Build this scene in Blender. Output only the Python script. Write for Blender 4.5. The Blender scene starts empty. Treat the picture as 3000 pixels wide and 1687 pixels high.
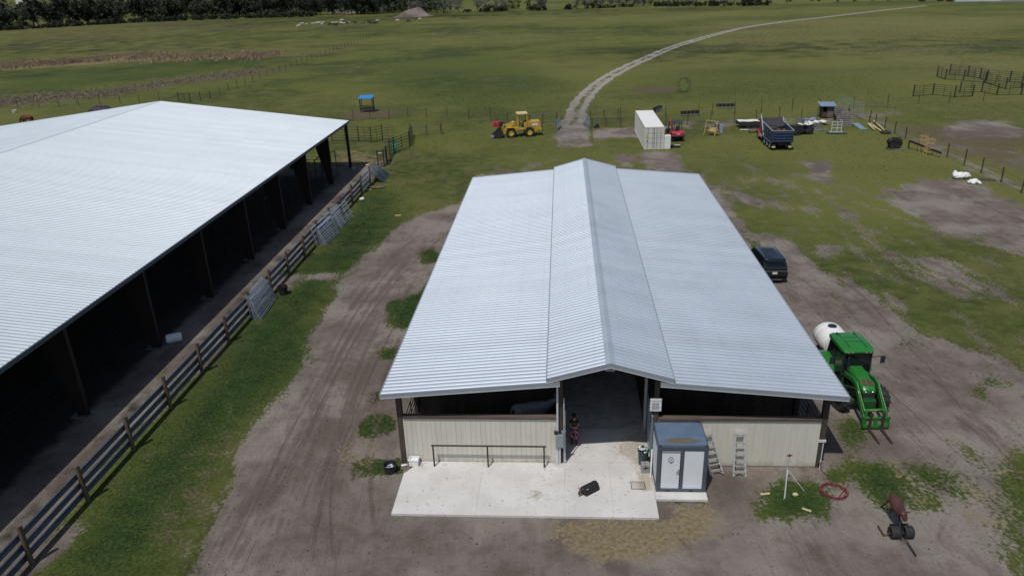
import bpy, bmesh, math, random
import numpy as np
from mathutils import Vector, Matrix, Euler
random.seed(7); rng = np.random.default_rng(11)
R = math.radians; PI = math.pi
scene = bpy.context.scene
COL = scene.collection

# ------------------------------------------------------------------ camera
W0, H0 = 3000, 1687
FPX, PITCH, ROLL, CAMH = 2178.98, 0.400372, -0.0335848, 21.0
fw = Vector((0, math.cos(PITCH), -math.sin(PITCH))); r0 = Vector((1, 0, 0)); u0 = r0.cross(fw)
rv = r0*math.cos(ROLL)+u0*math.sin(ROLL); uv = -r0*math.sin(ROLL)+u0*math.cos(ROLL)
cam = bpy.data.cameras.new("camera"); cam.sensor_width = 36; cam.lens = 36*FPX/W0
cam.clip_start = .5; cam.clip_end = 6000
co = bpy.data.objects.new("camera", cam); COL.objects.link(co)
co.matrix_world = Matrix(((rv.x, uv.x, -fw.x, 0), (rv.y, uv.y, -fw.y, 0), (rv.z, uv.z, -fw.z, CAMH), (0, 0, 0, 1)))
scene.camera = co
def at(px, py, z=0.0):
    "world point at height z that is seen at pixel (px, py) of the 3000 px photograph"
    d = fw + rv*((px-W0/2)/FPX) - uv*((py-H0/2)/FPX)
    t = (z-CAMH)/d.z
    return Vector((d.x*t, d.y*t, z))
S2 = 3000/2576
def at2(x, y, z=0.0): return at(x*S2, y*S2, z)

# ------------------------------------------------------------------ light
EL, AZX, AZY = R(63.5), -.23, -.40
hyp = math.hypot(AZX, AZY); sdir = Vector((AZX/hyp*math.cos(EL), AZY/hyp*math.cos(EL), math.sin(EL)))
sun = bpy.data.lights.new("sun", 'SUN'); sun.energy = 3.0; sun.angle = R(.55); sun.color = (1, .955, .89)
so = bpy.data.objects.new("sun", sun); COL.objects.link(so)
so.rotation_euler = (-sdir).to_track_quat('-Z', 'Y').to_euler(); so.location = (0, -50, 200)
wd = bpy.data.worlds.new("World"); scene.world = wd; wd.use_nodes = True
wn = wd.node_tree; bgn = wn.nodes['Background']
sky = wn.nodes.new('ShaderNodeTexSky'); sky.sky_type = 'NISHITA'; sky.sun_disc = False
sky.sun_elevation = EL; sky.sun_rotation = math.atan2(sdir.x, sdir.y); sky.air_density = 1.0; sky.dust_density = 1.2; sky.ozone_density = 1.0
wn.links.new(sky.outputs[0], bgn.inputs[0]); bgn.inputs[1].default_value = .08
scene.view_settings.view_transform = 'Standard'; scene.view_settings.look = 'None'
scene.view_settings.exposure = -0.12; scene.view_settings.gamma = 1
scene.cycles.filter_width = 1.55; scene.cycles.max_bounces = 6; scene.cycles.diffuse_bounces = 3; scene.cycles.glossy_bounces = 3

# ------------------------------------------------------------------ materials
def lin(c):
    return tuple(((x/255+.055)/1.055)**2.4 if x/255 > .04045 else x/255/12.92 for x in c)
class NT:
    def __init__(s, t): s.t = t
    def n(s, typ, **kw):
        nd = s.t.nodes.new('ShaderNode'+typ)
        for k, v in kw.items(): setattr(nd, k, v)
        return nd
    def inp(s, nd, i, v):
        sk = nd.inputs[i]
        if isinstance(v, bpy.types.NodeSocket): s.t.links.new(v, sk)
        elif v is not None:
            try: sk.default_value = v
            except Exception: sk.default_value = (*v, 1)
    def math(s, op, a, b=None, c=None, clamp=False):
        nd = s.n('Math', operation=op); nd.use_clamp = clamp
        s.inp(nd, 0, a)
        if b is not None: s.inp(nd, 1, b)
        if c is not None: s.inp(nd, 2, c)
        return nd.outputs[0]
    def noise(s, vec, scale, detail=3, rough=.55, dist=0):
        nd = s.n('TexNoise'); s.inp(nd, 'Vector', vec); s.inp(nd, 'Scale', scale); s.inp(nd, 'Detail', detail); s.inp(nd, 'Roughness', rough); s.inp(nd, 'Distortion', dist)
        return nd.outputs['Fac']
    def step(s, x, a, b):
        nd = s.n('MapRange'); nd.interpolation_type = 'SMOOTHSTEP'
        s.inp(nd, 0, x); s.inp(nd, 1, a); s.inp(nd, 2, b); return nd.outputs[0]
    def mix(s, f, a, b, mode='MIX'):
        nd = s.n('MixRGB', blend_type=mode); s.inp(nd, 0, f); s.inp(nd, 1, a); s.inp(nd, 2, b); return nd.outputs[0]
    def mapping(s, vec, scale=(1, 1, 1), rot=(0, 0, 0)):
        nd = s.n('Mapping'); s.inp(nd, 0, vec); nd.inputs[2].default_value = rot; nd.inputs[3].default_value = scale; return nd.outputs[0]
def newmat(name):
    m = bpy.data.materials.new(name); m.use_nodes = True
    t = NT(m.node_tree); b = m.node_tree.nodes['Principled BSDF']
    return m, t, b
def mat(name, rgb, rough=.6, metal=0.0, var=.18, scale=6.0, bump=0.0, dirt=None, stretch=(1, 1, 1), coat=0, dirt_amt=.5):
    "procedural paint, wood, rubber or metal: two octaves of worn colour, roughness breakup and optional dirt patches"
    m, t, b = newmat(name)
    v = t.n('TexCoord').outputs['Object']
    if stretch != (1, 1, 1): v = t.mapping(v, stretch)
    n1 = t.noise(v, scale, 5, .6); n2 = t.noise(v, scale*.22, 3)
    s = t.math('ADD', t.math('MULTIPLY', n1, .55), t.math('MULTIPLY', n2, .45))
    k = t.step(s, .3, .7)
    c0 = tuple(min(1, x*(1-var)) for x in rgb[:3]); c1 = tuple(min(1, x*(1+var*.8)) for x in rgb[:3])
    c = t.mix(k, c0, c1)
    if dirt is not None:
        d = t.math('MULTIPLY', t.step(t.noise(v, scale*.6, 6, .65), .5, .72), dirt_amt)
        c = t.mix(d, c, dirt)
    t.inp(b, 'Base Color', c); t.inp(b, 'Metallic', metal)
    t.inp(b, 'Roughness', t.math('ADD', rough-.08, t.math('MULTIPLY', n1, .16)))
    if coat: t.inp(b, 'Coat Weight', coat)
    if bump:
        bn = t.n('Bump'); t.inp(bn, 'Height', n1); t.inp(bn, 'Strength', .6); t.inp(bn, 'Distance', bump)
        t.inp(b, 'Normal', bn.outputs[0])
    return m
def leafmat(name, a, b_, tr=.0):
    m, t, b = newmat(name)
    g = t.n('NewGeometry'); oi = t.n('ObjectInfo')
    n = t.noise(g.outputs['Position'], .9, 4, .6)
    k = t.step(n, .35, .66)
    c = t.mix(k, a, b_)
    rnd = t.math('ADD', .72, t.math('MULTIPLY', oi.outputs['Random'], .6))
    c2 = t.mix(1.0, c, (1, 1, 1), 'MULTIPLY'); 
    hs = t.n('HueSaturation'); t.inp(hs, 'Value', rnd); t.inp(hs, 'Color', c2)
    t.inp(b, 'Base Color', hs.outputs[0]); t.inp(b, 'Roughness', .75)
    return m
def sheetmat(name, rgb, rough, metal):
    "coated roof sheets: every 0.91 m sheet a hair different, rows of screws, faint run-off streaks"
    m, t, b = newmat(name); v = t.n('TexCoord').outputs['Object']
    sx = t.n('SeparateXYZ'); t.inp(sx, 0, v)
    wn_ = t.n('TexWhiteNoise', noise_dimensions='1D'); t.inp(wn_, 'W', t.math('FLOOR', t.math('DIVIDE', sx.outputs[1], .9144)))
    n1 = t.noise(t.mapping(v, (.25, 5, 1)), 1.2, 5, .65); n2 = t.noise(v, .35, 4, .6)
    k = t.math('ADD', .92, t.math('ADD', t.math('MULTIPLY', wn_.outputs['Value'], .06), t.math('ADD', t.math('MULTIPLY', t.math('SUBTRACT', n1, .5), .22), t.math('MULTIPLY', t.math('SUBTRACT', n2, .5), .28))))
    pu = t.math('ABSOLUTE', t.math('SUBTRACT', t.math('FRACT', t.math('DIVIDE', sx.outputs[0], 1.24)), .5))
    scr = t.math('MULTIPLY', t.step(pu, .016, .004), .10)
    hs = t.n('HueSaturation'); t.inp(hs, 'Color', (*rgb, 1)); t.inp(hs, 'Value', t.math('SUBTRACT', k, scr))
    c = t.mix(t.math('MULTIPLY', t.step(t.math('ADD', n1, t.math('MULTIPLY', n2, .6)), .86, 1.05), .22), hs.outputs[0], (.33, .31, .28))
    t.inp(b, 'Base Color', c); t.inp(b, 'Metallic', metal); t.inp(b, 'Roughness', t.math('ADD', rough-.1, t.math('MULTIPLY', n2, .2)))
    return m
M = {}
M['galv'] = sheetmat('galvanised_sheet', (.48, .54, .615), .50, .28)
M['trim'] = mat('galvanised_trim', (.33, .37, .42), .45, .3, .08, 5)
M['trim_light'] = mat('trim_edge', (.62, .64, .66), .5, .1, .06, 5)
M['roof_under'] = mat('roof_underside', (.30, .31, .33), .6, .2, .15, 3)
M['tan'] = mat('tan_steel_siding', lin((203, 200, 187)), .5, 0, .05, 2.2, dirt=lin((150, 140, 120)), dirt_amt=.25)
_m, _t, _b = newmat('tan_steel_siding_splashed'); _v = _t.n('TexCoord').outputs['Object']; _s = _t.n('SeparateXYZ'); _t.inp(_s, 0, _v)
_n = _t.noise(_v, 3.0, 5, .65); _n2 = _t.noise(_t.mapping(_v, (6, 1, .5)), 1.0, 4, .6)
_c = _t.mix(_t.step(_n2, .3, .7), lin((198, 195, 182)), lin((208, 205, 193)))
_c = _t.mix(_t.math('MULTIPLY', _t.step(_t.math('ADD', _s.outputs[2], _t.math('MULTIPLY', _n, .9)), .85, .35), .6), _c, lin((140, 126, 104)))
_c = _t.mix(_t.math('MULTIPLY', _t.step(_t.math('ADD', _n, _t.math('MULTIPLY', _n2, .7)), .95, 1.15), .25), _c, lin((150, 140, 120)))
_t.inp(_b, 'Base Color', _c); _t.inp(_b, 'Roughness', .55); M['tan'] = _m
M['wood_dark'] = mat('weathered_dark_wood', (.062, .047, .036), .85, 0, .5, 7, .01, stretch=(1, 1, .12))
M['wood_rail'] = mat('weathered_brown_wood', (.105, .075, .062), .85, 0, .45, 7, .01, stretch=(.12, 1, 1))
M['wood_post'] = mat('grey_brown_post', (.125, .088, .062), .9, 0, .45, 9, .01, stretch=(1, 1, .15))
M['wood_grey'] = mat('grey_weathered_wood', (.15, .135, .125), .9, 0, .4, 6, .01, stretch=(.3, 1, 1))
M['wood_new'] = mat('pale_new_lumber', (.55, .47, .27), .8, 0, .2, 6)
M['wood_yellow'] = mat('yellow_pine', (.42, .30, .13), .8, 0, .25, 6)
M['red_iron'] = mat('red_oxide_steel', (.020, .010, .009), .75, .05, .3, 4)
M['rail_steel'] = mat('guard_rail_steel', (.115, .145, .20), .5, .55, .25, 4, dirt=(.12, .10, .08), dirt_amt=.4)
M['pipe_galv'] = mat('galvanised_pipe', (.47, .53, .60), .42, .45, .2, 8)
M['pipe_dark'] = mat('dark_painted_pipe', (.035, .034, .033), .6, .2, .35, 6, dirt=(.09, .05, .03))
M['pipe_shade'] = mat('shade_toned_pipe', (.010, .009, .009), .8, 0, .3, 6)  # arena shade put into a blacker copy of the dark pipe colour
M['pipe_blue'] = mat('blue_grey_pipe', (.10, .14, .20), .5, .4, .3, 6)
M['black'] = mat('black_rubber', (.016, .016, .018), .65, 0, .4, 6, dirt=(.07, .065, .06), dirt_amt=.35)
M['blackgloss'] = mat('black_car_paint', (.008, .009, .012), .22, 0, .2, 4, coat=.7)
M['tyre'] = mat('tyre_rubber', (.022, .022, .023), .8, 0, .35, 10, .008, dirt=(.10, .09, .08), dirt_amt=.5)
M['glass'] = mat('dark_glass', (.012, .014, .017), .09, 0, .2, 3)
M['chrome'] = mat('bright_metal', (.7, .71, .72), .25, .9, .06, 6)
M['alu'] = mat('aluminium', (.62, .62, .62), .38, .6, .15, 9)
M['white'] = mat('white_paint', (.74, .74, .72), .55, 0, .06, 3, dirt=(.45, .40, .34), dirt_amt=.3)
M['white_plastic'] = mat('white_plastic', (.78, .79, .79), .45, 0, .05, 4, dirt=(.5, .47, .42), dirt_amt=.3)
M['container'] = mat('cream_container_paint', (.62, .61, .55), .55, 0, .07, 1.5, dirt=(.36, .28, .2), dirt_amt=.35)
M['green'] = mat('tractor_green', (.022, .175, .028), .33, 0, .12, 4, dirt=(.06, .12, .04), dirt_amt=.25, coat=.3)
M['green_dark'] = mat('dark_green_steel', (.015, .075, .018), .5, 0, .25, 4)  # darker green steel for chassis, masts, lift cylinders and roof grooves
M['yellow'] = mat('machine_yellow', (.52, .33, .045), .5, 0, .15, 2.5, dirt=(.34, .22, .06), dirt_amt=.5)
M['yellow_pale'] = mat('faded_yellow', (.62, .50, .22), .6, 0, .12, 3)
M['rim_yellow'] = mat('wheel_yellow', (.62, .45, .04), .5, 0, .15, 5)
M['red'] = mat('red_paint', (.42, .022, .028), .5, 0, .2, 4)
M['red_plastic'] = mat('red_plastic', (.50, .03, .05), .5, 0, .15, 4)
M['hose_red'] = mat('red_hose', (.19, .03, .04), .6, 0, .3, 9, dirt=(.2, .12, .10))
M['rope_pink'] = mat('pink_rope', (.62, .16, .26), .7, 0, .2, 18)
M['blue'] = mat('blue_paint', (.022, .045, .10), .55, .05, .3, 3, dirt=(.07, .06, .06), dirt_amt=.45)
M['blue_sheet'] = mat('blue_grey_sheet', (.27, .36, .50), .4, .3, .12, 2)
M['blue_bright'] = mat('bright_blue_sheet', (.05, .25, .58), .45, .1, .1, 4)
M['blue_light'] = mat('pale_blue_plastic', (.26, .40, .55), .5, 0, .1, 3)
M['slate'] = mat('slate_blue_steel', (.075, .098, .128), .5, .1, .12, 3)
M['slate_roof'] = mat('slate_roof_sheet', (.135, .20, .30), .5, .15, .15, 2, dirt=(.17, .14, .10), dirt_amt=.35)
M['panel_grey'] = mat('pale_grey_panel', (.70, .74, .78), .5, 0, .04, 3)
M['bin_green'] = mat('dark_green_bin', (.045, .07, .075), .6, 0, .2, 5)
M['grey_plastic'] = mat('grey_plastic', (.27, .28, .28), .6, 0, .15, 6)
M['box_grey'] = mat('grey_electrical_box', (.24, .30, .34), .5, .1, .12, 5)
M['rust'] = mat('rusty_brown', (.11, .052, .034), .8, .1, .4, 7, dirt=(.05, .03, .02))
M['rust_fork'] = mat('rusty_fork_steel', (.055, .035, .03), .75, .3, .4, 8)
M['steer_brown'] = mat('maroon_brown_plastic', (.085, .030, .030), .55, 0, .3, 6)
M['can_green'] = mat('green_can', (.02, .22, .10), .4, .2, .3, 9)
M['paper'] = mat('crumpled_white', (.70, .71, .74), .7, 0, .15, 14)
M['skin'] = mat('skin', (.42, .22, .16), .6, 0, .08, 8)
M['shirt'] = mat('black_shirt', (.012, .013, .014), .85, 0, .3, 14)
M['jeans'] = mat('dark_denim', (.022, .03, .06), .85, 0, .35, 14)
M['shirt_print'] = mat('green_print', (.03, .16, .08), .8, 0, .2, 14)
M['horse'] = mat('dapple_grey_hair', (.30, .31, .35), .8, 0, .4, 5)
M['hair_dark'] = mat('dark_mane', (.05, .045, .045), .85, 0, .3, 12)
M['cow_white'] = mat('white_hide', (.50, .46, .39), .85, 0, .2, 3)
M['cow_black'] = mat('black_hide', (.02, .018, .016), .8, 0, .3, 3)
M['cow_brown'] = mat('red_brown_hide', (.115, .038, .018), .85, 0, .3, 3)
M['cow_dun'] = mat('dun_hide', (.20, .13, .08), .85, 0, .3, 3)
M['debris'] = mat('brown_debris', (.11, .07, .045), .9, 0, .6, 4, .05, dirt=(.25, .2, .14))
M['tarp_dark'] = mat('dark_tarp', (.035, .032, .038), .75, 0, .5, 4, .03)
M['turquoise'] = mat('turquoise_plastic', (.03, .30, .28), .5, 0, .15, 8)
M['bark'] = mat('tree_bark', (.07, .06, .05), .9, 0, .4, 3, .03)
M['decal_yellow'] = mat('yellow_sticker', (.70, .40, .03), .6, 0, .05, 6)
M['decal_brown'] = mat('brown_sticker', (.18, .08, .05), .6, 0, .05, 6)
M['ink'] = mat('dark_ink', (.02, .025, .03), .7, 0, .1, 9)
M['mound'] = mat('bare_earth', (.225, .18, .16), .95, 0, .35, .35, .2)
M['shade_cloud'] = mat('shade_cloud_puffs', (.82, .83, .85), 1.0, 0, .03, .02)
M['roof_white'] = sheetmat('white_roof_sheet', (.54, .60, .655), .52, .25)

# ------------------------------------------------------------------ mesh builder
def basis(d):
    d = Vector(d).normalized()
    a = Vector((0, 0, 1)) if abs(d.z) < .95 else Vector((1, 0, 0))
    x = d.cross(a).normalized(); return x, d.cross(x).normalized()
class MB:
    def __init__(s): s.v = []; s.f = []
    def add(s, vs, fs):
        o = len(s.v); s.v += [tuple(p) for p in vs]; s.f += [tuple(i+o for i in f) for f in fs]; return s
    def box(s, x0, x1, y0, y1, z0, z1):
        return s.add([(x0, y0, z0), (x1, y0, z0), (x1, y1, z0), (x0, y1, z0), (x0, y0, z1), (x1, y0, z1), (x1, y1, z1), (x0, y1, z1)],
                     [(0, 3, 2, 1), (4, 5, 6, 7), (0, 1, 5, 4), (1, 2, 6, 5), (2, 3, 7, 6), (3, 0, 4, 7)])
    def hexa(s, p):
        return s.add(p, [(0, 3, 2, 1), (4, 5, 6, 7), (0, 1, 5, 4), (1, 2, 6, 5), (2, 3, 7, 6), (3, 0, 4, 7)])
    def bar(s, p, q, w, h, up=(0, 0, 1)):
        p = Vector(p); q = Vector(q); d = (q-p).normalized(); up = Vector(up)
        if abs(d.dot(up)) > .98: up = Vector((1, 0, 0))
        x = d.cross(up).normalized()*(w/2); z = x.cross(d).normalized()*(h/2)
        return s.hexa([p-x-z, p+x-z, q+x-z, q-x-z, p-x+z, p+x+z, q+x+z, q-x+z])
    def tube(s, p, q, r, n=8, r2=None):
        p = Vector(p); q = Vector(q); r2 = r if r2 is None else r2
        x, y = basis(q-p); vs = []; fs = []
        for c, rr in ((p, r), (q, r2)):
            for i in range(n):
                a = 2*PI*i/n; vs.append(c+x*math.cos(a)*rr+y*math.sin(a)*rr)
        for i in range(n): j = (i+1) % n; fs.append((i, j, n+j, n+i))
        fs += [tuple(range(n-1, -1, -1)), tuple(range(n, 2*n))]
        return s.add(vs, fs)
    def path(s, pts, r, n=6, closed=False):
        pts = [Vector(p) for p in pts]; m = len(pts); vs = []; fs = []
        for i, p in enumerate(pts):
            a = pts[i-1] if (i or closed) else p; b = pts[(i+1) % m] if (i < m-1 or closed) else p
            x, y = basis(b-a)
            rr = r[i] if isinstance(r, (list, tuple)) else r
            for k in range(n):
                t = 2*PI*k/n; vs.append(p+x*math.cos(t)*rr+y*math.sin(t)*rr)
        for i in range(m if closed else m-1):
            j = (i+1) % m
            for k in range(n): l = (k+1) % n; fs.append((i*n+k, i*n+l, j*n+l, j*n+k))
        if not closed: fs += [tuple(range(n-1, -1, -1)), tuple((m-1)*n+k for k in range(n))]
        return s.add(vs, fs)
    def lathe(s, prof, n=20, o=(0, 0, 0), ax='z', sx=1, sy=1):
        vs = []; fs = []; o = Vector(o)
        for r, z in prof:
            for i in range(n):
                a = 2*PI*i/n; p = (r*math.cos(a)*sx, r*math.sin(a)*sy, z)
                if ax == 'y': p = (p[0], z, p[1])
                if ax == 'x': p = (z, p[0], p[1])
                vs.append(o+Vector(p))
        for k in range(len(prof)-1):
            for i in range(n): j = (i+1) % n; fs.append((k*n+i, k*n+j, (k+1)*n+j, (k+1)*n+i))
        if prof[0][0] > 1e-4: fs.append(tuple(range(n-1, -1, -1)))
        if prof[-1][0] > 1e-4: fs.append(tuple((len(prof)-1)*n+i for i in range(n)))
        return s.add(vs, fs)
    def prism(s, poly, a, b, ax='y'):
        "polygon in the two other axes, extruded from a to b along ax"
        n = len(poly); vs = []
        for t in (a, b):
            for p, q in poly: vs.append((p, t, q) if ax == 'y' else (t, p, q) if ax == 'x' else (p, q, t))
        fs = [tuple(range(n)), tuple(range(2*n-1, n-1, -1))]+[(i, (i+1) % n, n+(i+1) % n, n+i) for i in range(n)]
        return s.add(vs, fs)
    def torus(s, c, Rr, r, ax='z', n=20, m=6, sx=1, sy=1):
        pts = []
        for i in range(n):
            a = 2*PI*i/n; p = (Rr*math.cos(a)*sx, Rr*math.sin(a)*sy, 0)
            if ax == 'y': p = (p[0], 0, p[1])
            if ax == 'x': p = (0, p[0], p[1])
            pts.append(Vector(c)+Vector(p))
        return s.path(pts, r, m, True)
    def ball(s, c, rx, ry=None, rz=None, n=12, m=8):
        ry = ry or rx; rz = rz or rx; c = Vector(c)
        o = MB().lathe([(max(1e-5, math.sin(PI*k/m)), -math.cos(PI*k/m)) for k in range(m+1)], n)
        return s.add([(c.x+p[0]*rx, c.y+p[1]*ry, c.z+p[2]*rz) for p in o.v], o.f)
    def xf(s, m, k=0):
        s.v = s.v[:k]+[tuple(m @ Vector(p)) for p in s.v[k:]]; return s
    def mesh(s, name, smooth=True, fix=True):
        me = bpy.data.meshes.new(name); me.from_pydata(s.v, [], s.f); me.validate()
        if fix:
            bm = bmesh.new(); bm.from_mesh(me); bmesh.ops.recalc_face_normals(bm, faces=bm.faces); bm.to_mesh(me); bm.free()
        if smooth:
            me.shade_smooth(); me.set_sharp_from_angle(angle=R(38))
        return me
    def build(s, name, m, parent=None, loc=None, rot=None, bevel=0, smooth=True, fix=True):
        return link(s.mesh(name, smooth, fix), name, m, parent, loc, rot, bevel)
def link(me, name, m, parent=None, loc=None, rot=None, bevel=0):
    o = bpy.data.objects.new(name, me); COL.objects.link(o)
    if m is not None and not me.materials: me.materials.append(M[m] if isinstance(m, str) else m)
    if parent is not None: o.parent = parent
    if loc is not None: o.location = loc
    if rot is not None: o.rotation_euler = rot
    if bevel:
        b = o.modifiers.new('bevel', 'BEVEL'); b.width = bevel; b.segments = 2; b.limit_method = 'ANGLE'
    return o
def tag(o, label, cat, group=None):
    o['label'] = label; o['category'] = cat
    if group: o['group'] = group
    return o
def thing(name, label, cat, loc=(0, 0, 0), rz=0, group=None):
    o = bpy.data.objects.new(name, None); COL.objects.link(o); o.empty_display_size = .2
    o.location = loc; o.rotation_euler = (0, 0, rz)
    return tag(o, label, cat, group)
def struct(o): o['kind'] = 'structure'; return o
def dup(root, loc, rz=None, label=None, rot=None):
    r = root.copy(); COL.objects.link(r); r.location = loc
    if rz is not None: r.rotation_euler = (0, 0, rz)
    if rot is not None: r.rotation_euler = rot
    if label: r['label'] = label
    for ch in list(root.children):
        c = ch.copy(); COL.objects.link(c); c.parent = r
        for g in ch.children:
            d = g.copy(); COL.objects.link(d); d.parent = c
    return r
def skin(name, nodes, edges, m, parent=None, sub=2, loc=None, rot=None, root=0):
    "one continuous tapering surface grown over a skeleton of joints"
    me = bpy.data.meshes.new(name); me.from_pydata([n[:3] for n in nodes], edges, [])
    o = bpy.data.objects.new(name, me); COL.objects.link(o)
    o.modifiers.new('skin', 'SKIN'); sb = o.modifiers.new('sub', 'SUBSURF'); sb.levels = sub; sb.render_levels = sub
    for i, n in enumerate(nodes):
        sv = me.skin_vertices[0].data[i]; sv.radius = (n[3], n[4] if len(n) > 4 else n[3]); sv.use_root = (i == root)
    dg = bpy.context.evaluated_depsgraph_get(); dg.update()
    nm = bpy.data.meshes.new_from_object(o.evaluated_get(dg)); nm.name = name
    bpy.data.objects.remove(o); bpy.data.meshes.remove(me)
    nm.shade_smooth()
    return link(nm, name, m, parent, loc, rot)
def text(s, name, size, m, parent, loc, rot, depth=.004, align='CENTER'):
    c = bpy.data.curves.new(name, 'FONT'); c.body = s; c.size = size; c.align_x = align; c.align_y = 'CENTER'; c.extrude = depth
    o = bpy.data.objects.new(name, c); COL.objects.link(o)
    dg = bpy.context.evaluated_depsgraph_get(); dg.update()
    nm = bpy.data.meshes.new_from_object(o.evaluated_get(dg)); bpy.data.objects.remove(o); bpy.data.curves.remove(c)
    nm.name = name; nm.materials.clear()
    return link(nm, name, m, parent, loc, rot)
def wheel(parent, c, r, w, rim='white', name='wheel', rr=.58, lugs=0, rot=None):
    "tyre with a rounded shoulder and hub as wheel > rim; axle along local y"
    h = w/2
    t = MB().lathe([(r*rr, -h*.8), (r*.9, -h), (r*.98, -h*.7), (r, -h*.3), (r, h*.3), (r*.98, h*.7), (r*.9, h), (r*rr, h*.8), (r*rr*.9, h*.2), (r*rr*.9, -h*.2), (r*rr, -h*.8)], 28, ax='y')
    for i in range(lugs):
        a = 2*PI*i/lugs
        for sd in (-1, 1):
            aa = a+(sd*PI/lugs*.5); k = len(t.v)
            t.hexa([(-.035, sd*h*.95, r-.02), (.035, sd*h*.95, r-.02), (.105, sd*.02, r-.02), (.035, sd*.02, r-.02), (-.03, sd*h*.95, r*1.045), (.03, sd*h*.95, r*1.045), (.10, sd*.02, r*1.045), (.04, sd*.02, r*1.045)])
            t.xf(Matrix.Rotation(aa, 4, 'Y'), k)
    o = t.build(name, 'tyre', parent, c, rot)
    MB().lathe([(r*.12, -h*.55), (r*.2, -h*.62), (r*.25, -h*.4), (r*rr*.8, -h*.35), (r*rr, -h*.72), (r*rr*1.02, -h*.75), (r*rr*1.02, h*.75), (r*rr, h*.72), (r*rr*.8, h*.35), (r*.25, h*.4), (r*.2, h*.62), (r*.12, h*.55)], 24, ax='y').build('rim', rim, o)
    return o
# ================================================================== ground
BO = Vector((4.07, 27.75, 0)); BPH = .0738
brt = Vector((math.cos(BPH), -math.sin(BPH), 0)); bax = Vector((math.sin(BPH), math.cos(BPH), 0))
def BW(u, v, z=0.0): p = BO+brt*u+bax*v; return Vector((p.x, p.y, z))
AO = Vector((-18.77, 88.3, 0)); APH = .0723
art = Vector((math.cos(APH), -math.sin(APH), 0)); aax = Vector((math.sin(APH), math.cos(APH), 0))
def AW(u, v, z=0.0): p = AO+art*u+aax*v; return Vector((p.x, p.y, z))
SAND, DRY, BRN, LUSH = 0, 1, 2, 3
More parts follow.
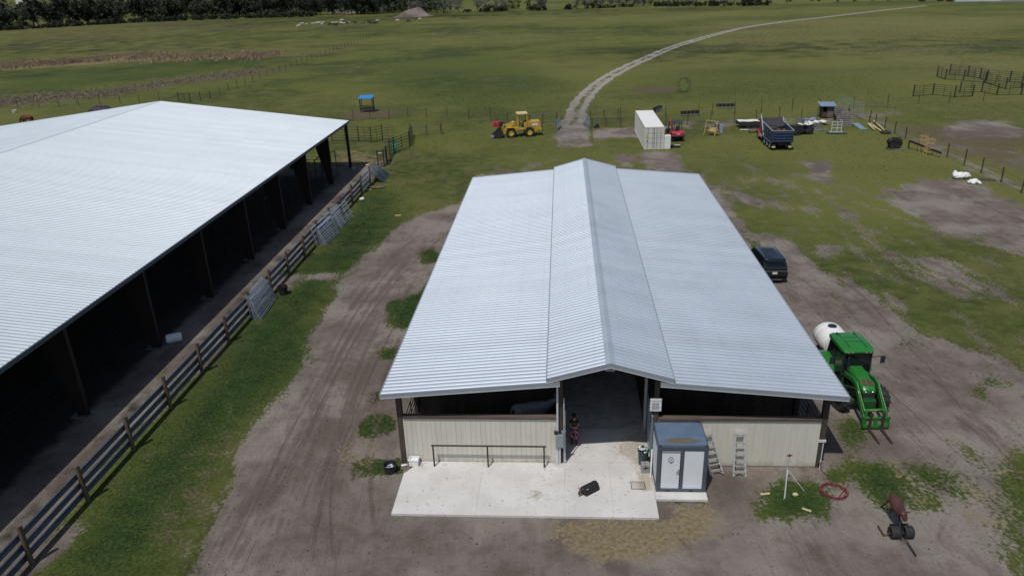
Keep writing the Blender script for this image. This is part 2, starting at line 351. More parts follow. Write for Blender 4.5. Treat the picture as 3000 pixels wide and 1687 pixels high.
# patches traced on the ground, in the photograph's own coordinates and projected onto the ground plane
PATCH = [
 (LUSH, .55, 6, [(0, 180), (250, 172), (460, 152), (640, 140), (700, 150), (600, 172), (450, 190), (240, 215), (0, 232)]),
 (DRY, .95, 2.5, [(-60, 160), (100, 150), (200, 142), (330, 132), (420, 140), (560, 138), (700, 136), (690, 142), (560, 148), (430, 154), (330, 157), (200, 165), (100, 172), (-60, 182)]),
 (DRY, .6, 6, [(620, 138), (840, 128), (900, 124), (880, 132), (700, 146)]),
 (BRN, .75, 5, [(-60, 250), (80, 236), (250, 225), (380, 205), (520, 186), (700, 172), (750, 178), (620, 196), (420, 222), (260, 246), (100, 262), (-60, 282)]),
 (DRY, .3, 5, [(-60, 230), (200, 220), (380, 205), (500, 190), (480, 200), (280, 232), (60, 262), (-60, 270)]),
 (BRN, .45, 8, [(0, 70), (300, 55), (600, 50), (760, 60), (500, 90), (250, 110), (0, 130)]),
 (DRY, .35, 10, [(0, 66), (250, 52), (500, 44), (700, 42), (690, 47), (480, 52), (240, 62), (0, 76)]),
 (DRY, .4, 9, [(150, 110), (430, 100), (600, 118), (560, 128), (300, 125)]),
 (DRY, .38, 14, [(1020, 84), (1300, 80), (1600, 88), (1560, 110), (1250, 105), (1050, 104)]),
 (DRY, .46, 16, [(1700, 60), (2200, 40), (2576, 40), (2576, 175), (2300, 165), (1900, 130), (1650, 160)]),
 (DRY, .46, 8, [(2250, 170), (2576, 150), (2576, 200), (2400, 190)]),
 (BRN, .5, 4, [(2190, 120), (2300, 115), (2380, 122), (2350, 138), (2230, 140)]),
 (LUSH, .45, 6, [(1100, 120), (1350, 170), (1400, 230), (1250, 290), (1000, 250), (1000, 170)]),
 (LUSH, .35, 8, [(1600, 190), (1900, 165), (2200, 190), (2250, 240), (1950, 260), (1620, 240)]),
 (BRN, .55, 4, [(1290, 96), (1390, 92), (1420, 98), (1380, 102)]),
 # bare ellipses by the feeder and the hay ring
 (BRN, .95, .9, [(860, 292), (880, 280), (930, 273), (985, 274), (1010, 280), (1000, 290), (960, 297), (900, 301), (868, 300)]),
 (BRN, .9, .9, [(1588, 228), (1600, 220), (1650, 217), (1700, 219), (1712, 226), (1690, 233), (1630, 236), (1595, 233)]),
 (BRN, .8, .7, [(1335, 172), (1350, 170), (1368, 174), (1350, 177)]),
 (BRN, .7, 1, [(1418, 216), (1440, 212), (1452, 215), (1430, 219)]),
 # lanes between the wire fences
 (SAND, .9, .8, [(1492, 327), (1560, 322), (1640, 321), (1700, 314), (1720, 318), (1640, 335), (1604, 347), (1492, 347)]),
 (SAND, .5, 2, [(1700, 305), (1900, 300), (2080, 290), (2250, 278), (2300, 285), (2100, 312), (1900, 320), (1720, 325)]),
 (SAND, .9, 1, [(2360, 330), (2400, 312), (2470, 300), (2520, 305), (2570, 325), (2620, 350), (2500, 345), (2420, 350), (2370, 344)]),
 (SAND, .55, 1.5, [(2000, 318), (2080, 312), (2100, 320), (2020, 328)]),
 (SAND, .75, .8, [(2150, 288), (2250, 330), (2330, 370), (2400, 405), (2480, 445), (2576, 490), (2576, 470), (2470, 420), (2380, 375), (2300, 345), (2230, 310), (2170, 285)]),
 (BRN, .85, 4, [(2230, 308), (2330, 318), (2450, 325), (2600, 330), (2600, 440), (2500, 422), (2420, 395), (2330, 360), (2260, 330)]),
 (SAND, .55, 2, [(2330, 350), (2480, 372), (2600, 378), (2600, 392), (2450, 385), (2340, 362)]),
 (SAND, .6, 2, [(2490, 400), (2576, 395), (2600, 420), (2540, 420)]),
 # bare ground round the yard
 (SAND, .98, .9, [(1410, 300), (1440, 292), (1475, 296), (1478, 325), (1494, 352), (1470, 366), (1430, 372), (1415, 352), (1405, 335)]),
 (SAND, .75, .8, [(1470, 345), (1530, 350), (1545, 358), (1480, 358)]),
 (SAND, .88, .7, [(1545, 388), (1580, 386), (1588, 400), (1590, 420), (1555, 420)]),
 (SAND, .9, .9, [(1614, 388), (1640, 382), (1695, 384), (1715, 410), (1722, 436), (1640, 440), (1620, 410)]),
 (BRN, .5, 1, [(1614, 388), (1695, 384), (1715, 415), (1625, 410)]),
 (SAND, .85, .6, [(2022, 404), (2088, 402), (2098, 440), (2112, 472), (2052, 474), (2035, 440)]),
 (BRN, .75, .8, [(2020, 402), (2086, 401), (2096, 430), (2040, 442)]),
 (SAND, .36, 5, [(1780, 400), (1950, 420), (2100, 450), (2250, 540), (2400, 640), (2576, 740), (2576, 900), (2400, 800), (2200, 700), (2000, 580), (1830, 500)]),
 (SAND, .75, 1.5, [(1790, 470), (1880, 490), (1940, 515), (1900, 522), (1810, 498)]),
 (SAND, .36, 2, [(1240, 410), (1400, 400), (1400, 430), (1300, 440), (1210, 450)]),
 (BRN, .55, 1, [(1240, 422), (1290, 416), (1300, 430), (1250, 442)]),
 (SAND, .95, 1.2, [(2235, 478), (2290, 462), (2360, 455), (2440, 462), (2500, 488), (2576, 525), (2640, 560), (2640, 660), (2540, 632), (2440, 605), (2370, 580), (2300, 548), (2250, 520)]),
 (BRN, .55, 1.5, [(2330, 462), (2450, 465), (2560, 520), (2600, 550), (2500, 548), (2400, 510)]),
 (SAND, .8, 1.2, [(2320, 455), (2390, 448), (2400, 456), (2330, 462)]),
 (SAND, .7, 1.5, [(2300, 655), (2370, 650), (2440, 690), (2490, 730), (2400, 720), (2340, 690)]),
 (SAND, .6, 1.5, [(2060, 620), (2110, 616), (2120, 640), (2075, 645)]),
 # the drive and the dirt all round the barn
 (SAND, 1, .5, [(1165, 505), (1110, 528), (1060, 542), (1000, 572), (960, 600), (920, 640), (885, 668), (850, 690), (838, 715), (842, 745), (800, 800), (745, 850), (760, 880), (752, 910), (735, 950), (690, 990), (645, 1045), (605, 1090), (590, 1150), (565, 1210), (530, 1290), (495, 1390), (478, 1449), (300, 1900), (3000, 1900), (2700, 990), (2576, 955), (2480, 905), (2380, 862), (2290, 838), (2225, 790), (2190, 745), (2120, 715), (2070, 690), (2030, 650), (1985, 610), (1930, 590), (1890, 590), (1760, 440), (1200, 440)]),
 (SAND, .72, 1.2, [(2100, 690), (2250, 760), (2330, 850), (2450, 890), (2600, 960), (2600, 1010), (2380, 900), (2230, 850), (2060, 720)]),
 (SAND, .6, 2, [(2460, 1010), (2576, 1040), (2650, 1100), (2650, 1449), (2500, 1449), (2480, 1150)]),
 (DRY, .5, 1.2, [(2130, 1170), (2230, 1150), (2420, 1180), (2576, 1150), (2576, 1449), (2400, 1300), (2200, 1290)]),
 (BRN, .34, 2.5, [(1000, 560), (1120, 560), (1060, 760), (1000, 960), (960, 1150), (820, 1230), (640, 1230), (760, 1000), (860, 780)]),
 (BRN, .30, 4, [(470, 1470), (560, 1330), (900, 1340), (1500, 1400), (2100, 1380), (2500, 1420), (2650, 1560), (440, 1560)]),
 (BRN, .62, 1.2, [(1000, 640), (1090, 590), (1100, 640), (1040, 700), (1000, 740), (960, 730)]),
 (BRN, .75, .9, [(800, 1060), (860, 1020), (880, 1050), (850, 1110), (810, 1130), (770, 1110)]),
 (BRN, .6, .9, [(850, 900), (920, 850), (960, 860), (930, 930), (870, 960)]),
 (BRN, .6, .8, [(840, 1140), (800, 1170), (760, 1180), (800, 1140)]),
 (BRN, .5, 1, [(900, 900), (1000, 860), (1020, 900), (960, 1050), (900, 1100), (850, 1090)]),
 (BRN, .5, 1, [(880, 1120), (1000, 1080), (990, 1300), (900, 1290)]),
 (BRN, .7, .8, [(2080, 1030), (2180, 1080), (2330, 1100), (2260, 1150), (2090, 1160), (2075, 1100)]),
 (BRN, .8, .8, [(1780, 1185), (1920, 1180), (2050, 1190), (2060, 1215), (1920, 1225), (1900, 1280), (1800, 1290), (1775, 1250)]),
 (BRN, .7, .8, [(1990, 790), (2060, 800), (2090, 830), (2040, 850), (2010, 830)]),
 (BRN, .35, 1.5, [(1660, 1300), (1800, 1260), (1920, 1290), (2100, 1320), (2000, 1380), (1750, 1390)]),
 (DRY, 1.15, .6, [(1390, 1318), (1500, 1308), (1660, 1312), (1700, 1275), (1780, 1270), (1800, 1310), (1780, 1350), (1680, 1385), (1600, 1412), (1480, 1400), (1410, 1360)]),
 (DRY, .55, .6, [(850, 1150), (900, 1100), (960, 1090), (985, 1130), (900, 1180)]),
 (DRY, .5, .9, [(540, 1140), (600, 1120), (600, 1160), (560, 1230), (520, 1200)]),
 # grass islands in the dirt
 (LUSH, 1, .3, [(1050, 632), (1095, 618), (1118, 650), (1098, 664), (1058, 664)]),
 (LUSH, 1, .3, [(975, 762), (1010, 748), (1050, 735), (1080, 700), (1092, 740), (1068, 800), (1020, 832), (975, 822)]),
 (LUSH, 1, .3, [(940, 886), (985, 872), (1015, 868), (1000, 906), (950, 908)]),
 (LUSH, 1, .25, [(930, 984), (985, 972), (975, 1005), (940, 1024), (918, 1024)]),
 (LUSH, 1, .25, [(900, 1070), (930, 1042), (985, 1038), (1006, 1060), (1002, 1086), (960, 1100), (910, 1094)]),
 (LUSH, 1, .25, [(918, 1162), (960, 1148), (1012, 1152), (1022, 1185), (980, 1200), (925, 1190)]),
 (LUSH, 1, .4, [(1906, 1224), (1960, 1206), (2040, 1208), (2092, 1230), (2106, 1262), (2092, 1302), (1990, 1312), (1915, 1296)]),
 (LUSH, .9, .25, [(2058, 1188), (2100, 1184), (2130, 1200), (2095, 1220)]),
 (LUSH, 1, .5, [(2128, 1176), (2200, 1160), (2250, 1185), (2300, 1245), (2330, 1275), (2250, 1292), (2200, 1272), (2140, 1200)]),
 (LUSH, .9, .5, [(2262, 1165), (2330, 1172), (2400, 1196), (2420, 1240), (2350, 1262), (2300, 1215)]),
 (LUSH, .72, 1.0, [(2480, 1150), (2600, 1180), (2660, 1449), (2560, 1430), (2500, 1300)]),
 (LUSH, .95, .4, [(2096, 1060), (2140, 1048), (2185, 1068), (2190, 1100), (2150, 1130), (2110, 1108)]),
 (LUSH, .5, .3, [(2440, 960), (2500, 940), (2520, 970), (2460, 990)]),
 (LUSH, .8, .2, [(1782, 1160), (1800, 1190), (1800, 1245), (1782, 1250)]),
 (LUSH, .8, .2, [(1670, 1250), (1760, 1248), (1772, 1268), (1690, 1272)]),
 (LUSH, .6, .25, [(980, 1290), (1060, 1296), (1050, 1312), (990, 1314)]),
 (LUSH, .7, .3, [(1880, 600), (1912, 606), (1916, 630), (1890, 632)]),
 (LUSH, .35, .3, [(870, 1170), (910, 1160), (915, 1200), (880, 1215)]),
 # the grass strip beside the fence
 (LUSH, 1, .8, [(1000, 500), (960, 600), (880, 680), (830, 700), (760, 830), (770, 900), (700, 990), (560, 1120), (450, 1300), (330, 1449), (130, 1449), (250, 1250), (420, 1060), (600, 860), (740, 720), (840, 590), (930, 470)]),
 (SAND, .8, .35, [(700, 700), (740, 690), (800, 684), (845, 690), (830, 702), (780, 705), (745, 730), (700, 735)]),
 (SAND, .75, .3, [(60, 1400), (140, 1330), (180, 1310), (220, 1330), (170, 1370), (100, 1430), (40, 1460)]),
 (BRN, .62, 1.1, [(500, 1110), (600, 1090), (590, 1180), (520, 1270), (430, 1420), (380, 1400), (450, 1250)]),
 (SAND, .6, .3, [(555, 1000), (585, 1035), (560, 1050)]),
 (DRY, .6, .8, [(835, 378), (900, 375), (960, 390), (1000, 402), (980, 425), (850, 420)]),
 (BRN, .8, .8, [(840, 392), (960, 395), (1000, 405), (960, 430), (850, 440)]),
]
def sdist(px, py, poly):
    inside = np.zeros(px.shape, bool); dm = np.full(px.shape, 1e9); n = len(poly)
    for i in range(n):
        x0, y0 = poly[i]; x1, y1 = poly[(i+1) % n]
        c = ((y0 > py) != (y1 > py))
        with np.errstate(divide='ignore', invalid='ignore'):
            xi = (x1-x0)*(py-y0)/(y1-y0+1e-12)+x0
        inside ^= c & (px < xi)
        dx, dy = x1-x0, y1-y0; t = np.clip(((px-x0)*dx+(py-y0)*dy)/(dx*dx+dy*dy+1e-9), 0, 1)
        dm = np.minimum(dm, np.hypot(px-x0-t*dx, py-y0-t*dy))
    return np.where(inside, dm, -dm)
WP = []
for ch, val, fe, pts in PATCH:
    WP.append((ch, val, fe*((2.6 if ch == LUSH else 1.9) if fe <= 1.2 else 1.2), [tuple(at2(*p).xy) for p in pts]))
WP.append((SAND, .93, 1.2, [tuple(AW(u, v).xy) for u, v in ((-48, -95), (3.5, -95), (3.5, 1), (-48, 1))]))
WP.append((BRN, .3, 1.2, [tuple(AW(u, v).xy) for u, v in ((-48, -95), (3.5, -95), (3.5, 1), (-48, 1))]))
WP.append((SAND, .85, .5, [tuple(BW(u, v).xy) for u, v in ((-9.3, .7), (9.3, .7), (9.3, 37), (-9.3, 37))]))
def masks(px, py):
    m = np.zeros((len(px), 4)); m[:, SAND] = .10
    for ch, val, fe, poly in WP:
        xs = [p[0] for p in poly]; ys = [p[1] for p in poly]
        k = np.where((px > min(xs)-2*fe) & (px < max(xs)+2*fe) & (py > min(ys)-2*fe) & (py < max(ys)+2*fe))[0]
        if len(k) == 0: continue
        d = sdist(px[k], py[k], poly); w = np.clip(d/(2*fe)+.5, 0, 1); w = w*w*(3-2*w)
        m[k, ch] += (val-m[k, ch])*w if val >= .3 else 0
        if ch == LUSH and val >= .3:
            for c2 in (SAND, BRN, DRY): m[k, c2] *= 1-w*min(1, val*1.05)*(.95 if c2 == SAND else .5)
    return m
def ground_material():
    m, t, b = newmat('pasture_and_dirt')
    P = t.n('NewGeometry').outputs['Position']
    at_ = t.n('Attribute', attribute_name='mask'); sp = t.n('SeparateColor'); t.inp(sp, 0, at_.outputs['Color'])
    Rr, G, B = sp.outputs; A = at_.outputs['Alpha']
    n_l = t.noise(P, .035, 3, .5); n_b = t.noise(P, .19, 4, .6); n_b2 = t.noise(P, .11, 3, .6); n_h = t.noise(t.mapping(P, (.012, .035, 1)), 1, 4, .55); n_m = t.noise(P, .9, 5, .62); n_f = t.noise(P, 5.5, 4, .65); n_g = t.noise(P, 26, 3, .7)
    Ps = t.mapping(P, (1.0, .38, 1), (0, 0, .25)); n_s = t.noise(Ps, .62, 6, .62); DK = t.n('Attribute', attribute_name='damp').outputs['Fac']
    # grass
    g = t.mix(t.step(n_m, .32, .68), (.036, .048, .012), (.076, .095, .025))
    g = t.mix(t.math('MULTIPLY', t.step(n_b, .46, .66), .60), g, (.132, .124, .044))
    g = t.mix(t.math('MULTIPLY', t.step(n_l, .42, .58), .62), g, (.122, .134, .030))
    n_x = t.noise(t.mapping(P, (.0045, .010, 1), (0, 0, .15)), 1.0, 3, .5)
    g = t.mix(t.math('MULTIPLY', t.step(n_x, .40, .58), .62), g, (.150, .152, .044))  # sunlit bands across the field put into the grass colour as broad noise
    g = t.mix(t.math('MULTIPLY', t.step(n_h, .52, .70), .28), g, (.040, .050, .017))
    lus = t.mix(t.step(n_f, .3, .7), (.011, .034, .008), (.034, .072, .015))
    lus = t.mix(t.math('MULTIPLY', t.step(n_s, .5, .66), .35), lus, (.068, .074, .024))
    g = t.mix(t.math('MULTIPLY', A, .85), g, lus)
    fine = t.math('ADD', t.math('MULTIPLY', n_g, .9), t.math('MULTIPLY', n_f, 1.0))
    gv = t.math('ADD', .05, fine)
    hg = t.n('HueSaturation'); t.inp(hg, 'Value', gv); t.inp(hg, 'Color', g); g = hg.outputs[0]
    # dry grass and brown soil
    dry = t.mix(t.step(n_f, .3, .7), (.14, .112, .060), (.27, .218, .125))
    dk = t.step(t.math('ADD', G, t.math('ADD', t.math('MULTIPLY', t.math('SUBTRACT', n_f, .5), 1.6), t.math('MULTIPLY', t.math('SUBTRACT', n_m, .5), 2.0))), .38, .80)
    brn = t.mix(t.step(n_f, .3, .7), (.070, .048, .036), (.155, .112, .084))
    bk = t.step(t.math('ADD', B, t.math('ADD', t.math('MULTIPLY', t.math('SUBTRACT', n_f, .5), 1.4), t.math('MULTIPLY', t.math('SUBTRACT', n_m, .5), 2.0))), .34, .80)
    g = t.mix(t.math('MULTIPLY', bk, .75), g, brn)
    g = t.mix(t.math('MULTIPLY', dk, .8), g, dry)
    # sand with faint wheel streaks that come and go
    st = t.mapping(P, (6.5, .22, 1), (0, 0, .10)); n_t = t.noise(st, 1.0, 5, .65, 1.2)
    st2 = t.mapping(P, (4.6, .26, 1), (0, 0, -.78)); n_t2 = t.noise(st2, 1.0, 5, .65, 1.4)
    sd = t.mix(t.step(n_m, .32, .68), (.122, .098, .083), (.180, .153, .135))
    sd = t.mix(t.step(n_b, .42, .62), sd, (.228, .200, .176))
    sd = t.mix(t.math('MULTIPLY', t.step(n_s, .52, .68), .5), sd, (.086, .066, .053))
    sx = t.n('SeparateXYZ'); t.inp(sx, 0, P)
    right = t.step(sx.outputs[0], 11, 15)
    trk = t.math('MULTIPLY', t.math('SUBTRACT', t.step(t.mix(right, n_t, n_t2), .34, .58), .6), t.math('ADD', .03, t.math('MULTIPLY', t.step(n_b2, .42, .62), .17)))
    sv = t.math('ADD', .60, t.math('ADD', trk, t.math('ADD', t.math('MULTIPLY', n_g, .34), t.math('MULTIPLY', n_f, .46))))
    hs = t.n('HueSaturation'); t.inp(hs, 'Value', sv); t.inp(hs, 'Color', sd); sd = hs.outputs[0]
    sd = t.mix(t.math('MULTIPLY', bk, .62), sd, t.mix(t.step(n_f, .3, .7), (.055, .040, .034), (.125, .096, .08)))
    sd = t.mix(t.math('MULTIPLY', dk, .85), sd, dry)
    e = t.math('ADD', Rr, t.math('ADD', t.math('MULTIPLY', t.math('SUBTRACT', n_s, .5), 2.1), t.math('MULTIPLY', t.math('SUBTRACT', n_f, .5), 1.25)))
    k = t.step(e, .36, .66)
    pale = t.n('Attribute', attribute_name='pale').outputs['Fac']; sd = t.mix(t.math('MULTIPLY', pale, .85), sd, t.mix(t.step(n_f, .3, .7), (.26, .24, .215), (.40, .375, .345)))
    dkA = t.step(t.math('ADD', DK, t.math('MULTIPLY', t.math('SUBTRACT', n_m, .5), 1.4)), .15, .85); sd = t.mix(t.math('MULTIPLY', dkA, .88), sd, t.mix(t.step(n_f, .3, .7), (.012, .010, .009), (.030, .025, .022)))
    t.inp(b, 'Base Color', t.mix(k, g, sd)); t.inp(b, 'Roughness', .95); t.inp(b, 'Specular IOR Level', .15)
    bn = t.n('Bump'); t.inp(bn, 'Height', t.math('ADD', n_f, t.math('MULTIPLY', n_g, .5))); t.inp(bn, 'Strength', .9); t.inp(bn, 'Distance', .05)
    t.inp(b, 'Normal', bn.outputs[0])
    return m
GM = ground_material()
def seg(a, b, st): return np.arange(a, b-1e-6, st)
xs = np.concatenate([np.linspace(-3000, -420, 8)[:-1], np.linspace(-420, -130, 40)[:-1], seg(-130, -48, 1.0), seg(-48, 42, .28), seg(42, 130, 1.0), np.linspace(130, 420, 40)[:-1], np.linspace(420, 3000, 8)])
ys = np.concatenate([np.linspace(-400, 8, 8)[:-1], seg(8, 62, .28), seg(62, 170, .8), np.linspace(170, 520, 100)[:-1], np.linspace(520, 4500, 10)])
gx, gy = np.meshgrid(xs, ys); px, py = gx.ravel(), gy.ravel()
nx, ny = len(xs), len(ys)
me = bpy.data.meshes.new('ground')
ii = (np.arange(ny-1)[:, None]*nx+np.arange(nx-1)[None, :]).ravel()
quads = np.stack([ii, ii+1, ii+nx+1, ii+nx], 1)
me.vertices.add(nx*ny); me.vertices.foreach_set('co', np.stack([px, py, np.zeros_like(px)], 1).ravel())
me.loops.add(quads.size); me.loops.foreach_set('vertex_index', quads.ravel().astype(np.int32))
me.polygons.add(len(quads)); me.polygons.foreach_set('loop_start', (np.arange(len(quads))*4).astype(np.int32))
me.update(calc_edges=True)
MK = masks(px, py)
a = me.attributes.new('mask', 'FLOAT_COLOR', 'POINT'); a.data.foreach_set('color', MK.ravel().astype(np.float32))
# arena shade painted into the ground under the roof, plus a dark soil strip
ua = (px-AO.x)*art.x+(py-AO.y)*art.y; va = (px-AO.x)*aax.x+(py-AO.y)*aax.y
shade_soil_v = np.maximum(np.clip((.2-ua)/1.2, 0, 1), (.60)*np.clip((ua-1.3)/.5, 0, 1)*np.clip((2.9-ua)/.5, 0, 1)*(.72+.28*np.sin(va*.55)*np.sin(va*.23+1)))*np.clip((ua+47)/3, 0, 1)*np.clip((-2-va)/4, 0, 1)
a = me.attributes.new('damp', 'FLOAT', 'POINT'); a.data.foreach_set('value', shade_soil_v.astype(np.float32))
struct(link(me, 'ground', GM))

# ------------------------------------------------------------------ two-rut farm track
tp = [at2(*p) for p in ((1444, 372), (1440, 335), (1446, 300), (1452, 275), (1470, 247), (1498, 218), (1545, 186), (1615, 152), (1715, 112), (1850, 75), (1960, 57), (2100, 41), (2200, 29), (2330, 15))]
def spline(p, n=14):
    out = []
    for i in range(len(p)-1):
        a, b, c, d = p[max(0, i-1)], p[i], p[i+1], p[min(len(p)-1, i+2)]
        for k in range(n):
            t = k/n; out.append(.5*((2*b)+(c-a)*t+(2*a-5*b+4*c-d)*t*t+(3*b-a-3*c+d)*t**3))
    return out+[p[-1]]
sp_ = spline(tp); mb = MB(); cols = []
offs = [(-3.2, .10), (-2.2, .14), (-1.75, .55), (-1.35, 1), (-.9, .95), (-.55, .55), (0, .42), (.55, .55), (.9, .95), (1.35, 1), (1.75, .55), (2.2, .14), (3.2, .10)]
for i, p in enumerate(sp_):
    d = (sp_[min(i+1, len(sp_)-1)]-sp_[max(i-1, 0)]).normalized(); nrm = Vector((d.y, -d.x, 0))
    for o, v in offs:
        q = p+nrm*o*.88; mb.v.append((q.x, q.y, .02)); near = min(1, max(0, 1-(p.y-106)/16))
        fade = min(1, max(0, (p.y-93)/4))
        cols.append((max(v, (.85 if abs(o) < 2.3 else 0)*near)*fade+.1*(1-fade), 0, .55*near if abs(abs(o)-1.5) < .1 else 0, 0))
for i in range(len(sp_)-1):
    for k in range(len(offs)-1): a_ = i*len(offs)+k; mb.f.append((a_, a_+1, a_+1+len(offs), a_+len(offs)))
tm = mb.mesh('track', False); a = tm.attributes.new('mask', 'FLOAT_COLOR', 'POINT'); a.data.foreach_set('color', np.array(cols, np.float32).ravel())
a = tm.attributes.new('pale', 'FLOAT', 'POINT'); a.data.foreach_set('value', np.array([min(1, max(0, (v_[1]-104)/40)) for v_ in mb.v], np.float32))
struct(link(tm, 'track', GM))

_tz = [.005]
def wheel_track(pts, w, dark, off=0.0):
    "strip of the same dirt pressed darker along a wheel path"
    _tz[0] += .0006
    c = spline([at2(*q) for q in pts], 10); mb = MB(); cl = []; prof = [(-1, 0), (-.6, .35), (-.25, 1), (.25, 1), (.6, .35), (1, 0)]; ph_ = rng.uniform(0, 9)
    for i, p in enumerate(c):
        d = (c[min(i+1, len(c)-1)]-c[max(i-1, 0)]).normalized(); nrm = Vector((d.y, -d.x, 0)); en = min(1, i/6, (len(c)-1-i)/6)*(.55+.45*math.sin(i*.31+ph_)*math.sin(i*.13+2*ph_))
        for o, v in prof: q = p+nrm*(o*w+off); mb.v.append((q.x, q.y, _tz[0])); cl.append(dark*1.5*v*en)
    for i in range(len(c)-1):
        for k in range(5): a_ = i*6+k; mb.f.append((a_, a_+1, a_+7, a_+6))
    cm = masks(np.array([v_[0] for v_ in mb.v]), np.array([v_[1] for v_ in mb.v])); cm[:, BRN] = np.minimum(1, cm[:, BRN]+np.array(cl)); cl = cm
    tm = mb.mesh('wheel_track', False); a = tm.attributes.new('mask', 'FLOAT_COLOR', 'POINT'); a.data.foreach_set('color', np.array(cl, np.float32).ravel())
    struct(link(tm, 'wheel_track', GM))
for pts, w, dk_ in (([(838, 1449), (835, 1380), (831, 1280), (838, 1170), (858, 1060), (900, 930), (960, 800)], .24, .62), ([(726, 1449), (724, 1350), (735, 1270), (770, 1170), (830, 1020)], .22, .42),
  ([(545, 1440), (610, 1300), (700, 1120), (800, 925), (880, 780), (985, 650), (1080, 575)], .3, .36), ([(585, 1440), (650, 1300), (745, 1110), (840, 925), (920, 785), (1020, 665), (1110, 590)], .3, .42),
  ([(650, 1400), (720, 1210), (800, 1040), (880, 880), (950, 760)], .25, .32), ([(760, 1400), (800, 1230), (860, 1080), (935, 900), (1010, 760), (1060, 680)], .28, .38),
  ([(2040, 655), (2150, 715), (2290, 850), (2420, 1000), (2540, 1140), (2600, 1230)], .35, .40), ([(2010, 690), (2110, 760), (2250, 900), (2370, 1040), (2480, 1180), (2540, 1290)], .35, .36),
  ([(2120, 845), (2240, 960), (2390, 1090), (2560, 1240)], .3, .42), ([(1960, 640), (2060, 720), (2170, 800), (2330, 930), (2576, 1090)], .3, .3), ([(2390, 1449), (2370, 1380), (2375, 1310), (2400, 1250)], .35, .36), ([(2290, 1470), (2250, 1380), (2270, 1300), (2330, 1220)], .3, .3)):
    wheel_track(pts, w*1.25, dk_)
    wheel_track(pts, w*.9, dk_*.75, 1.75)
for pts, w, dk_ in (([(838, 1449), (835, 1380), (831, 1280), (838, 1170), (858, 1060), (900, 930), (960, 800)], .10, 1.0), ([(600, 1440), (668, 1300), (760, 1110), (855, 925), (935, 785), (1035, 665), (1120, 590)], .10, .8),
  ([(560, 1440), (626, 1300), (718, 1110), (818, 925), (898, 782), (1000, 655)], .09, .75), ([(780, 1410), (815, 1230), (874, 1080), (948, 905), (1025, 760)], .09, .8), ([(2045, 668), (2160, 735), (2290, 870), (2410, 1010), (2530, 1150), (2600, 1250)], .12, .8), ([(2100, 860), (2225, 975), (2370, 1100), (2540, 1250)], .11, .8)):
    wheel_track(pts, w, dk_)
# ------------------------------------------------------------------ short grass in the yard (uncountable)
def tufts(n_try, x0, x1, y0, y1, h0, h1, w0, w1, base, label, c0, c1):
    x = rng.uniform(x0, x1, n_try); y = rng.uniform(y0, y1, n_try)
    m = masks(x, y)
    du = (x-BO.x)*brt.x+(y-BO.y)*brt.y; dv = (x-BO.x)*bax.x+(y-BO.y)*bax.y
    ok = ~((np.abs(du) < 9.7) & (dv > -.1) & (dv < 37.4)) & ~((du > -9.4) & (du < 4.3) & (dv > -3.2) & (dv < 1))
    ua = (x-AO.x)*art.x+(y-AO.y)*art.y; va = (x-AO.x)*aax.x+(y-AO.y)*aax.y
    ok &= (ua > 3.85) | (va > 2)
    clump = .5+.5*np.sin(x*2.3+1.7*np.sin(y*1.9))*np.sin(y*2.1+1.3*np.sin(x*1.6))
    pr = np.clip(base+m[:, LUSH]*.9*(.12+.88*clump)-m[:, SAND]*1.0-m[:, BRN]*.3, .006 if h0 < .06 else 0, 1)
    if y1 > 100: pr = pr*np.clip((y1-y)/60, 0, 1)
    k = np.where(ok & (rng.random(n_try) < pr))[0]
    x, y = x[k], y[k]; lu = m[k, LUSH]; n = len(x)
    vs = np.zeros((n, 9, 3)); ang = rng.uniform(0, 2*PI, n)
    h = rng.uniform(h0, h1, n)*(1+lu*.5); w = rng.uniform(w0, w1, n)
    for b in range(3):
        a_ = ang+b*2.1+rng.normal(0, .3, n); ln = rng.uniform(.4, 1.1, n)*h
        dx, dy = np.cos(a_), np.sin(a_)
        vs[:, b*3, 0] = x-dy*w; vs[:, b*3, 1] = y+dx*w
        vs[:, b*3+1, 0] = x+dy*w; vs[:, b*3+1, 1] = y-dx*w
        vs[:, b*3+2, 0] = x+dx*ln; vs[:, b*3+2, 1] = y+dy*ln; vs[:, b*3+2, 2] = h
    me = bpy.data.meshes.new('grass'); nv = n*9
    me.vertices.add(nv); me.vertices.foreach_set('co', vs.ravel())
    me.loops.add(nv); me.loops.foreach_set('vertex_index', np.arange(nv, dtype=np.int32))
    me.polygons.add(n*3); me.polygons.foreach_set('loop_start', (np.arange(n*3)*3).astype(np.int32)); me.update(calc_edges=True)
    o = link(me, 'grass', leafmat('grass_blades', c0, c1)); o['kind'] = 'stuff'; tag(o, label, 'grass')
tufts(700000, -24, 30, 16, 66, .025, .060, .005, .011, .16, 'short green grass beside the guard rail fence and in patches around the barn', (.011, .031, .008), (.038, .072, .017))
tufts(170000, -75, 80, 60, 175, .061, .13, .02, .05, .22, 'coarse grass clumps scattered over the yard and pasture behind the barn', (.046, .058, .017), (.105, .115, .036))
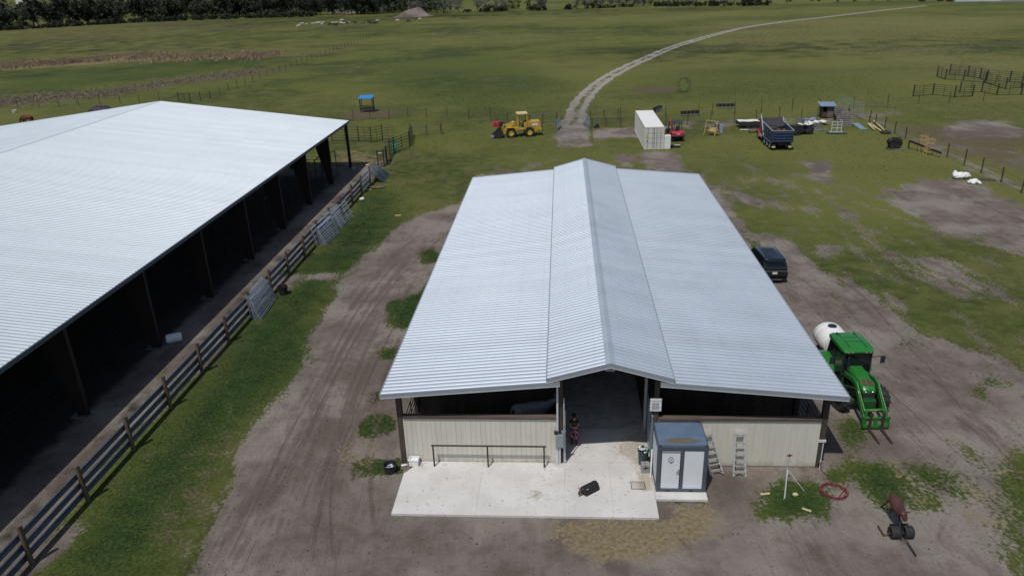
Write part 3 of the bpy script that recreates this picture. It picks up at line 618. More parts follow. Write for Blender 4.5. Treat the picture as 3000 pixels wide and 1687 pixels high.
def clods():
    mb = MB(); n = 5200; x = rng.uniform(-20, 34, n*3); y = rng.uniform(15, 62, n*3); m = masks(x, y)
    du = (x-BO.x)*brt.x+(y-BO.y)*brt.y; dv = (x-BO.x)*bax.x+(y-BO.y)*bax.y; ua = (x-AO.x)*art.x+(y-AO.y)*art.y
    k = np.where((m[:, SAND] > .6) & (ua > 4.3) & ~((np.abs(du) < 10) & (dv > -3.3) & (dv < 38)))[0][:n]
    for i in k:
        s_ = .018+.05*random.random()**4; c = (x[i], y[i], s_*.3); p_ = [(c[0]+random.uniform(-1, 1)*s_, c[1]+random.uniform(-1, 1)*s_, c[2]+random.uniform(-.5, 1)*s_) for _ in range(5)]
        mb.add(p_, [(0, 1, 2), (0, 2, 3), (0, 3, 4), (1, 2, 4), (2, 3, 4), (0, 1, 4)])
    o = mb.build('dirt_clods', mat('dirt_clods', (.12, .095, .08), .95, 0, .6, 1.5), fix=False, smooth=False); o['kind'] = 'stuff'; tag(o, 'small clods and stones strewn over the bare dirt around the barn', 'clods')
clods()
def reeds(band, n, hh, sp_w, c0, c1, label):
    "tall dead grass standing in a band across the left pasture"
    mb = MB(); p = [at2(*q) for q in band]
    for _ in range(n):
        t = random.random()*(len(p)-1); i = int(t); f = t-i
        c = p[i].lerp(p[i+1], f); w = random.gauss(0, sp_w*(.4+.6*math.sin(t*5.1)**2))
        x, y = c.x+random.gauss(0, 1), c.y+w; a_ = random.random()*PI; s_ = random.uniform(.05, .13); h = hh*random.uniform(.3, 1)
        dx, dy = math.cos(a_)*s_, math.sin(a_)*s_; lx, ly = random.gauss(0, .25), random.gauss(0, .25)
        mb.add([(x-dx, y-dy, 0), (x+dx, y+dy, 0), (x+lx, y+ly, h)], [(0, 1, 2)])
    o = mb.build('dead_grass', leafmat('dead_grass_blades', c0, c1), fix=False, smooth=False)
    o['kind'] = 'stuff'; tag(o, label, 'dead grass')
reeds([(-60, 172), (100, 161), (200, 153), (330, 141), (430, 146), (560, 141), (690, 139)], 30000, .95, 7, (.22, .155, .095), (.42, .32, .19), 'farther brighter band of tall tan dead grass across the left pasture')
reeds([(-60, 268), (80, 250), (250, 236), (380, 214), (520, 192), (640, 182)], 10000, .2, 9, (.15, .118, .088), (.25, .20, .15), 'nearer dull purplish brown band of dead grass across the left pasture')
# ================================================================== trees along the far edge of the pasture
LEAF = {'oak': leafmat('oak_leaves', (.010, .016, .008), (.036, .048, .018)), 'pine': leafmat('pine_needles', (.009, .017, .011), (.026, .040, .022)),
        'bare': leafmat('grey_twigs', (.085, .088, .076), (.17, .17, .15)), 'light': leafmat('fresh_leaves', (.05, .075, .012), (.13, .15, .03)), 'bush': leafmat('palmetto_leaves', (.012, .018, .008), (.040, .046, .018))}
def crown_mesh(kind, seed):
    rd = random.Random(seed); mb = MB()
    if kind == 'oak': cl = [((rd.gauss(0, 2.3), rd.gauss(0, 2.3), rd.uniform(2.2, 9.5)), rd.uniform(1.2, 2.3)) for _ in range(24)]; n = 60; q = .42
    elif kind == 'pine': cl = [((rd.gauss(0, .9+1.2*(1-k/13)), rd.gauss(0, .9+1.2*(1-k/13)), 4.5+k*.8), rd.uniform(.7, 1.3)) for k in range(14)]; n = 55; q = .34
    elif kind == 'bare': cl = [((rd.gauss(0, 1.7), rd.gauss(0, 1.7), rd.uniform(2.2, 7.5)), rd.uniform(.8, 1.5)) for _ in range(18)]; n = 60; q = .2
    elif kind == 'light': cl = [((rd.gauss(0, 1.2), rd.gauss(0, 1.2), rd.uniform(.8, 4.2)), rd.uniform(.7, 1.2)) for _ in range(12)]; n = 50; q = .28
    else: cl = [((rd.gauss(0, 1.4), rd.gauss(0, 1.2), rd.uniform(.3, 1.7)), rd.uniform(.5, .9)) for _ in range(11)]; n = 46; q = .26
    for c, r in cl:
        for _ in range(n):
            d = Vector((rd.gauss(0, 1), rd.gauss(0, 1), rd.gauss(0, .8))); d *= r*rd.random()**.4/d.length
            p = Vector(c)+d; p.z = max(p.z, .15)
            a = Vector((rd.gauss(0, 1), rd.gauss(0, 1), rd.gauss(0, .7))).normalized(); b = a.cross(Vector((rd.gauss(0, 1), rd.gauss(0, 1), rd.gauss(0, 1)))).normalized()
            a *= q*rd.uniform(.6, 1.4); b *= q*rd.uniform(.5, 1.1)
            mb.add([p-a-b*.4, p+a*.2-b, p+a, p+b], [(0, 1, 2, 3)])
    return mb.mesh('crown', False, False)
def trunk_mesh(kind, seed):
    rd = random.Random(seed); mb = MB()
    H = {'oak': 6, 'pine': 13, 'bare': 6, 'light': 2.2, 'bush': .8}[kind]; r = {'oak': .34, 'pine': .22, 'bare': .2, 'light': .12, 'bush': .08}[kind]
    mb.path([(0, 0, -.1), (rd.gauss(0, .12), rd.gauss(0, .12), H*.35), (rd.gauss(0, .25), rd.gauss(0, .25), H*.7), (rd.gauss(0, .4), rd.gauss(0, .4), H)], [r*1.2, r*.85, r*.6, r*.25], 7)
    for _ in range({'oak': 7, 'pine': 5, 'bare': 9, 'light': 4, 'bush': 3}[kind]):
        z = H*rd.uniform(.3, .85); a = rd.random()*2*PI; L = H*rd.uniform(.25, .45)
        mb.path([(0, 0, z), (math.cos(a)*L*.5, math.sin(a)*L*.5, z+L*.4), (math.cos(a)*L, math.sin(a)*L, z+L*.9)], [r*.4, r*.28, r*.1], 5)
    return mb.mesh('trunk')
TREES = {}
for kind in LEAF:
    for s_ in range(4): TREES[kind, s_] = (crown_mesh(kind, 50+s_), trunk_mesh(kind, 90+s_))
TL = {'oak': ('oak_tree', 'dark spreading oak in the wall of trees along the far left pasture edge', 'tree', 'dark oaks along the far left pasture edge'),
      'pine': ('pine_tree', 'dark slender pine rising among the oaks at the far left pasture edge', 'tree', 'pines at the far left pasture edge'),
      'bare': ('bare_tree', 'thin grey nearly leafless tree on the far pasture edge right of the dirt mound', 'tree', 'grey bare trees along the far pasture edge'),
      'light': ('young_tree', 'small bright green tree among the grey trees on the far pasture edge', 'tree', 'bright green trees on the far pasture edge'),
      'bush': ('palmetto_bush', 'low dark bush at the foot of the trees along the far pasture edge', 'bush', 'low dark bushes along the far pasture edge')}
_W = 'zeroth first second third fourth fifth sixth seventh eighth ninth tenth eleventh twelfth thirteenth fourteenth fifteenth sixteenth seventeenth eighteenth nineteenth'.split()
_T = ['', '', 'twenty', 'thirty', 'forty']
def nth(i): return _W[i] if i < 20 else (_T[i//10]+'-'+_W[i % 10] if i % 10 else _T[i//10][:-1]+'ieth')
def tree(kind, x, y, sc, label=None, cat=None, name=None, group=None):
    s_ = random.randrange(4); nm, lb, ct, gr = TL[kind]
    t = thing(name or nm, label or lb, cat or ct, (x, y, 0), random.random()*6.28, group or gr); t.scale = (sc, sc, sc*random.uniform(.9, 1.12))
    link(TREES[kind, s_][1], 'trunk', 'bark', t); link(TREES[kind, s_][0], 'crown', LEAF[kind], t)
edge = [(-40, 94), (0, 92), (200, 80), (400, 68), (600, 60), (850, 52), (980, 50), (1100, 45), (1300, 40), (1500, 33), (1700, 27), (1900, 20), (2100, 18), (2250, 16), (2330, 12)]
def edge_y(px):
    for (a, b), (c, d) in zip(edge, edge[1:]):
        if a <= px <= c: return b+(d-b)*(px-a)/(c-a)
    return edge[-1][1]
for i in range(46):
    px_ = -30+i*26+random.uniform(-8, 8)
    if 985 < px_ < 1015 or 930 < px_ < 965: continue
    p = at(px_, edge_y(px_)-3-random.random()*3); tree('oak' if random.random() < .68 else 'pine', p.x, p.y+random.uniform(0, 5), random.uniform(.85, 1.35))
for i in range(26):
    px_ = -30+i*46+random.uniform(-15, 15); p = at(px_, edge_y(px_)); tree('oak' if random.random() < .5 else 'pine', p.x, p.y+random.uniform(14, 28), random.uniform(1.1, 1.6))
for i in range(40):
    px_ = -30+i*24+random.uniform(-8, 8); p = at(px_, edge_y(px_)-1); tree('bush', p.x, p.y+random.uniform(0, 3), random.uniform(.9, 1.9))
for k_, (px_, dy) in enumerate(((1215, 0), (1300, -1), (1318, -3), (1345, 0), (1400, -2), (1425, 0), (1452, 0), (1470, -2), (1580, 2), (1690, 0), (1712, 0), (1740, -1), (1765, -1), (1790, 0), (1812, -1), (1835, -1), (1860, 0), (1885, 0))):
    p = at(px_, edge_y(px_)+dy); tree('bare', p.x, p.y, random.uniform(.85, 1.2), 'thin grey leafless tree, '+nth(k_+1)+' from the left right of the dirt mound')
for k_, (px_, dy) in enumerate(((1250, -8), (1490, -4), (1512, -6), (1548, -9), (1590, -10), (1870, -4), (1885, -5), (1905, -4))):
    p = at(px_, edge_y(px_)+dy); tree('light', p.x, p.y, random.uniform(1.0, 1.6), 'bright green young tree, '+nth(k_+1)+' from the left among the grey trees')
for px_ in (1370, 1420, 1450, 1475, 1560, 1578, 1596, 1660, 1740, 1755, 1775, 1800, 1830, 1850, 1920, 1935, 1950, 1975, 2000, 2030, 2052, 2085, 2110, 2140, 2165, 2190, 2200, 2220, 2245):
    p = at(px_, edge_y(px_)+random.uniform(-1, .5)); tree('bush', p.x, p.y, random.uniform(.8, 1.7))
for k_, px_ in enumerate((1960, 1972, 1984, 1996, 2010, 2130, 2150, 2195, 2250)):
    p = at(px_, edge_y(px_)-2); tree('pine', p.x, p.y, random.uniform(.8, 1.1), 'slender skyline pine, '+nth(k_+1)+' from the left in the grove by the farm track', None, None, 'pines in the open grove by the track')
for k_, (px_, py_, w_) in enumerate(((2310, 6, .6), (2378, 3, .5), (2396, 4, .5), (2455, 7, .9), (2503, 7, .7), (2555, 3, .5), (2601, 4, .35))):
    p = at(px_, py_); tree('light' if px_ > 2400 else 'bush', p.x, p.y, w_, 'small round shrub, '+nth(k_+1)+' from the left on the pale ground beyond the track', 'shrub', 'round_shrub', 'lone shrubs beyond the farm track')
# the wood behind reads as one mass
mb = MB(); rd = random.Random(3)
for _ in range(430):
    px_ = rd.uniform(-90, 1260); b = at(px_, 56 if px_ < 400 else 46); x, y = b.x+rd.gauss(0, 6), b.y+rd.uniform(18, 85); hz = rd.uniform(5, 14)
    for _ in range(60):
        c = Vector((x+rd.gauss(0, 2.6), y+rd.gauss(0, 2.6), abs(rd.gauss(hz*.55, hz*.26))+.2)); a_ = Vector((rd.gauss(0, 1), rd.gauss(0, 1), rd.gauss(0, 1))).normalized()*rd.uniform(.4, 1.0); b_ = a_.cross(Vector((rd.gauss(0, 1), rd.gauss(0, 1), rd.gauss(0, 1)))).normalized()*rd.uniform(.4, .9)
        mb.add([c-a_, c-b_, c+a_, c+b_], [(0, 1, 2, 3)])
o = mb.build('woodland', LEAF['oak'], fix=False, smooth=False); o['kind'] = 'stuff'; tag(o, 'dense dark wood filling the far left beyond the pasture', 'woodland')

# unseen clouds of loose puffs, added above the view to shade the far pasture
def shade_cloud(cx, cy, rx, ry, n, seed):
    rd = random.Random(seed); mb = MB(); z0 = 420; ox, oy = sdir.x/sdir.z*z0, sdir.y/sdir.z*z0
    for _ in range(n):
        a = rd.random()*2*PI; r = math.sqrt(rd.random())**1.15; x = cx+ox+math.cos(a)*r*rx; y = cy+oy+math.sin(a)*r*ry; s_ = rd.uniform(1.1, 2.3)*(1.15-.5*r)
        c = Vector((x, y, z0+rd.uniform(-4, 22)*(1-r)))
        p_ = [c+Vector((rd.gauss(0, 1), rd.gauss(0, 1), rd.gauss(0, .6))).normalized()*s_ for _ in range(5)]
        mb.add(p_, [(0, 1, 2), (0, 2, 3), (0, 3, 4), (1, 2, 4), (2, 3, 4), (0, 1, 4)])
    struct(mb.build('shade_cloud', 'shade_cloud', None, fix=False, smooth=False))
shade_cloud(-205, 300, 185, 120, 6500, 1)
shade_cloud(-40, 430, 230, 45, 3000, 2)
shade_cloud(75, 205, 75, 26, 560, 3)
# ================================================================== horse barn
barn = thing('horse_barn', 'long open horse barn with silver ribbed roof, raised centre ridge and tan front walls', 'barn', BO, -BPH)
BL = 37.7
def ribbed(u0, z0, u1, z1, v0, v1, pitch=.3048, hgt=.027, wb=.09, wt=.03):
    "sheet of ribbed roofing: ribs run up the slope from (u0,z0) to (u1,z1) and repeat along v"
    mb = MB(); sl = Vector((u1-u0, 0, z1-z0)).normalized(); nz = Vector((-sl.z, 0, sl.x)); nz = nz if nz.z > 0 else -nz
    prof = [(v0, 0)]; v = v0+pitch*.5
    while v < v1-wb:
        prof += [(v-wb/2, 0), (v-wt/2, hgt), (v+wt/2, hgt), (v+wb/2, 0), (v+pitch*.36, 0), (v+pitch*.38, .008), (v+pitch*.42, .008), (v+pitch*.44, 0)]; v += pitch
    prof.append((v1, 0))
    for vv, hh in prof:
        mb.v += [(u0+nz.x*hh, vv, z0+nz.z*hh), (u1+nz.x*hh, vv, z1+nz.z*hh)]
    mb.f = [(2*i, 2*i+1, 2*i+3, 2*i+2) for i in range(len(prof)-1)]
    return mb
ZE, ZI, ZM, ZR = 4.03, 4.70, 4.86, 5.60; UE, UI, UM = 10.07, 2.15, 2.70
def zlow(u): return ZE+(ZI-ZE)*(UE-abs(u))/(UE-UI)
for s in (-1, 1):
    rp = ribbed(s*UE, ZE, s*UI, ZI, 0, BL).build('lower_roof_panel', 'galv', barn, smooth=False)
    up = ribbed(s*UM, ZM, s*.0, ZR, 0, BL).build('raised_roof_panel', 'galv', barn, smooth=False)
    for v in (0, BL):
        d = -.03 if v == 0 else .03
        f = MB().prism([(s*(UE+.03), ZE+.03), (s*UI, ZI+.03), (s*UI, ZI-.165), (s*(UE+.03), ZE-.165)], v, v+d).build('rake_trim', 'trim', barn)
        MB().prism([(s*(UE+.03), ZE-.165), (s*UI, ZI-.165), (s*UI, ZI-.195), (s*(UE+.03), ZE-.195)], v+d*1.2, v-d*.5).build('trim_lip', 'trim_light', f)
        f = MB().prism([(s*(UM+.03), ZM+.03), (0, ZR+.05), (0, ZR-.15), (s*(UM+.03), ZM-.17)], v, v+d).build('gable_trim', 'trim', barn)
        MB().prism([(s*(UM+.03), ZM-.17), (0, ZR-.15), (0, ZR-.18), (s*(UM+.03), ZM-.20)], v+d*1.2, v-d*.5).build('trim_lip', 'trim_light', f)
    MB().box(*sorted((s*UE, s*(UE+.06))), 0, BL, ZE-.15, ZE+.012).build('eave_trim', 'trim', barn)
    MB().box(*sorted((s*UM, s*(UM+.05))), 0, BL, ZM-.12, ZM+.012).build('eave_trim', 'trim', barn)
    MB().box(*sorted((s*2.28, s*2.32)), .05, BL-.05, zlow(2.3)-.05, ZM+.10).build('clerestory_wall', 'trim', barn)
    MB().prism([(s*2.16, ZI+.05), (s*2.45, ZI+.045), (s*2.45, ZI+.065), (s*2.16, ZI+.2)], .1, BL-.1).build('flashing', 'trim', barn)
MB().prism([(-.2, ZR-.015), (0, ZR+.055), (.2, ZR-.015), (.2, ZR-.03), (0, ZR+.04), (-.2, ZR-.03)], -.01, BL+.01).build('ridge_cap', 'galv', barn)
# purlins and rafters under the sheets, one frame
mb = MB()
for s in (-1, 1):
    for k in range(9):
        u = s*(2.5+k*.9); mb.box(u-.04, u+.04, .05, BL-.05, zlow(u)-.18, zlow(u)-.03)
    for k in range(11):
        v = .65+k*3.64; mb.bar((s*9.6, v, zlow(9.6)-.28), (s*2.2, v, zlow(2.2)-.28), .1, .2)
        mb.bar((s*2.4, v, ZM-.12), (0, v, ZR-.22), .08, .16)
    for k in range(3):
        u = s*(.6+k*.75); z = ZR-(ZR-ZM)*abs(u)/UM-.1; mb.box(u-.03, u+.03, .05, BL-.05, z-.1, z+.02)
mb.build('roof_framing', 'wood_dark', barn)
# front walls of tan ribbed steel with a weathered rail on top
def siding(u0, u1, v, z0, z1, p=.2286):
    mb = MB(); pr = [(u0, 0)]; u = u0+p*.5
    while u < u1-.03: pr += [(u-.018, 0), (u-.008, -.02), (u+.008, -.02), (u+.018, 0)]; u += p
    pr.append((u1, 0))
    for a, d in pr: mb.v += [(a, v+d, z0), (a, v+d, z1)]
    mb.f = [(2*i, 2*i+2, 2*i+3, 2*i+1) for i in range(len(pr)-1)]
    return mb
for a, b in ((-9.33, -2.22), (2.22, 9.33)):
    siding(a, b, .60, .04, 2.46).build('front_wall', 'tan', barn, smooth=False)
    MB().box(a, b, .63, .70, .03, 2.46).build('wall_backing', 'wood_dark', barn)
    MB().box(a, b, .52, .80, 2.465, 2.58).build('wall_rail', 'wood_rail', barn, bevel=.01)
    siding(a, b, BL-.5, .04, 2.46).build('rear_wall', 'tan', barn, smooth=False)
    MB().box(a, b, BL-.62, BL-.53, .03, 2.5).build('wall_backing', 'wood_dark', barn)
# posts
for k in range(11):
    v = .70+k*3.63
    for s in (-1, 1):
        MB().box(s*9.46-.125, s*9.46+.125, v-.125, v+.125, -.1, zlow(9.46)-.03).build('post', 'wood_dark', barn, bevel=.012)
        MB().box(s*2.12-.1, s*2.12+.1, v-.1, v+.1, -.1, ZM-.1).build('post', 'wood_dark', barn, bevel=.012)
# pipe gates closing the stalls on the long sides
sg = MB()
for z in (.35, .65, .95, 1.25, 1.55, 1.85): sg.tube((0, .2, z), (0, 3.4, z), .025, 6)
for y in (.2, 1.8, 3.4): sg.tube((0, y, .3), (0, y, 1.9), .025, 6)
sgm = sg.mesh('stall_gate')
for s in (-1, 1):
    for k in range(10): link(sgm, 'stall_gate', 'pipe_dark', barn, (s*9.36, .70+k*3.63, .3))
# aisle walls and cross partitions: dark boards, with pale green steel on the right front
for s in (-1, 1):
    MB().box(*sorted((s*2.16, s*2.21)), .82, BL-.8, .1, 2.5).build('aisle_wall', 'wood_dark', barn)
    for k in range(1, 10):
        v = .70+k*3.63; MB().box(*sorted((s*2.23, s*9.3)), v-.03, v+.03, .05, 2.6).build('stall_partition', 'wood_dark', barn)
ds = MB().box(2.02, 2.07, .95, 3.6, .18, 2.35)
for v in (1.0, 2.28, 3.55): ds.box(1.985, 2.02, v-.04, v+.04, .16, 2.4)
for z in (.2, 2.34): ds.box(1.985, 2.02, .95, 3.6, z-.04, z+.04)
ds.build('stall_door', 'box_grey', barn)
MB().box(1.98, 2.05, 3.75, 4.9, .1, 1.3).build('kick_board', 'rust', barn)
MB().box(1.86, 1.98, 3.0, 3.08, .1, 3.2).build('door_post', 'trim', barn)
# electrics on the left aisle post
for du, w, z0, z1 in ((-2.27, .045, .1, 4.75), (-2.17, .04, .1, 1.1), (-2.33, .035, .1, 1.1)):
    MB().tube((du, .50, z0), (du, .50, z1), w/1, 8).build('conduit', 'trim_light', barn)
MB().tube((-1.98, .5, .1), (-1.98, .5, 3.6), .022, 8).build('conduit', 'trim_light', barn)
MB().bar((-1.93, .55, .1), (-1.93, .62, 2.9), .05, .03).build('gate_stile', 'trim_light', barn)
eb = MB().box(-2.37, -1.99, .37, .49, 1.06, 1.74).build('electrical_box', 'box_grey', barn, bevel=.012)
MB().box(-2.34, -2.02, .357, .367, 1.1, 1.7).build('box_door', 'box_grey', eb)
MB().box(-2.43, -2.25, .40, .50, 1.76, 1.92).build('junction_box', 'ink', barn, bevel=.008)
MB().box(-2.09, -1.93, .42, .50, 1.78, 1.95).build('junction_box', 'box_grey', barn, bevel=.008)
MB().path([(-2.03, .45, 1.95), (-2.05, .38, 2.1), (-1.97, .36, 2.25), (-1.90, .40, 2.05)], .014, 6).build('cable', 'ink', barn)
fl = MB().box(-.2, .2, .12, .26, ZR-.42, ZR-.27).build('flood_light', 'trim_light', barn, bevel=.01)
MB().box(-.17, .17, .105, .118, ZR-.40, ZR-.29).build('lens', 'grey_plastic', fl)
# spigot pipe on the right corner post
MB().path([(9.50, .48, -.05), (9.50, .48, 1.35)], .022, 8).build('water_pipe', 'trim_light', barn)
MB().box(9.44, 9.57, .42, .54, .3, .42).build('spigot', 'chrome', barn)
MB().box(9.30, 9.62, .53, .60, 1.38, 1.5).build('post_strap', 'trim_light', barn)
# warning sign on the right aisle post
sg_ = thing('warning_sign', 'white warning sign with lines of small print on the right aisle post of the barn', 'sign', BW(2.06, .50, 3.29), -BPH)
MB().box(-.25, .25, -.012, .012, -.32, .32).build('sign_board', 'white_plastic', sg_, bevel=.004)
MB().prism([(-.235, -.305), (.235, -.305), (.235, .305), (-.235, .305)], -.0145, -.0125).build('sign_border', 'trim', sg_)
MB().prism([(-.225, -.295), (.225, -.295), (.225, .295), (-.225, .295)], -.0175, -.0150).build('sign_face', 'white_plastic', sg_)
text('WARNING', 'heading', .098, 'ink', sg_, (0, -.020, .215), (PI/2, 0, 0), .001)
mb = MB()
for k in range(9):
    z = .12-k*.044; L = .18+random.uniform(-.035, .02); x = -L
    while x < L-.03: w = random.uniform(.03, .075); mb.box(x, min(x+w, L), -.0205, -.0178, z-.011, z+.011); x += w+.014
mb.build('small_print', 'ink', sg_)

# ------------------------------------------------------------------ concrete in front and through the aisle
def concrete_mat():
    m, t, b = newmat('stained_concrete'); P = t.n('NewGeometry').outputs['Position']
    n1 = t.noise(P, .6, 5, .6); n2 = t.noise(P, 7, 4, .65); n3 = t.noise(P, 2.6, 3, .5)
    c = t.mix(t.step(n1, .3, .7), (.545, .53, .51), (.64, .63, .615))
    c = t.mix(t.math('MULTIPLY', t.step(n2, .45, .75), .25), c, (.42, .40, .37))
    sp = t.math('MULTIPLY', t.step(n2, .615, .66), t.step(n3, .47, .58))
    c = t.mix(t.math('MULTIPLY', sp, .7), c, (.18, .14, .11))
    at_ = t.n('Attribute', attribute_name='stain'); s_ = t.math('ADD', at_.outputs['Fac'], t.math('MULTIPLY', t.math('SUBTRACT', n2, .5), 1.6))
    c = t.mix(t.math('MULTIPLY', t.step(s_, .30, .95), .62), c, (.29, .235, .155))
    t.inp(b, 'Base Color', c); t.inp(b, 'Roughness', .9)
    bn = t.n('Bump'); t.inp(bn, 'Height', n2); t.inp(bn, 'Strength', .5); t.inp(bn, 'Distance', .01); t.inp(b, 'Normal', bn.outputs[0])
    return m
CM = concrete_mat()
STAINS = [(-3.2, -1.75, .42, .9), (1.75, .15, .55, .85), (1.6, -.6, .5, .8), (1.55, -1.15, .35, .8), (1.0, 1.5, .8, .7), (1.6, 2.6, .9, .9), (1.7, .9, .5, .8), (-8.6, .25, .35, .7), (-5.5, .5, .3, .6), (-2.3, .45, .3, .8), (-3.6, .1, .25, .4), (.6, -.6, .3, .35), (-8.8, -2.6, .3, .3), (.1, .7, .3, .4), (-1.4, .55, .35, .4)]
def slab(name, u0, u1, v0, v1, z, cut=None):
    st = .11; nu, nv = max(2, int((u1-u0)/st)), max(2, int((v1-v0)/st)); mb = MB(); al = []
    pts = lambda u, v: (u, v)
    for j in range(nv+1):
        for i in range(nu+1):
            u = u0+(u1-u0)*i/nu; v = v0+(v1-v0)*j/nv
            if cut: u, v = cut(u, v)
            mb.v.append((u, v, z)); al.append(min(1, (.0)+sum(a*math.exp(-((u-x)**2+(v-y)**2)/(r*r)) for x, y, r, a in STAINS)))
    for j in range(nv):
        for i in range(nu): k = j*(nu+1)+i; mb.f.append((k, k+1, k+nu+2, k+nu+1))
    # skirt
    n0 = len(mb.v); rim = [i for i in range(nu+1)]+[j*(nu+1)+nu for j in range(1, nv+1)]+[nv*(nu+1)+i for i in range(nu-1, -1, -1)]+[j*(nu+1) for j in range(nv-1, 0, -1)]
    for r_ in rim: p = mb.v[r_]; mb.v.append((p[0], p[1], -.05)); al.append(al[r_])
    for i in range(len(rim)): j = (i+1) % len(rim); mb.f.append((rim[i], rim[j], n0+j, n0+i))
    me = mb.mesh(name, False); a = me.attributes.new('stain', 'FLOAT', 'POINT'); a.data.foreach_set('value', np.array(al, np.float32))
    return me
pad = bpy.data.objects.new('concrete_pad', None); COL.objects.link(pad); pad.location = BO; pad.rotation_euler = (0, 0, -BPH); struct(pad)
def cutL(u, v):
    if u < -8.6 and v > -.3:      # worn corner by the left post
        u = max(u, -9.25+(v+.3)*.62)
    return u, v
for u0_, u1_, c_ in ((-9.3, -5.72, cutL), (-5.714, -1.96, None), (-1.954, .06, None), (.066, 1.92, None)):
    link(slab('slab', u0_, u1_, -3.09, .585 if u1_ < -1.9 else .66, .1, c_), 'slab', CM, pad)
link(slab('slab', 1.932, 4.12, -1.9, .57, .1), 'slab', CM, pad)
link(slab('slab', -2.0, 2.0, .672, 3.4, .1), 'slab', CM, pad)
link(slab('aisle_floor', -2.0, 2.0, 3.41, BL-.5, .1), 'aisle_floor', mat('dusty_aisle_floor', (.52, .505, .49), .95, 0, .25, 3, dirt=(.05, .045, .04)), pad)

# ------------------------------------------------------------------ hitching rail
hr = thing('hitching_rail', 'dark pipe hitching rail on three legs in front of the left tan barn wall', 'hitching rail', BW(-5.42, .22, .1), -BPH)
MB().tube((-2.62, 0, 1.14), (2.62, 0, 1.14), .042, 10).build('top_rail', 'pipe_dark', hr)
for x in (-2.55, -.05, 2.53): MB().tube((x, 0, -.05), (x, 0, 1.12), .038, 10).build('leg', 'pipe_dark', hr)

# ------------------------------------------------------------------ portable restroom
pr = thing('portable_restroom', 'slate blue and pale grey portable restroom cabin with a closed door on the concrete', 'restroom cabin', (5.93, 26.2, .1), -BPH)
w, d, h = 2.13, 1.9, 2.34
mb = MB()
for x in (0, w-.17): 
    for y in (0, d-.17): mb.box(x, x+.17, y, y+.17, 0, h)
mb.box(.17, w-.17, .002, .15, 0, .16).box(.17, w-.17, .002, .15, h-.2, h).box(.17, w-.17, d-.15, d-.002, 0, .16).box(.17, w-.17, d-.15, d-.002, h-.2, h)
for x in (.002, w-.13): mb.box(x, x+.128, .17, d-.17, 0, .16).box(x, x+.128, .17, d-.17, h-.2, h)
mb.box(1.0, 1.12, .002, .12, .16, h-.2)
mb.build('frame', 'slate', pr, bevel=.012)
for x in (.04, w-.16):
    for y in (-.004, d-.1): MB().box(x, x+.12, y, y+.104, h+.001, h+.012).build('corner_casting', 'ink', pr)
for x in (.42, 1.42): MB().box(x, x+.18, -.004, .01, .03, .1).build('fork_pocket', 'ink', pr)
rf = MB().box(.1, w-.1, .1, d-.1, h-.04, h+.008).box(.1, w-.1, .86, .9, h+.01, h+.024)
rf.box(.06, .1, .1, d-.1, h-.03, h+.02).box(w-.1, w-.06, .1, d-.1, h-.03, h+.02).build('roof', 'slate_roof', pr)
def stain_mat():
    m, t, b = newmat('dried_mud_stain'); P = t.n('TexCoord').outputs['Object']; n = t.noise(P, 9, 4, .7)
    uv = t.n('SeparateXYZ'); t.inp(uv, 0, P)
    ex = t.math('MULTIPLY', t.math('SUBTRACT', uv.outputs[0], 1.06), 1.35); ey = t.math('MULTIPLY', t.math('SUBTRACT', uv.outputs[1], .42), 5.2)
    rr = t.math('SQRT', t.math('ADD', t.math('MULTIPLY', ex, ex), t.math('MULTIPLY', ey, ey)))
    k = t.math('MULTIPLY', t.step(t.math('ADD', rr, t.math('MULTIPLY', n, 1.5)), 2.05, 1.05), .62)
    tr = t.n('BsdfTransparent'); mx = t.n('MixShader'); t.inp(b, 'Base Color', (.20, .165, .10)); t.inp(b, 'Roughness', .95)
    t.inp(mx, 0, k); m.node_tree.links.new(tr.outputs[0], mx.inputs[1]); m.node_tree.links.new(b.outputs[0], mx.inputs[2])
    m.node_tree.links.new(mx.outputs[0], m.node_tree.nodes['Material Output'].inputs[0]); return m
MB().box(.14, w-.14, .13, .84, h+.0105, h+.0115).build('mud_stain', stain_mat(), pr)
dr = MB().box(.2, .97, .035, .06, .17, h-.3).build('door', 'panel_grey', pr, bevel=.006)
MB().box(.19, .985, .0, .05, h-.29, h-.235).build('door_canopy', 'trim', pr)
MB().box(.88, .93, -.03, .032, 1.0, 1.2).build('door_handle', 'chrome', dr)
MB().box(.80, .93, -.045, -.02, 1.06, 1.09).build('lever', 'chrome', dr)
em = MB(); em.path([(.49, .030, 1.72), (.58, .030, 1.80), (.67, .030, 1.72), (.69, .030, 1.58), (.58, .030, 1.46), (.47, .030, 1.58)], .012, 6, True)
em.box(.535, .555, .026, .034, 1.6, 1.68).box(.605, .625, .026, .034, 1.6, 1.68).box(.55, .61, .026, .034, 1.53, 1.55); em.build('emblem', 'ink', dr)
MB().box(1.14, w-.18, .035, .06, .17, h-.24).build('front_panel', 'panel_grey', pr)
for x in (.03, w-.06): MB().box(x, x+.03, .18, d-.18, .17, h-.21).build('side_panel', 'panel_grey', pr)
MB().box(.18, w-.18, d-.06, d-.03, .17, h-.21).build('rear_panel', 'panel_grey', pr)

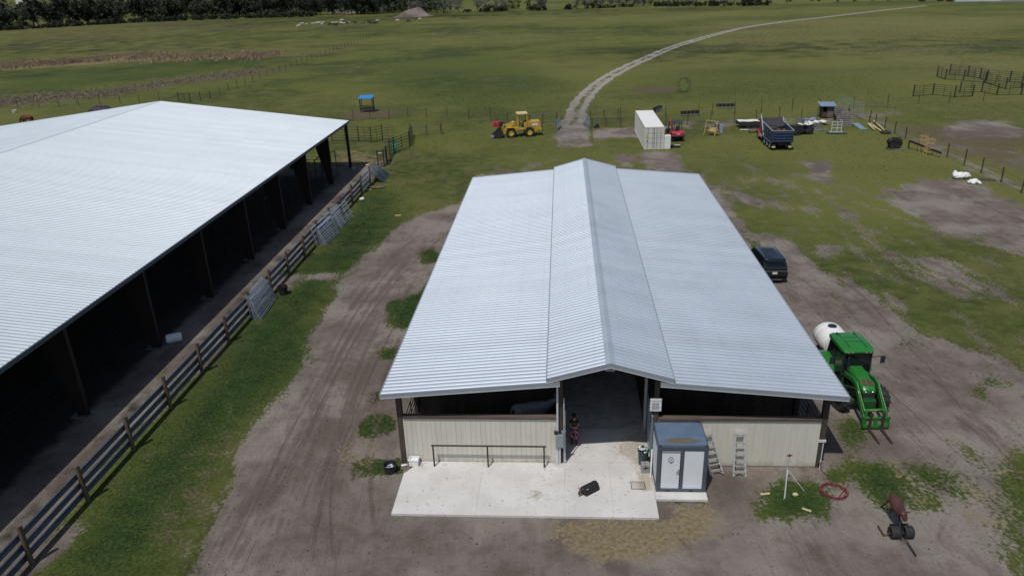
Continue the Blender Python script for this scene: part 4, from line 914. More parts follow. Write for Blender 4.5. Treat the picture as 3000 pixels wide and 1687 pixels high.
# ------------------------------------------------------------------ things by the aisle
tc = thing('trash_can', 'round dark green trash can heaped with crushed cans beside the restroom cabin', 'trash can', BW(1.63, .62, .1), 0)
MB().lathe([(.20, 0), (.205, .02), (.245, .70), (.275, .70), (.275, .74), (.25, .75), (.235, .72), (.2, .1), (0, .1)], 24).build('body', 'bin_green', tc)
rd = random.Random(4)
for i in range(26):
    a, r_ = rd.random()*6.28, .2*rd.random()**.6; z = .66+(.2-r_)*.85+rd.uniform(0, .05)+(.13 if i > 18 else 0); dx = Vector((rd.gauss(0, 1), rd.gauss(0, 1), rd.gauss(0, .6))).normalized()*.06
    c = Vector((math.cos(a)*r_, math.sin(a)*r_, z))
    cn = MB().tube(c-dx, c+dx, .036, 8).build('beverage_can', 'can_green' if i % 3 == 0 else ('paper' if i % 3 == 1 else 'white_plastic'))
    cn.location = tc.location; tag(cn, 'crushed green can in the heap on the round trash can' if i % 3 == 0 else 'crushed white can in the heap on the round trash can', 'can', 'cans heaped on the trash can')
cl = thing('drinks_cooler', 'grey upright box cooler with a dark strap in front of the round trash can', 'cooler', BW(1.66, .02, .1), 0)
MB().prism([(-.17, 0), (.17, 0), (.175, .36), (-.175, .36)], -.15, .17).build('body', 'grey_plastic', cl, bevel=.015)
MB().box(-.18, .18, -.155, .175, .362, .43).build('lid', 'grey_plastic', cl, bevel=.012)
MB().box(-.02, .0, -.17, -.155, .2, .43).box(-.02, .0, -.15, .16, .432, .44).build('strap', 'ink', cl)
MB().box(-.10, .10, -.162, -.152, .26, .32).build('latch', 'ink', cl)
pv = MB().tube((0, 0, 0), (.12, .5, 1.12), .028, 8).build('plastic_pipe', 'white_plastic', None, BW(1.86, -.38, .1)); tag(pv, 'white plastic pipe leaning on the side of the restroom cabin', 'pipe')
mt = MB()
for q in (((-.3, 0), (.3, 0)), ((.3, 0), (.3, .5)), ((.3, .5), (-.3, .5)), ((-.3, .5), (-.3, 0))): mt.bar((q[0][0], q[0][1], .008), (q[1][0], q[1][1], .008), .03, .012)
for k in range(1, 6): mt.bar((-.3, .08*k, .008), (.3, .08*k, .008), .006, .008)
tag(mt.build('wire_rack', 'rust', None, BW(1.25, -1.25, .1), (0, 0, -BPH)), 'flat rusty wire rack lying on the stained concrete left of the restroom cabin', 'rack')
# two step ladders leaning on the right wall
def ladder(label, u, v, lean, side=.0):
    t = thing('step_ladder', label, 'ladder', BW(u, v, .02), -BPH, 'aluminium ladders leaning on the right barn wall')
    t.rotation_euler = (-lean, side, -BPH); H = 1.95
    for s in (-1, 1): MB().bar((s*.27, 0, 0), (s*.19, 0, H), .035, .07).build('stile', 'alu', t)
    for k in range(7):
        z = .22+k*.27; wq = .27-.08*z/H; MB().box(-wq, wq, -.04, .05, z-.014, z+.014).build('step', 'alu', t)
    MB().box(-.22, .22, -.07, .07, H-.03, H+.01).build('top_cap', 'alu', t)
    for s in (-1, 1):
        MB().bar((s*.24, .07, .12), (s*.17, .07, H-.1), .025, .04).build('rear_leg', 'alu', t)
        MB().bar((s*.265, .0, .02), (s*.05, .0, .22), .015, .03).build('brace', 'alu', t)
    return t
ladder('short aluminium step ladder half hidden behind the restroom cabin', 4.86, -.06, R(15), R(-15))
ladder('aluminium step ladder standing clear in the middle of the right tan wall', 5.82, -.18, R(19))
# tripod sprinkler
ts = thing('tripod_sprinkler', 'grey tripod sprinkler standing on the grass before the right barn wall', 'sprinkler', BW(7.62, -.82, 0), 0)
hub = Vector((0, 0, .95))
for dx, dy, rr_, mm_ in ((-.33, -.85, .015, 'pipe_galv'), (.72, -.35, .011, 'trim_light'), (-.5, .28, .010, 'trim')): MB().tube((dx, dy, 0), hub, rr_, 8).build('leg', mm_, ts)
MB().tube((-.27, -.78, 0), hub+Vector((.03, 0, 0)), .013, 8).build('leg', 'trim_light', ts)
MB().tube(hub-Vector((0, 0, .1)), hub+Vector((.05, .05, .62)), .014, 8).build('riser', 'trim', ts)
MB().ball(hub, .05).build('hub', 'trim', ts)
MB().tube((-.06, .05, 1.58), (.17, .05, 1.6), .03, 8).box(.02, .08, .02, .08, 1.55, 1.66).build('sprinkler_head', 'rust', ts)
# red hose coil
mb = MB(); pts = []
for i in range(150):
    a = i*2*PI/26; pts.append((math.cos(a)*(.50+.075*math.sin(i*.37+i//26)+.03*(i/150)), math.sin(a)*(.50+.05*math.cos(i*.29)), .025+.02*(i//26)+.012*math.sin(i*.7)))
pts += [(.62+.1*k, .2+.12*k, .03) for k in range(1, 4)]
mb.path(pts, .014, 6)
tag(mb.build('hose_coil', 'hose_red', None, (13.55, 25.9, 0)), 'coil of red hose lying on the ground by the right front corner of the barn', 'hose')
tag(MB().path([BW(9.5, .45, .33), BW(9.52, .3, .1), BW(9.62, .05, .03), BW(9.7, -.6, .03), BW(9.62, -1.1, .03)], .012, 6).build('supply_hose', 'rust'), 'thin brown hose running from the spigot on the right corner post', 'hose')
for (pu, pv_, L, a, lb) in ((6.65, -1.35, .42, .1, 'short pale board lying flat below the clear step ladder'), (8.1, -2.35, .36, -.6, 'small splinter of pale board lying in the grass below the tripod sprinkler')):
    tag(MB().box(-L/2, L/2, -.05, .05, 0, .03).build('board', 'wood_new', None, BW(pu, pv_, .01), (0, 0, a)), lb, 'board')
tag(MB().ball((0, 0, .06), .13, .10, .07, 8, 5).build('rock', 'wood_new', None, BW(7.9, -1.4, 0)), 'yellowish rock in the grass beside the tripod sprinkler', 'rock')
# black tub, white crate, bottle
tb = thing('rubber_tub', 'black round rubber tub holding white litter on grass left of the concrete', 'tub', (-5.88, 28.38, 0))
MB().lathe([(.22, 0), (.25, .02), (.285, .40), (.31, .41), (.31, .44), (.28, .44), (.25, .36), (.22, .06), (0, .06)], 28).build('body', 'black', tb)
for i, (x, y, r_) in enumerate(((-.12, -.06, .09), (.02, -.12, .11), (.12, -.04, .10), (-.05, .05, .08), (.05, .07, .07))):
    b = MB().ball((0, 0, 0), r_, r_*.8, r_*.5, 7, 5)
    b.v = [(p[0]+rd.gauss(0, .014), p[1]+rd.gauss(0, .014), p[2]+rd.gauss(0, .014)) for p in b.v]
    tag(b.build('litter', 'blue_light' if i == 3 else 'paper', None, (-5.88+x, 28.38+y, .25+.02*i)), 'crumpled blue wrapper in the black tub left of the concrete' if i == 3 else 'crumpled white paper in the black tub left of the concrete', 'litter', 'litter in the black tub')
cr = thing('plastic_crate', 'small white plastic crate on the corner of the concrete by the left post', 'crate', BW(-8.93, .34, .1), -BPH-.05)
mb = MB().box(-.21, .21, -.17, .17, 0, .03)
for q in ((-.21, .21, -.17, -.14), (-.21, .21, .14, .17), (-.21, -.18, -.14, .14), (.18, .21, -.14, .14)): mb.box(*q, .03, .36)
mb.box(-.235, .235, -.195, -.165, .30, .345).box(-.235, .235, .165, .195, .30, .345).box(-.235, -.205, -.165, .165, .30, .345).box(.205, .235, -.165, .165, .30, .345)
mb.build('body', 'white_plastic', cr, bevel=.008)
MB().box(-.175, .175, -.135, .135, .20, .27).build('lid', 'white_plastic', cr)
bt = MB().lathe([(.045, 0), (.05, .02), (.05, .2), (.02, .26), (.02, .3)], 12, ax='x').build('plastic_bottle', 'white_plastic', None, (-5.43, 28.75, .06), (0, 0, .12)); tag(bt, 'pale plastic bottle in the grass between the tub and the crate', 'bottle')

# ------------------------------------------------------------------ small black roping dummy on the slab
rdm = thing('calf_roping_dummy', 'black box shaped calf roping dummy with a small head on the concrete slab', 'roping dummy', tuple((at(1717.8, 1455, .1)+at(1757, 1434.7, .1))*.5)[:2]+(.1,))
ea = at(1757, 1434.7, .1)-at(1717.8, 1455, .1); rdm.rotation_euler = (0, 0, math.atan2(ea.y, ea.x)); L_ = ea.length
prof = [(-.0, 0), (.46, 0), (.44, .16), (.38, .30), (.27, .36), (.19, .36), (.08, .30), (.02, .16)]
MB().prism(prof, -L_/2, L_/2, 'x').build('body', 'black', rdm, bevel=.012)
MB().path([(-L_/2+.02, .20, .27), (-L_/2-.10, .20, .29), (-L_/2-.20, .20, .24), (-L_/2-.27, .20, .13)], [.06, .055, .065, .035], 8).build('head', 'rust', rdm)
for s in (-1, 1): MB().path([(-L_/2-.15, .20+s*.05, .30), (-L_/2-.14, .20+s*.12, .32), (-L_/2-.16, .20+s*.16, .38)], [.022, .02, .008], 6).build('horn', 'black', rdm)
MB().box(-L_/2+.10, -L_/2+.17, .06, .11, .285, .30).build('badge', 'white', rdm)

# ------------------------------------------------------------------ person with a pink rope in the aisle
px_, py_ = 2.74, 30.02
bn = [(0, 0, .90, .115, .085), (0, 0, 1.08, .115, .085), (0, 0, 1.25, .14, .09), (0, 0, 1.33, .07, .06), (0, -.015, 1.41, .045, .05), (0, -.03, 1.50, .075, .09), (0, -.02, 1.58, .07, .085)]
ed = [(0, 1), (1, 2), (2, 3), (3, 4), (4, 5), (5, 6)]
def chain(parent, pts):
    for p in pts: bn.append(p); ed.append((parent, len(bn)-1)); parent = len(bn)-1
    return parent
for s in (-1, 1):
    chain(0, [(s*.085, 0, .82, .085), (s*.09, .0, .48, .058), (s*.095, .01, .42, .055), (s*.10, .015, .10, .038), (s*.10, -.02, .045, .04), (s*.105, -.14, .03, .03)])
    hnd = chain(2, [(s*.165, 0, 1.25, .052), (s*.175, -.04, 1.04, .04), (s*.17, -.06, 1.0, .038), (s*.075, -.24, .93, .027), (s*.05, -.29, .91, .03, .018)])
    for k, L_f in enumerate((.055, .065, .06, .048)): chain(hnd, [(s*(.062-k*.016), -.315, .905-.004*k, .010), (s*(.055-k*.016), -.315-.02, .905-L_f*.5, .009), (s*(.05-k*.016), -.315, .905-L_f, .008)])
    chain(hnd, [(s*.075, -.30, .93, .011), (s*.05, -.325, .945, .009)])
person = thing('person', 'young person in black cap and T-shirt holding a pink rope in the barn aisle', 'person', (px_, py_, .1), -.05)
skin('body', bn, ed, 'skin', person, 2)
sh = [(0, 0, .92, .135, .105), (0, 0, 1.08, .13, .10), (0, 0, 1.24, .155, .105), (0, 0, 1.335, .075, .065)]; se = [(0, 1), (1, 2), (2, 3)]
for s in (-1, 1): sh += [(s*.168, 0, 1.25, .066), (s*.178, -.035, 1.12, .058)]; k = len(sh)-2; se += [(2, k), (k, k+1)]
skin('shirt', sh, se, 'shirt', person, 2)
jn = [(0, 0, .93, .13, .10)]; je = []
for s in (-1, 1):
    k = len(jn); jn += [(s*.085, 0, .82, .10), (s*.09, 0, .45, .072), (s*.10, .012, .08, .058)]; je += [(0, k), (k, k+1), (k+1, k+2)]
skin('trousers', jn, je, 'jeans', person, 2)
for s in (-1, 1): MB().ball((s*.103, -.06, .045), .05, .125, .05).build('shoe', 'black', person)
MB().prism([(-.08, 1.13), (.08, 1.13), (.07, 1.19), (-.06, 1.18)], -.118, -.112).build('shirt_print', 'shirt_print', person)
MB().lathe([(.098, 1.555), (.10, 1.59), (.085, 1.645), (.045, 1.675), (0.0001, 1.68)], 18, (0, -.01, 0), sy=1.12).build('cap', 'shirt', person)
MB().prism([(-.075, -.10), (.075, -.10), (.06, -.20), (0, -.215), (-.06, -.20)], 1.553, 1.567, 'z').build('cap_peak', 'shirt', person)
MB().ball((0, .03, 1.52), .088, .085, .09).build('hair', 'hair_dark', person)
fc = MB()
for s in (-1, 1): fc.ball((s*.03, -.113, 1.515), .009, .006, .006, 6, 4)
fc.box(-.022, .022, -.118, -.112, 1.442, 1.449); fc.build('eyes_and_mouth', 'hair_dark', person)
MB().path([(0, -.115, 1.515), (0, -.135, 1.485), (0, -.12, 1.475)], [.008, .013, .009], 6).build('nose', 'skin', person)
for s in (-1, 1): MB().ball((s*.082, -.02, 1.50), .012, .022, .03, 8, 6).build('ear', 'skin', person)
mb = MB(); pts = []
for i in range(96):
    a = PI/2+i*2*PI/24; k = i/96; pts.append((math.cos(a)*(.165+.02*math.sin(i*.5)), -.335-.012*(i//24)+.01*math.sin(i*.9), .73+math.sin(a)*(.185+.015*math.cos(i*.41))))
pts += [(.06, -.36, .60), (.09, -.35, .50), (.08, -.34, .42)]
mb.path(pts, .016, 6)
rp = mb.build('rope_coil', 'rope_pink', None, (px_, py_, .1), (0, 0, -.05)); tag(rp, 'coiled pink rope held in front by the person in the barn aisle', 'rope')

# ------------------------------------------------------------------ grey horse in the left front stall
def legs(n, e, spec):
    for par, pts in spec:
        for p in pts: n.append(p); e.append((par, len(n)-1)); par = len(n)-1
hn = [(-.62, 0, 1.28, .32), (-.1, 0, 1.20, .34), (.42, 0, 1.22, .34), (.70, 0, 1.42, .29), (.93, 0, 1.58, .23), (1.12, 0, 1.74, .18), (1.32, 0, 1.66, .155), (1.55, 0, 1.46, .105), (1.63, 0, 1.40, .085)]
he_ = [(i, i+1) for i in range(8)]
legs(hn, he_, [(0, [(-.86, 0, 1.38, .16), (-1.0, 0, 1.2, .05), (-1.06, .0, .7, .04)])]+[(2, [(.44, s*.17, .98, .11), (.45, s*.17, .62, .06), (.45, s*.17, .55, .058), (.45, s*.17, .2, .04), (.48, s*.17, .05, .055)]) for s in (-1, 1)]+[(0, [(-.66, s*.18, 1.02, .15), (-.56, s*.18, .80, .09), (-.80, s*.18, .52, .055), (-.78, s*.18, .2, .042), (-.74, s*.18, .05, .055)]) for s in (-1, 1)])
horse = thing('horse', 'grey horse standing in the shade behind the left tan front wall of the barn', 'horse', BW(-3.55, 3.25, .05), -BPH+.06)
skin('body', hn, he_, 'horse', horse, 2, root=1)
MB().path([(.55, 0, 1.62), (.78, 0, 1.75), (.98, 0, 1.86), (1.12, 0, 1.95)], [.03, .06, .06, .03], 8).build('mane', 'hair_dark', horse)
for s in (-1, 1): MB().lathe([(.035, 0), (.04, .05), (.0001, .15)], 8, (1.15, s*.07, 1.94)).build('ear', 'horse', horse)
tag(MB().path([(math.cos(a)*.35, math.sin(a)*.3, .05+.02*math.sin(a*3)) for a in np.linspace(0, 11, 40)], .03, 6).build('hose_loop', 'black', None, BW(-8.0, .95, 2.56)), "loops of black hose over the rail at the far left of the barn front", 'hose')
# ================================================================== covered riding arena on the left
arena = thing('riding_arena', 'huge white roofed open sided riding arena on dark tapered steel columns along the left', 'arena', AO, -APH)
EA, RA, UA = 5.55, 8.3, -22.2; VN, VF = -79.5, .35; ridge_u = UA
def azr(u): return EA+(RA-EA)*(.18-u)/(.18-UA) if u > UA else RA-(RA-EA)*(UA-u)/(.18-UA)
ribbed(.18, EA, UA, RA, VN, VF, pitch=.3048, hgt=.03).build('roof_slope', 'roof_white', arena, smooth=False)
ribbed(2*UA-.18, EA, UA, RA, VN, VF, pitch=.3048, hgt=.03).build('roof_slope', 'roof_white', arena, smooth=False)
MB().prism([(UA-.18, RA-.02), (UA, RA+.04), (UA+.18, RA-.02), (UA+.18, RA-.035), (UA, RA+.02), (UA-.18, RA-.035)], VN, VF).build('ridge_cap', 'roof_white', arena)
MB().box(.18, .26, VN, VF, EA-.22, EA+.012).build('eave_trim', 'slate', arena)
for a, b in ((.18, UA), (2*UA-.18, UA)): MB().prism([(a, EA+.03), (b, RA+.03), (b, RA-.2), (a, EA-.2)], VF, VF+.03).build('rake_trim', 'trim', arena)
BAY = 7.76
mb = MB()
for k in range(14):
    for s in (0, 1):
        u = -.7-k*1.55; u = u if s == 0 else 2*UA-u
        mb.box(u-.03, u+.03, VN+.1, VF-.1, azr(u)-.24, azr(u)-.04)
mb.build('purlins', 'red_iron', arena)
def frame(v, end=False):
    for s in (0, 1):
        f = (lambda u: u) if s == 0 else (lambda u: 2*UA-u)
        if end:
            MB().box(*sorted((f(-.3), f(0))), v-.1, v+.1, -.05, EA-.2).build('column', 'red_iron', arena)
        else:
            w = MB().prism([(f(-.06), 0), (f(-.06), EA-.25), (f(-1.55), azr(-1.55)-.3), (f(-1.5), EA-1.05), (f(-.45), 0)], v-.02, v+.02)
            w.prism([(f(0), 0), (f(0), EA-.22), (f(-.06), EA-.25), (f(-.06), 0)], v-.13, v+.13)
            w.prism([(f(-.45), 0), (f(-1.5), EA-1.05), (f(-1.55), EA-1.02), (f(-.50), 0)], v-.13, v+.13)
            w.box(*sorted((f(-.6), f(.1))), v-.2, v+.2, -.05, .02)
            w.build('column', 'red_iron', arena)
        MB().prism([(f(-1.5), azr(-1.5)-.27), (f(UA), RA-.27), (f(UA), RA-.95), (f(-12), azr(-12)-.72), (f(-1.5), EA-1.05)], v-.06, v+.06).build('rafter', 'red_iron', arena)
        MB().box(*sorted((f(-.9), f(.15))), v-.28, v+.28, -.06, .055).build('column_footing', 'wood_grey', arena)
frame(0, True)
for k in range(1, 11): frame(-k*BAY)
for k in range(1, 6): MB().box(-k*7.4-.12, -k*7.4+.12, -.12, .12, -.05, azr(-k*7.4)-.2).build('end_column', 'red_iron', arena)
MB().box(2*UA-.3, 2*UA-.22, VN, 0, .0, 3.2).build('side_wall', 'wood_dark', arena)
for a, b in ((.1, UA), (2*UA-.1, UA)): MB().prism([(a, EA-.045), (b, RA-.045), (b, RA-.05), (a, EA-.05)], VN+.02, VF-.02).build('bounce_block_sheet', 'red_iron', arena)  # added unseen dark sheets that cut light bounced off the roof underside
# pens of dark pipe inside along the column line, each panel a thing of its own
def pipe_panel(L, H, rails, stiles, r=.025, foot=.12, z0=.15):
    mb = MB()
    for i in range(rails): z = z0+(H-z0)*i/(rails-1); mb.tube((0, 0, z), (L, 0, z), r, 6)
    for i in range(stiles): x = L*i/(stiles-1); mb.tube((x, 0, z0-foot if i in (0, stiles-1) else z0), (x, 0, H), r*1.15, 6)
    return mb
PD = pipe_panel(3.65, 1.75, 6, 3).mesh('pen_gate')
def panel(me, name, label, cat, mt_, p, q=None, rz=None, lean=0, group=None, z=0.0):
    o = link(me, name, mt_, None, (p[0], p[1], z)); d = (Vector(q)-Vector(p)) if q is not None else None
    a = math.atan2(d.y, d.x) if d is not None else rz
    o.rotation_euler = (lean, 0, a); 
    if d is not None: o.scale = (d.xy.length/3.65, 1, 1)
    return tag(o, label, cat, group)
for k in range(19):
    v = -3-k*3.75
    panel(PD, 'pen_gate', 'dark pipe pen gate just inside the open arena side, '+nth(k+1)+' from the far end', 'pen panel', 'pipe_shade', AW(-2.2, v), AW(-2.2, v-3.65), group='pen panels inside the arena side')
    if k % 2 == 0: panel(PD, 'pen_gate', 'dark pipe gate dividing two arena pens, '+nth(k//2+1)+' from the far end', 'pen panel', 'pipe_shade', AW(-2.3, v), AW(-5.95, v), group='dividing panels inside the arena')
gm_ = MB().bar((0, 0, 0), (0, 0, 2.7), .09, .09).bar((2.4, 0, 0), (2.4, 0, 2.7), .09, .09).bar((-.05, 0, 2.72), (2.45, 0, 2.72), .09, .09).mesh('stock_gate')
for v, lb in ((-5.2, 'tall dark gate frame inside the arena next to its far end column'), (-20.5, 'tall dark gate frame inside the arena midway along the pens')): tag(link(gm_, 'stock_gate', 'pipe_dark', None, AW(-1.9, v), (0, 0, -APH-PI/2)), lb, 'gate frame')
# white barrel lying in the shade
bp = at(510, 990, .3)
br_ = thing('plastic_barrel', 'pale blue white plastic barrel lying on its side in the shade by the arena column', 'barrel', (bp.x, bp.y, .31), .42)
MB().lathe([(.0001, -.46), (.25, -.46), (.285, -.44), (.30, -.3), (.295, -.28), (.30, -.26), (.30, .26), (.295, .28), (.30, .3), (.285, .44), (.25, .46), (.0001, .46)], 26, ax='x').build('body', 'white_plastic', br_)
MB().lathe([(.24, -.47), (.24, -.45)], 20, ax='x').build('end_cap', 'grey_plastic', br_)

# ------------------------------------------------------------------ board fence of guard rail along the arena
FU = 3.98
fence = thing('guard_rail_fence', 'fence of grey blue steel guard rails on brown wooden posts along the arena', 'fence', AW(FU, -75), -APH)
FV0, FN = -75+2.0, 18
vpos = [AO_ for AO_ in []]
p0 = Vector((-19.12, 30.82, 0)); base_v = (p0-AO).dot(aax)
posts_v = [base_v+3.82*k for k in range(-5, 14)]
pm = None
for k, v in enumerate(posts_v):
    hh = 1.93+random.uniform(-.04, .06); l = random.uniform(-.03, .03)
    MB().lathe([(.105, -.1), (.10, hh-.01), (.09, hh)], 10).build('post', 'wood_post', fence, (.10, v+75, 0), (random.uniform(-.02, .02), l, random.random()))
wb = [(0, -.16), (.035, -.145), (.035, -.085), (-.01, -.05), (-.01, .05), (.035, .085), (.035, .145), (0, .16)]
for z in (.38, .86, 1.36):
    for k in range(len(posts_v)-1):
        a, b = posts_v[k]+75-.04*(k % 2), posts_v[k+1]+75+.04; mb = MB(); dz = random.uniform(-.02, .02); dz2 = random.uniform(-.02, .02)
        for t, d_ in ((a, dz), (b, dz2)): mb.v += [(x-.05, t, z+y+d_) for x, y in wb]+[(x-.062, t, z+y+d_) for x, y in reversed(wb)]
        n = len(wb)*2; mb.f = [(i, (i+1) % n, n+(i+1) % n, n+i) for i in range(n)]
        mb.build('guard_rail', 'rail_steel', fence, smooth=False)
# ------------------------------------------------------------------ galvanised gate panels leaning on the fence
def gate_panel(L, H, rails, stiles, r=.017):
    mb = MB()
    for i in range(rails): z = .1+(H-.1)*i/(rails-1); mb.tube((0, 0, z), (L, 0, z), r, 6)
    for i in range(stiles): x = L*i/(stiles-1); mb.tube((x, 0, 0 if i in (0, stiles-1) else .1), (x, 0, H), r*1.1, 6)
    mb.tube((L*.05, 0, 0), (L*.05, 0, .12), r, 5).tube((L*.95, 0, 0), (L*.95, 0, .12), r, 5)
    return mb.mesh('livestock_gate')
G9 = gate_panel(3.55, 1.62, 10, 4); G8 = gate_panel(3.35, 1.62, 8, 4, .02); GS = gate_panel(3.5, 1.62, 4, 2, .018)
ORD = ['frontmost', 'second', 'third', 'fourth', 'fifth', 'sixth', 'seventh', 'eighth']
def stack(me, n, front, rz, lean0, lean1, step, where, group, x0=0):
    for k in range(n):
        o = link(me if k == 0 else GS, 'livestock_gate', 'pipe_galv', None, (front[0]-step*k, front[1]+random.uniform(-.05, .08)+x0*k, 0), (-(lean0+(lean1-lean0)*k/max(1, n-1)), 0, rz))
        tag(o, (('frontmost galvanised gate of ' if k == 0 else 'hindmost galvanised gate of ' if k == n-1 else ORD[k]+' galvanised gate from the front of ')+where), 'gate panel', group)
stack(G9, 7, (-16.88, 45.32), PI/2-.01, .29, .05, .150, 'the near stack by the black bucket', 'near stack of gate panels', .09)
stack(G8, 5, (-15.74, 60.25), PI/2-.13, .34, .16, .105, 'the middle stack leaning on the fence', 'middle stack of gate panels', -.04)
stack(G8, 3, (-16.44, 60.0), PI/2-.12, .22, .10, .13, 'the pair of rows behind the middle stack', 'panels behind the middle stack', .05)
stack(G8, 3, (-15.37, 65.0), PI/2-.13, .40, .26, .12, 'the far bright stack leaning on the fence', 'far bright stack of gate panels', .05)
stack(G8, 4, (-15.95, 63.6), PI/2-.12, .26, .10, .14, 'the row between bright stacks and fence', 'row between stacks and fence', .05)
# dark pile at the far end of the fence
GB = gate_panel(3.7, 1.9, 9, 3, .032)
for k in range(4):
    o = link(GB, 'dark_gate', 'pipe_blue', None, (-13.7-.16*k, 80.7+.12*k, .05), (-(.93-.05*k), 0, PI/2-.02)); tag(o, ('topmost' if k == 0 else ORD[k]+' from the top')+' of the dark gates sloping in a pile at the fence end', 'gate', 'pile of dark sloping gates')
o = link(gate_panel(4.1, 1.7, 7, 3, .028), 'hung_gate', 'pipe_galv', None, AW(FU+.15, posts_v[-1]-3.6+.2), (0, 0, PI/2-APH)); tag(o, 'bluish galvanised gate standing upright in the last bay of the guard rail fence', 'gate')
tag(MB().ball((0, 0, .12), .9, .45, .16, 10, 6).build('dirt_heap', 'debris', None, (-14.3, 78.6, 0)), 'low brown dirt heap in front of the sloping dark gates', 'dirt heap')
bt_ = thing('muck_bucket', 'black muck bucket on the grass beside the near stack of gate panels', 'bucket', tuple(at(831, 862))[:2]+(0,))
MB().lathe([(.27, 0), (.29, .02), (.34, .62), (.37, .63), (.37, .66), (.33, .66), (.27, .05), (0, .05)], 24).build('body', 'black', bt_)
for s in (-1, 1): MB().path([(s*.36, -.08, .55), (s*.42, -.05, .5), (s*.42, .05, .5), (s*.36, .08, .55)], .02, 6).build('handle', 'black', bt_)
q = at(1060, 588); bk = thing('plastic_bucket', 'white plastic bucket tipped over on the grass near the far gate panels', 'bucket', (q.x, q.y, .17), .5)
MB().lathe([(.0001, -.2), (.14, -.2), (.17, .2), (.18, .2), (.18, .17), (.15, .16)], 18, ax='x').build('body', 'white_plastic', bk)
for x, y, lb in ((1166, 632, 'pale flat board lying on bare soil left of the barn'), (1079, 556, 'pale block lying in the dirt by the fence end')): 
    q = at(x, y); tag(MB().box(-.3, .3, -.07, .07, 0, .06).build('board', 'wood_new', None, (q.x, q.y, 0), (0, 0, .2)), lb, 'board')
# ------------------------------------------------------------------ dark cattle panels beyond the arena end
def run(pts, name, label, cat, group, mt_='pipe_dark', H=1.75, postr=.07, skip=(), rails=6):
    me_ = pipe_panel(3.65, H, rails, 3, .034).mesh(name)
    for i in range(len(pts)-1):
        if i in skip: continue
        panel(me_, name, label+(', '+nth(i+1)+' from the left' if len(pts) > 2 else ''), cat, mt_, pts[i], pts[i+1], group=group)
    if postr:
        pmesh = MB().tube((0, 0, -.1), (0, 0, H+.15), postr, 8).mesh('pen_post')
        for i, p in enumerate(pts): tag(link(pmesh, 'pen_post', mt_, None, (p[0], p[1], 0)), nth(i+1)+' dark post from the left in the '+group, 'post', group+' posts')
C7 = lambda x, y: at(950+x/6.3, 370+y/6.3)
run([C7(150, 275), C7(640, 283), C7(870, 300), C7(1080, 262), ], 'cattle_gate', 'dark pipe cattle panel in the row across the arena end', 'cattle panel', 'panels across the arena end', H=2.0)
run([C7(1080, 300), C7(1290, 290)], 'cattle_gate', 'dark cattle panel at the corner of the two rows beyond the arena', 'cattle panel', 'corner panel beyond the arena', H=2.0, postr=0)
run([C7(1000, 770), C7(1110, 745), C7(1215, 540), C7(1290, 500), C7(1580, 385)], 'cattle_gate', 'dark cattle gate in the zigzag row beyond the arena end', 'cattle panel', 'zigzag row of panels', H=1.95)
run([C7(1150, 700), C7(1165, 640)], 'leaning_gate', 'short stack of dark gates seen edge on in the zigzag row', 'gate', 'edge on gates near the zigzag row', H=2.0, postr=0)
run([C7(1600, 190), C7(1575, 372)], 'open_gate', 'dark gate swung open edge on at the right end of the zigzag row', 'gate', 'open gate beyond the arena', H=1.9, postr=0)
q = C7(1300, 490); mb = MB()
for k in range(14): a, b, c_ = [rd.gauss(0, .12) for _ in range(3)]; mb.box(a-.07, a+.07, b-.1, b+.1, .75+c_*3-.12, .75+c_*3+.12)
tag(mb.build('plastic_bag', 'turquoise', None, (q.x, q.y-.1, 0)), 'turquoise plastic bag snagged on the zigzag row of dark panels', 'bag')
for x, y, lb_ in ((1030, 510, 'pale lump on the grass edge by the zigzag row beyond the arena'), (800, 725, 'pale lump in the brown dirt right of the arena end column'), (540, 785, 'pale lump at the foot of the arena end column')):
    q = C7(x, y); tag(MB().ball((0, 0, .06), .28, .2, .09, 8, 5).build('pale_block', 'wood_new', None, (q.x, q.y, 0)), lb_, 'block', 'pale lumps at the arena end')
q = C7(250, 930); tag(MB().tube((0, 0, 0), (0, 0, 3.0), .05, 8).tube((0, 0, 2.95), (-.9, -.3, 2.75), .04, 8).build('gate_post', 'pipe_dark', None, (q.x, q.y, 0)), 'bent dark pipe post standing in the shade at the arena end', 'post')

# ------------------------------------------------------------------ wire fences on thin posts
def wire_fence(name, label, pts, ph_=1.35, pr=.045, mt_='wood_dark', wires=(.35, .75, 1.15), wr=.008, grp=None, cat='fence', vary=True):
    t = thing(name, label, cat, (pts[0][0], pts[0][1], 0)); o = Vector(pts[0])
    me_ = MB().tube((0, 0, -.1), (0, 0, ph_), pr, 7).mesh('post')
    for p in pts:
        c = link(me_, 'post', mt_, t, (p[0]-o.x, p[1]-o.y, 0)); c.scale = (1, 1, random.uniform(.88, 1.12) if vary else 1); c.rotation_euler = (random.uniform(-.03, .03), random.uniform(-.04, .04), 0)
    mb = MB()
    for a, b in zip(pts, pts[1:]):
        for z in wires: mb.tube((a[0]-o.x, a[1]-o.y, z), (b[0]-o.x, b[1]-o.y, z), wr, 4)
    mb.build('wire', 'pipe_dark', t); return t
def spaced(a, b, d): n = max(1, round((b-a).length/d)); return [a.lerp(b, i/n) for i in range(n+1)]
wire_fence('wire_fence', 'thin wire fence running away across the left pasture to the dirt mound', spaced(at(617, 289), at(1222, 61), 4.6), 1.6, .055, vary=True)
wire_fence('wire_fence', 'wire fence on thin posts behind the white arena roof at the left', [at(x, y) for x, y in ((-40, 322), (-5, 320), (54, 318), (116, 317), (173, 314), (232, 311), (293, 307), (353, 303), (409, 301), (468, 297), (524, 298))], 1.6, .055)
wire_fence('wire_fence', 'short length of wire fence between the small pasture gate and the fence corner', [at(559, 301), at(589, 298), at(617, 289)], 1.7, .07)
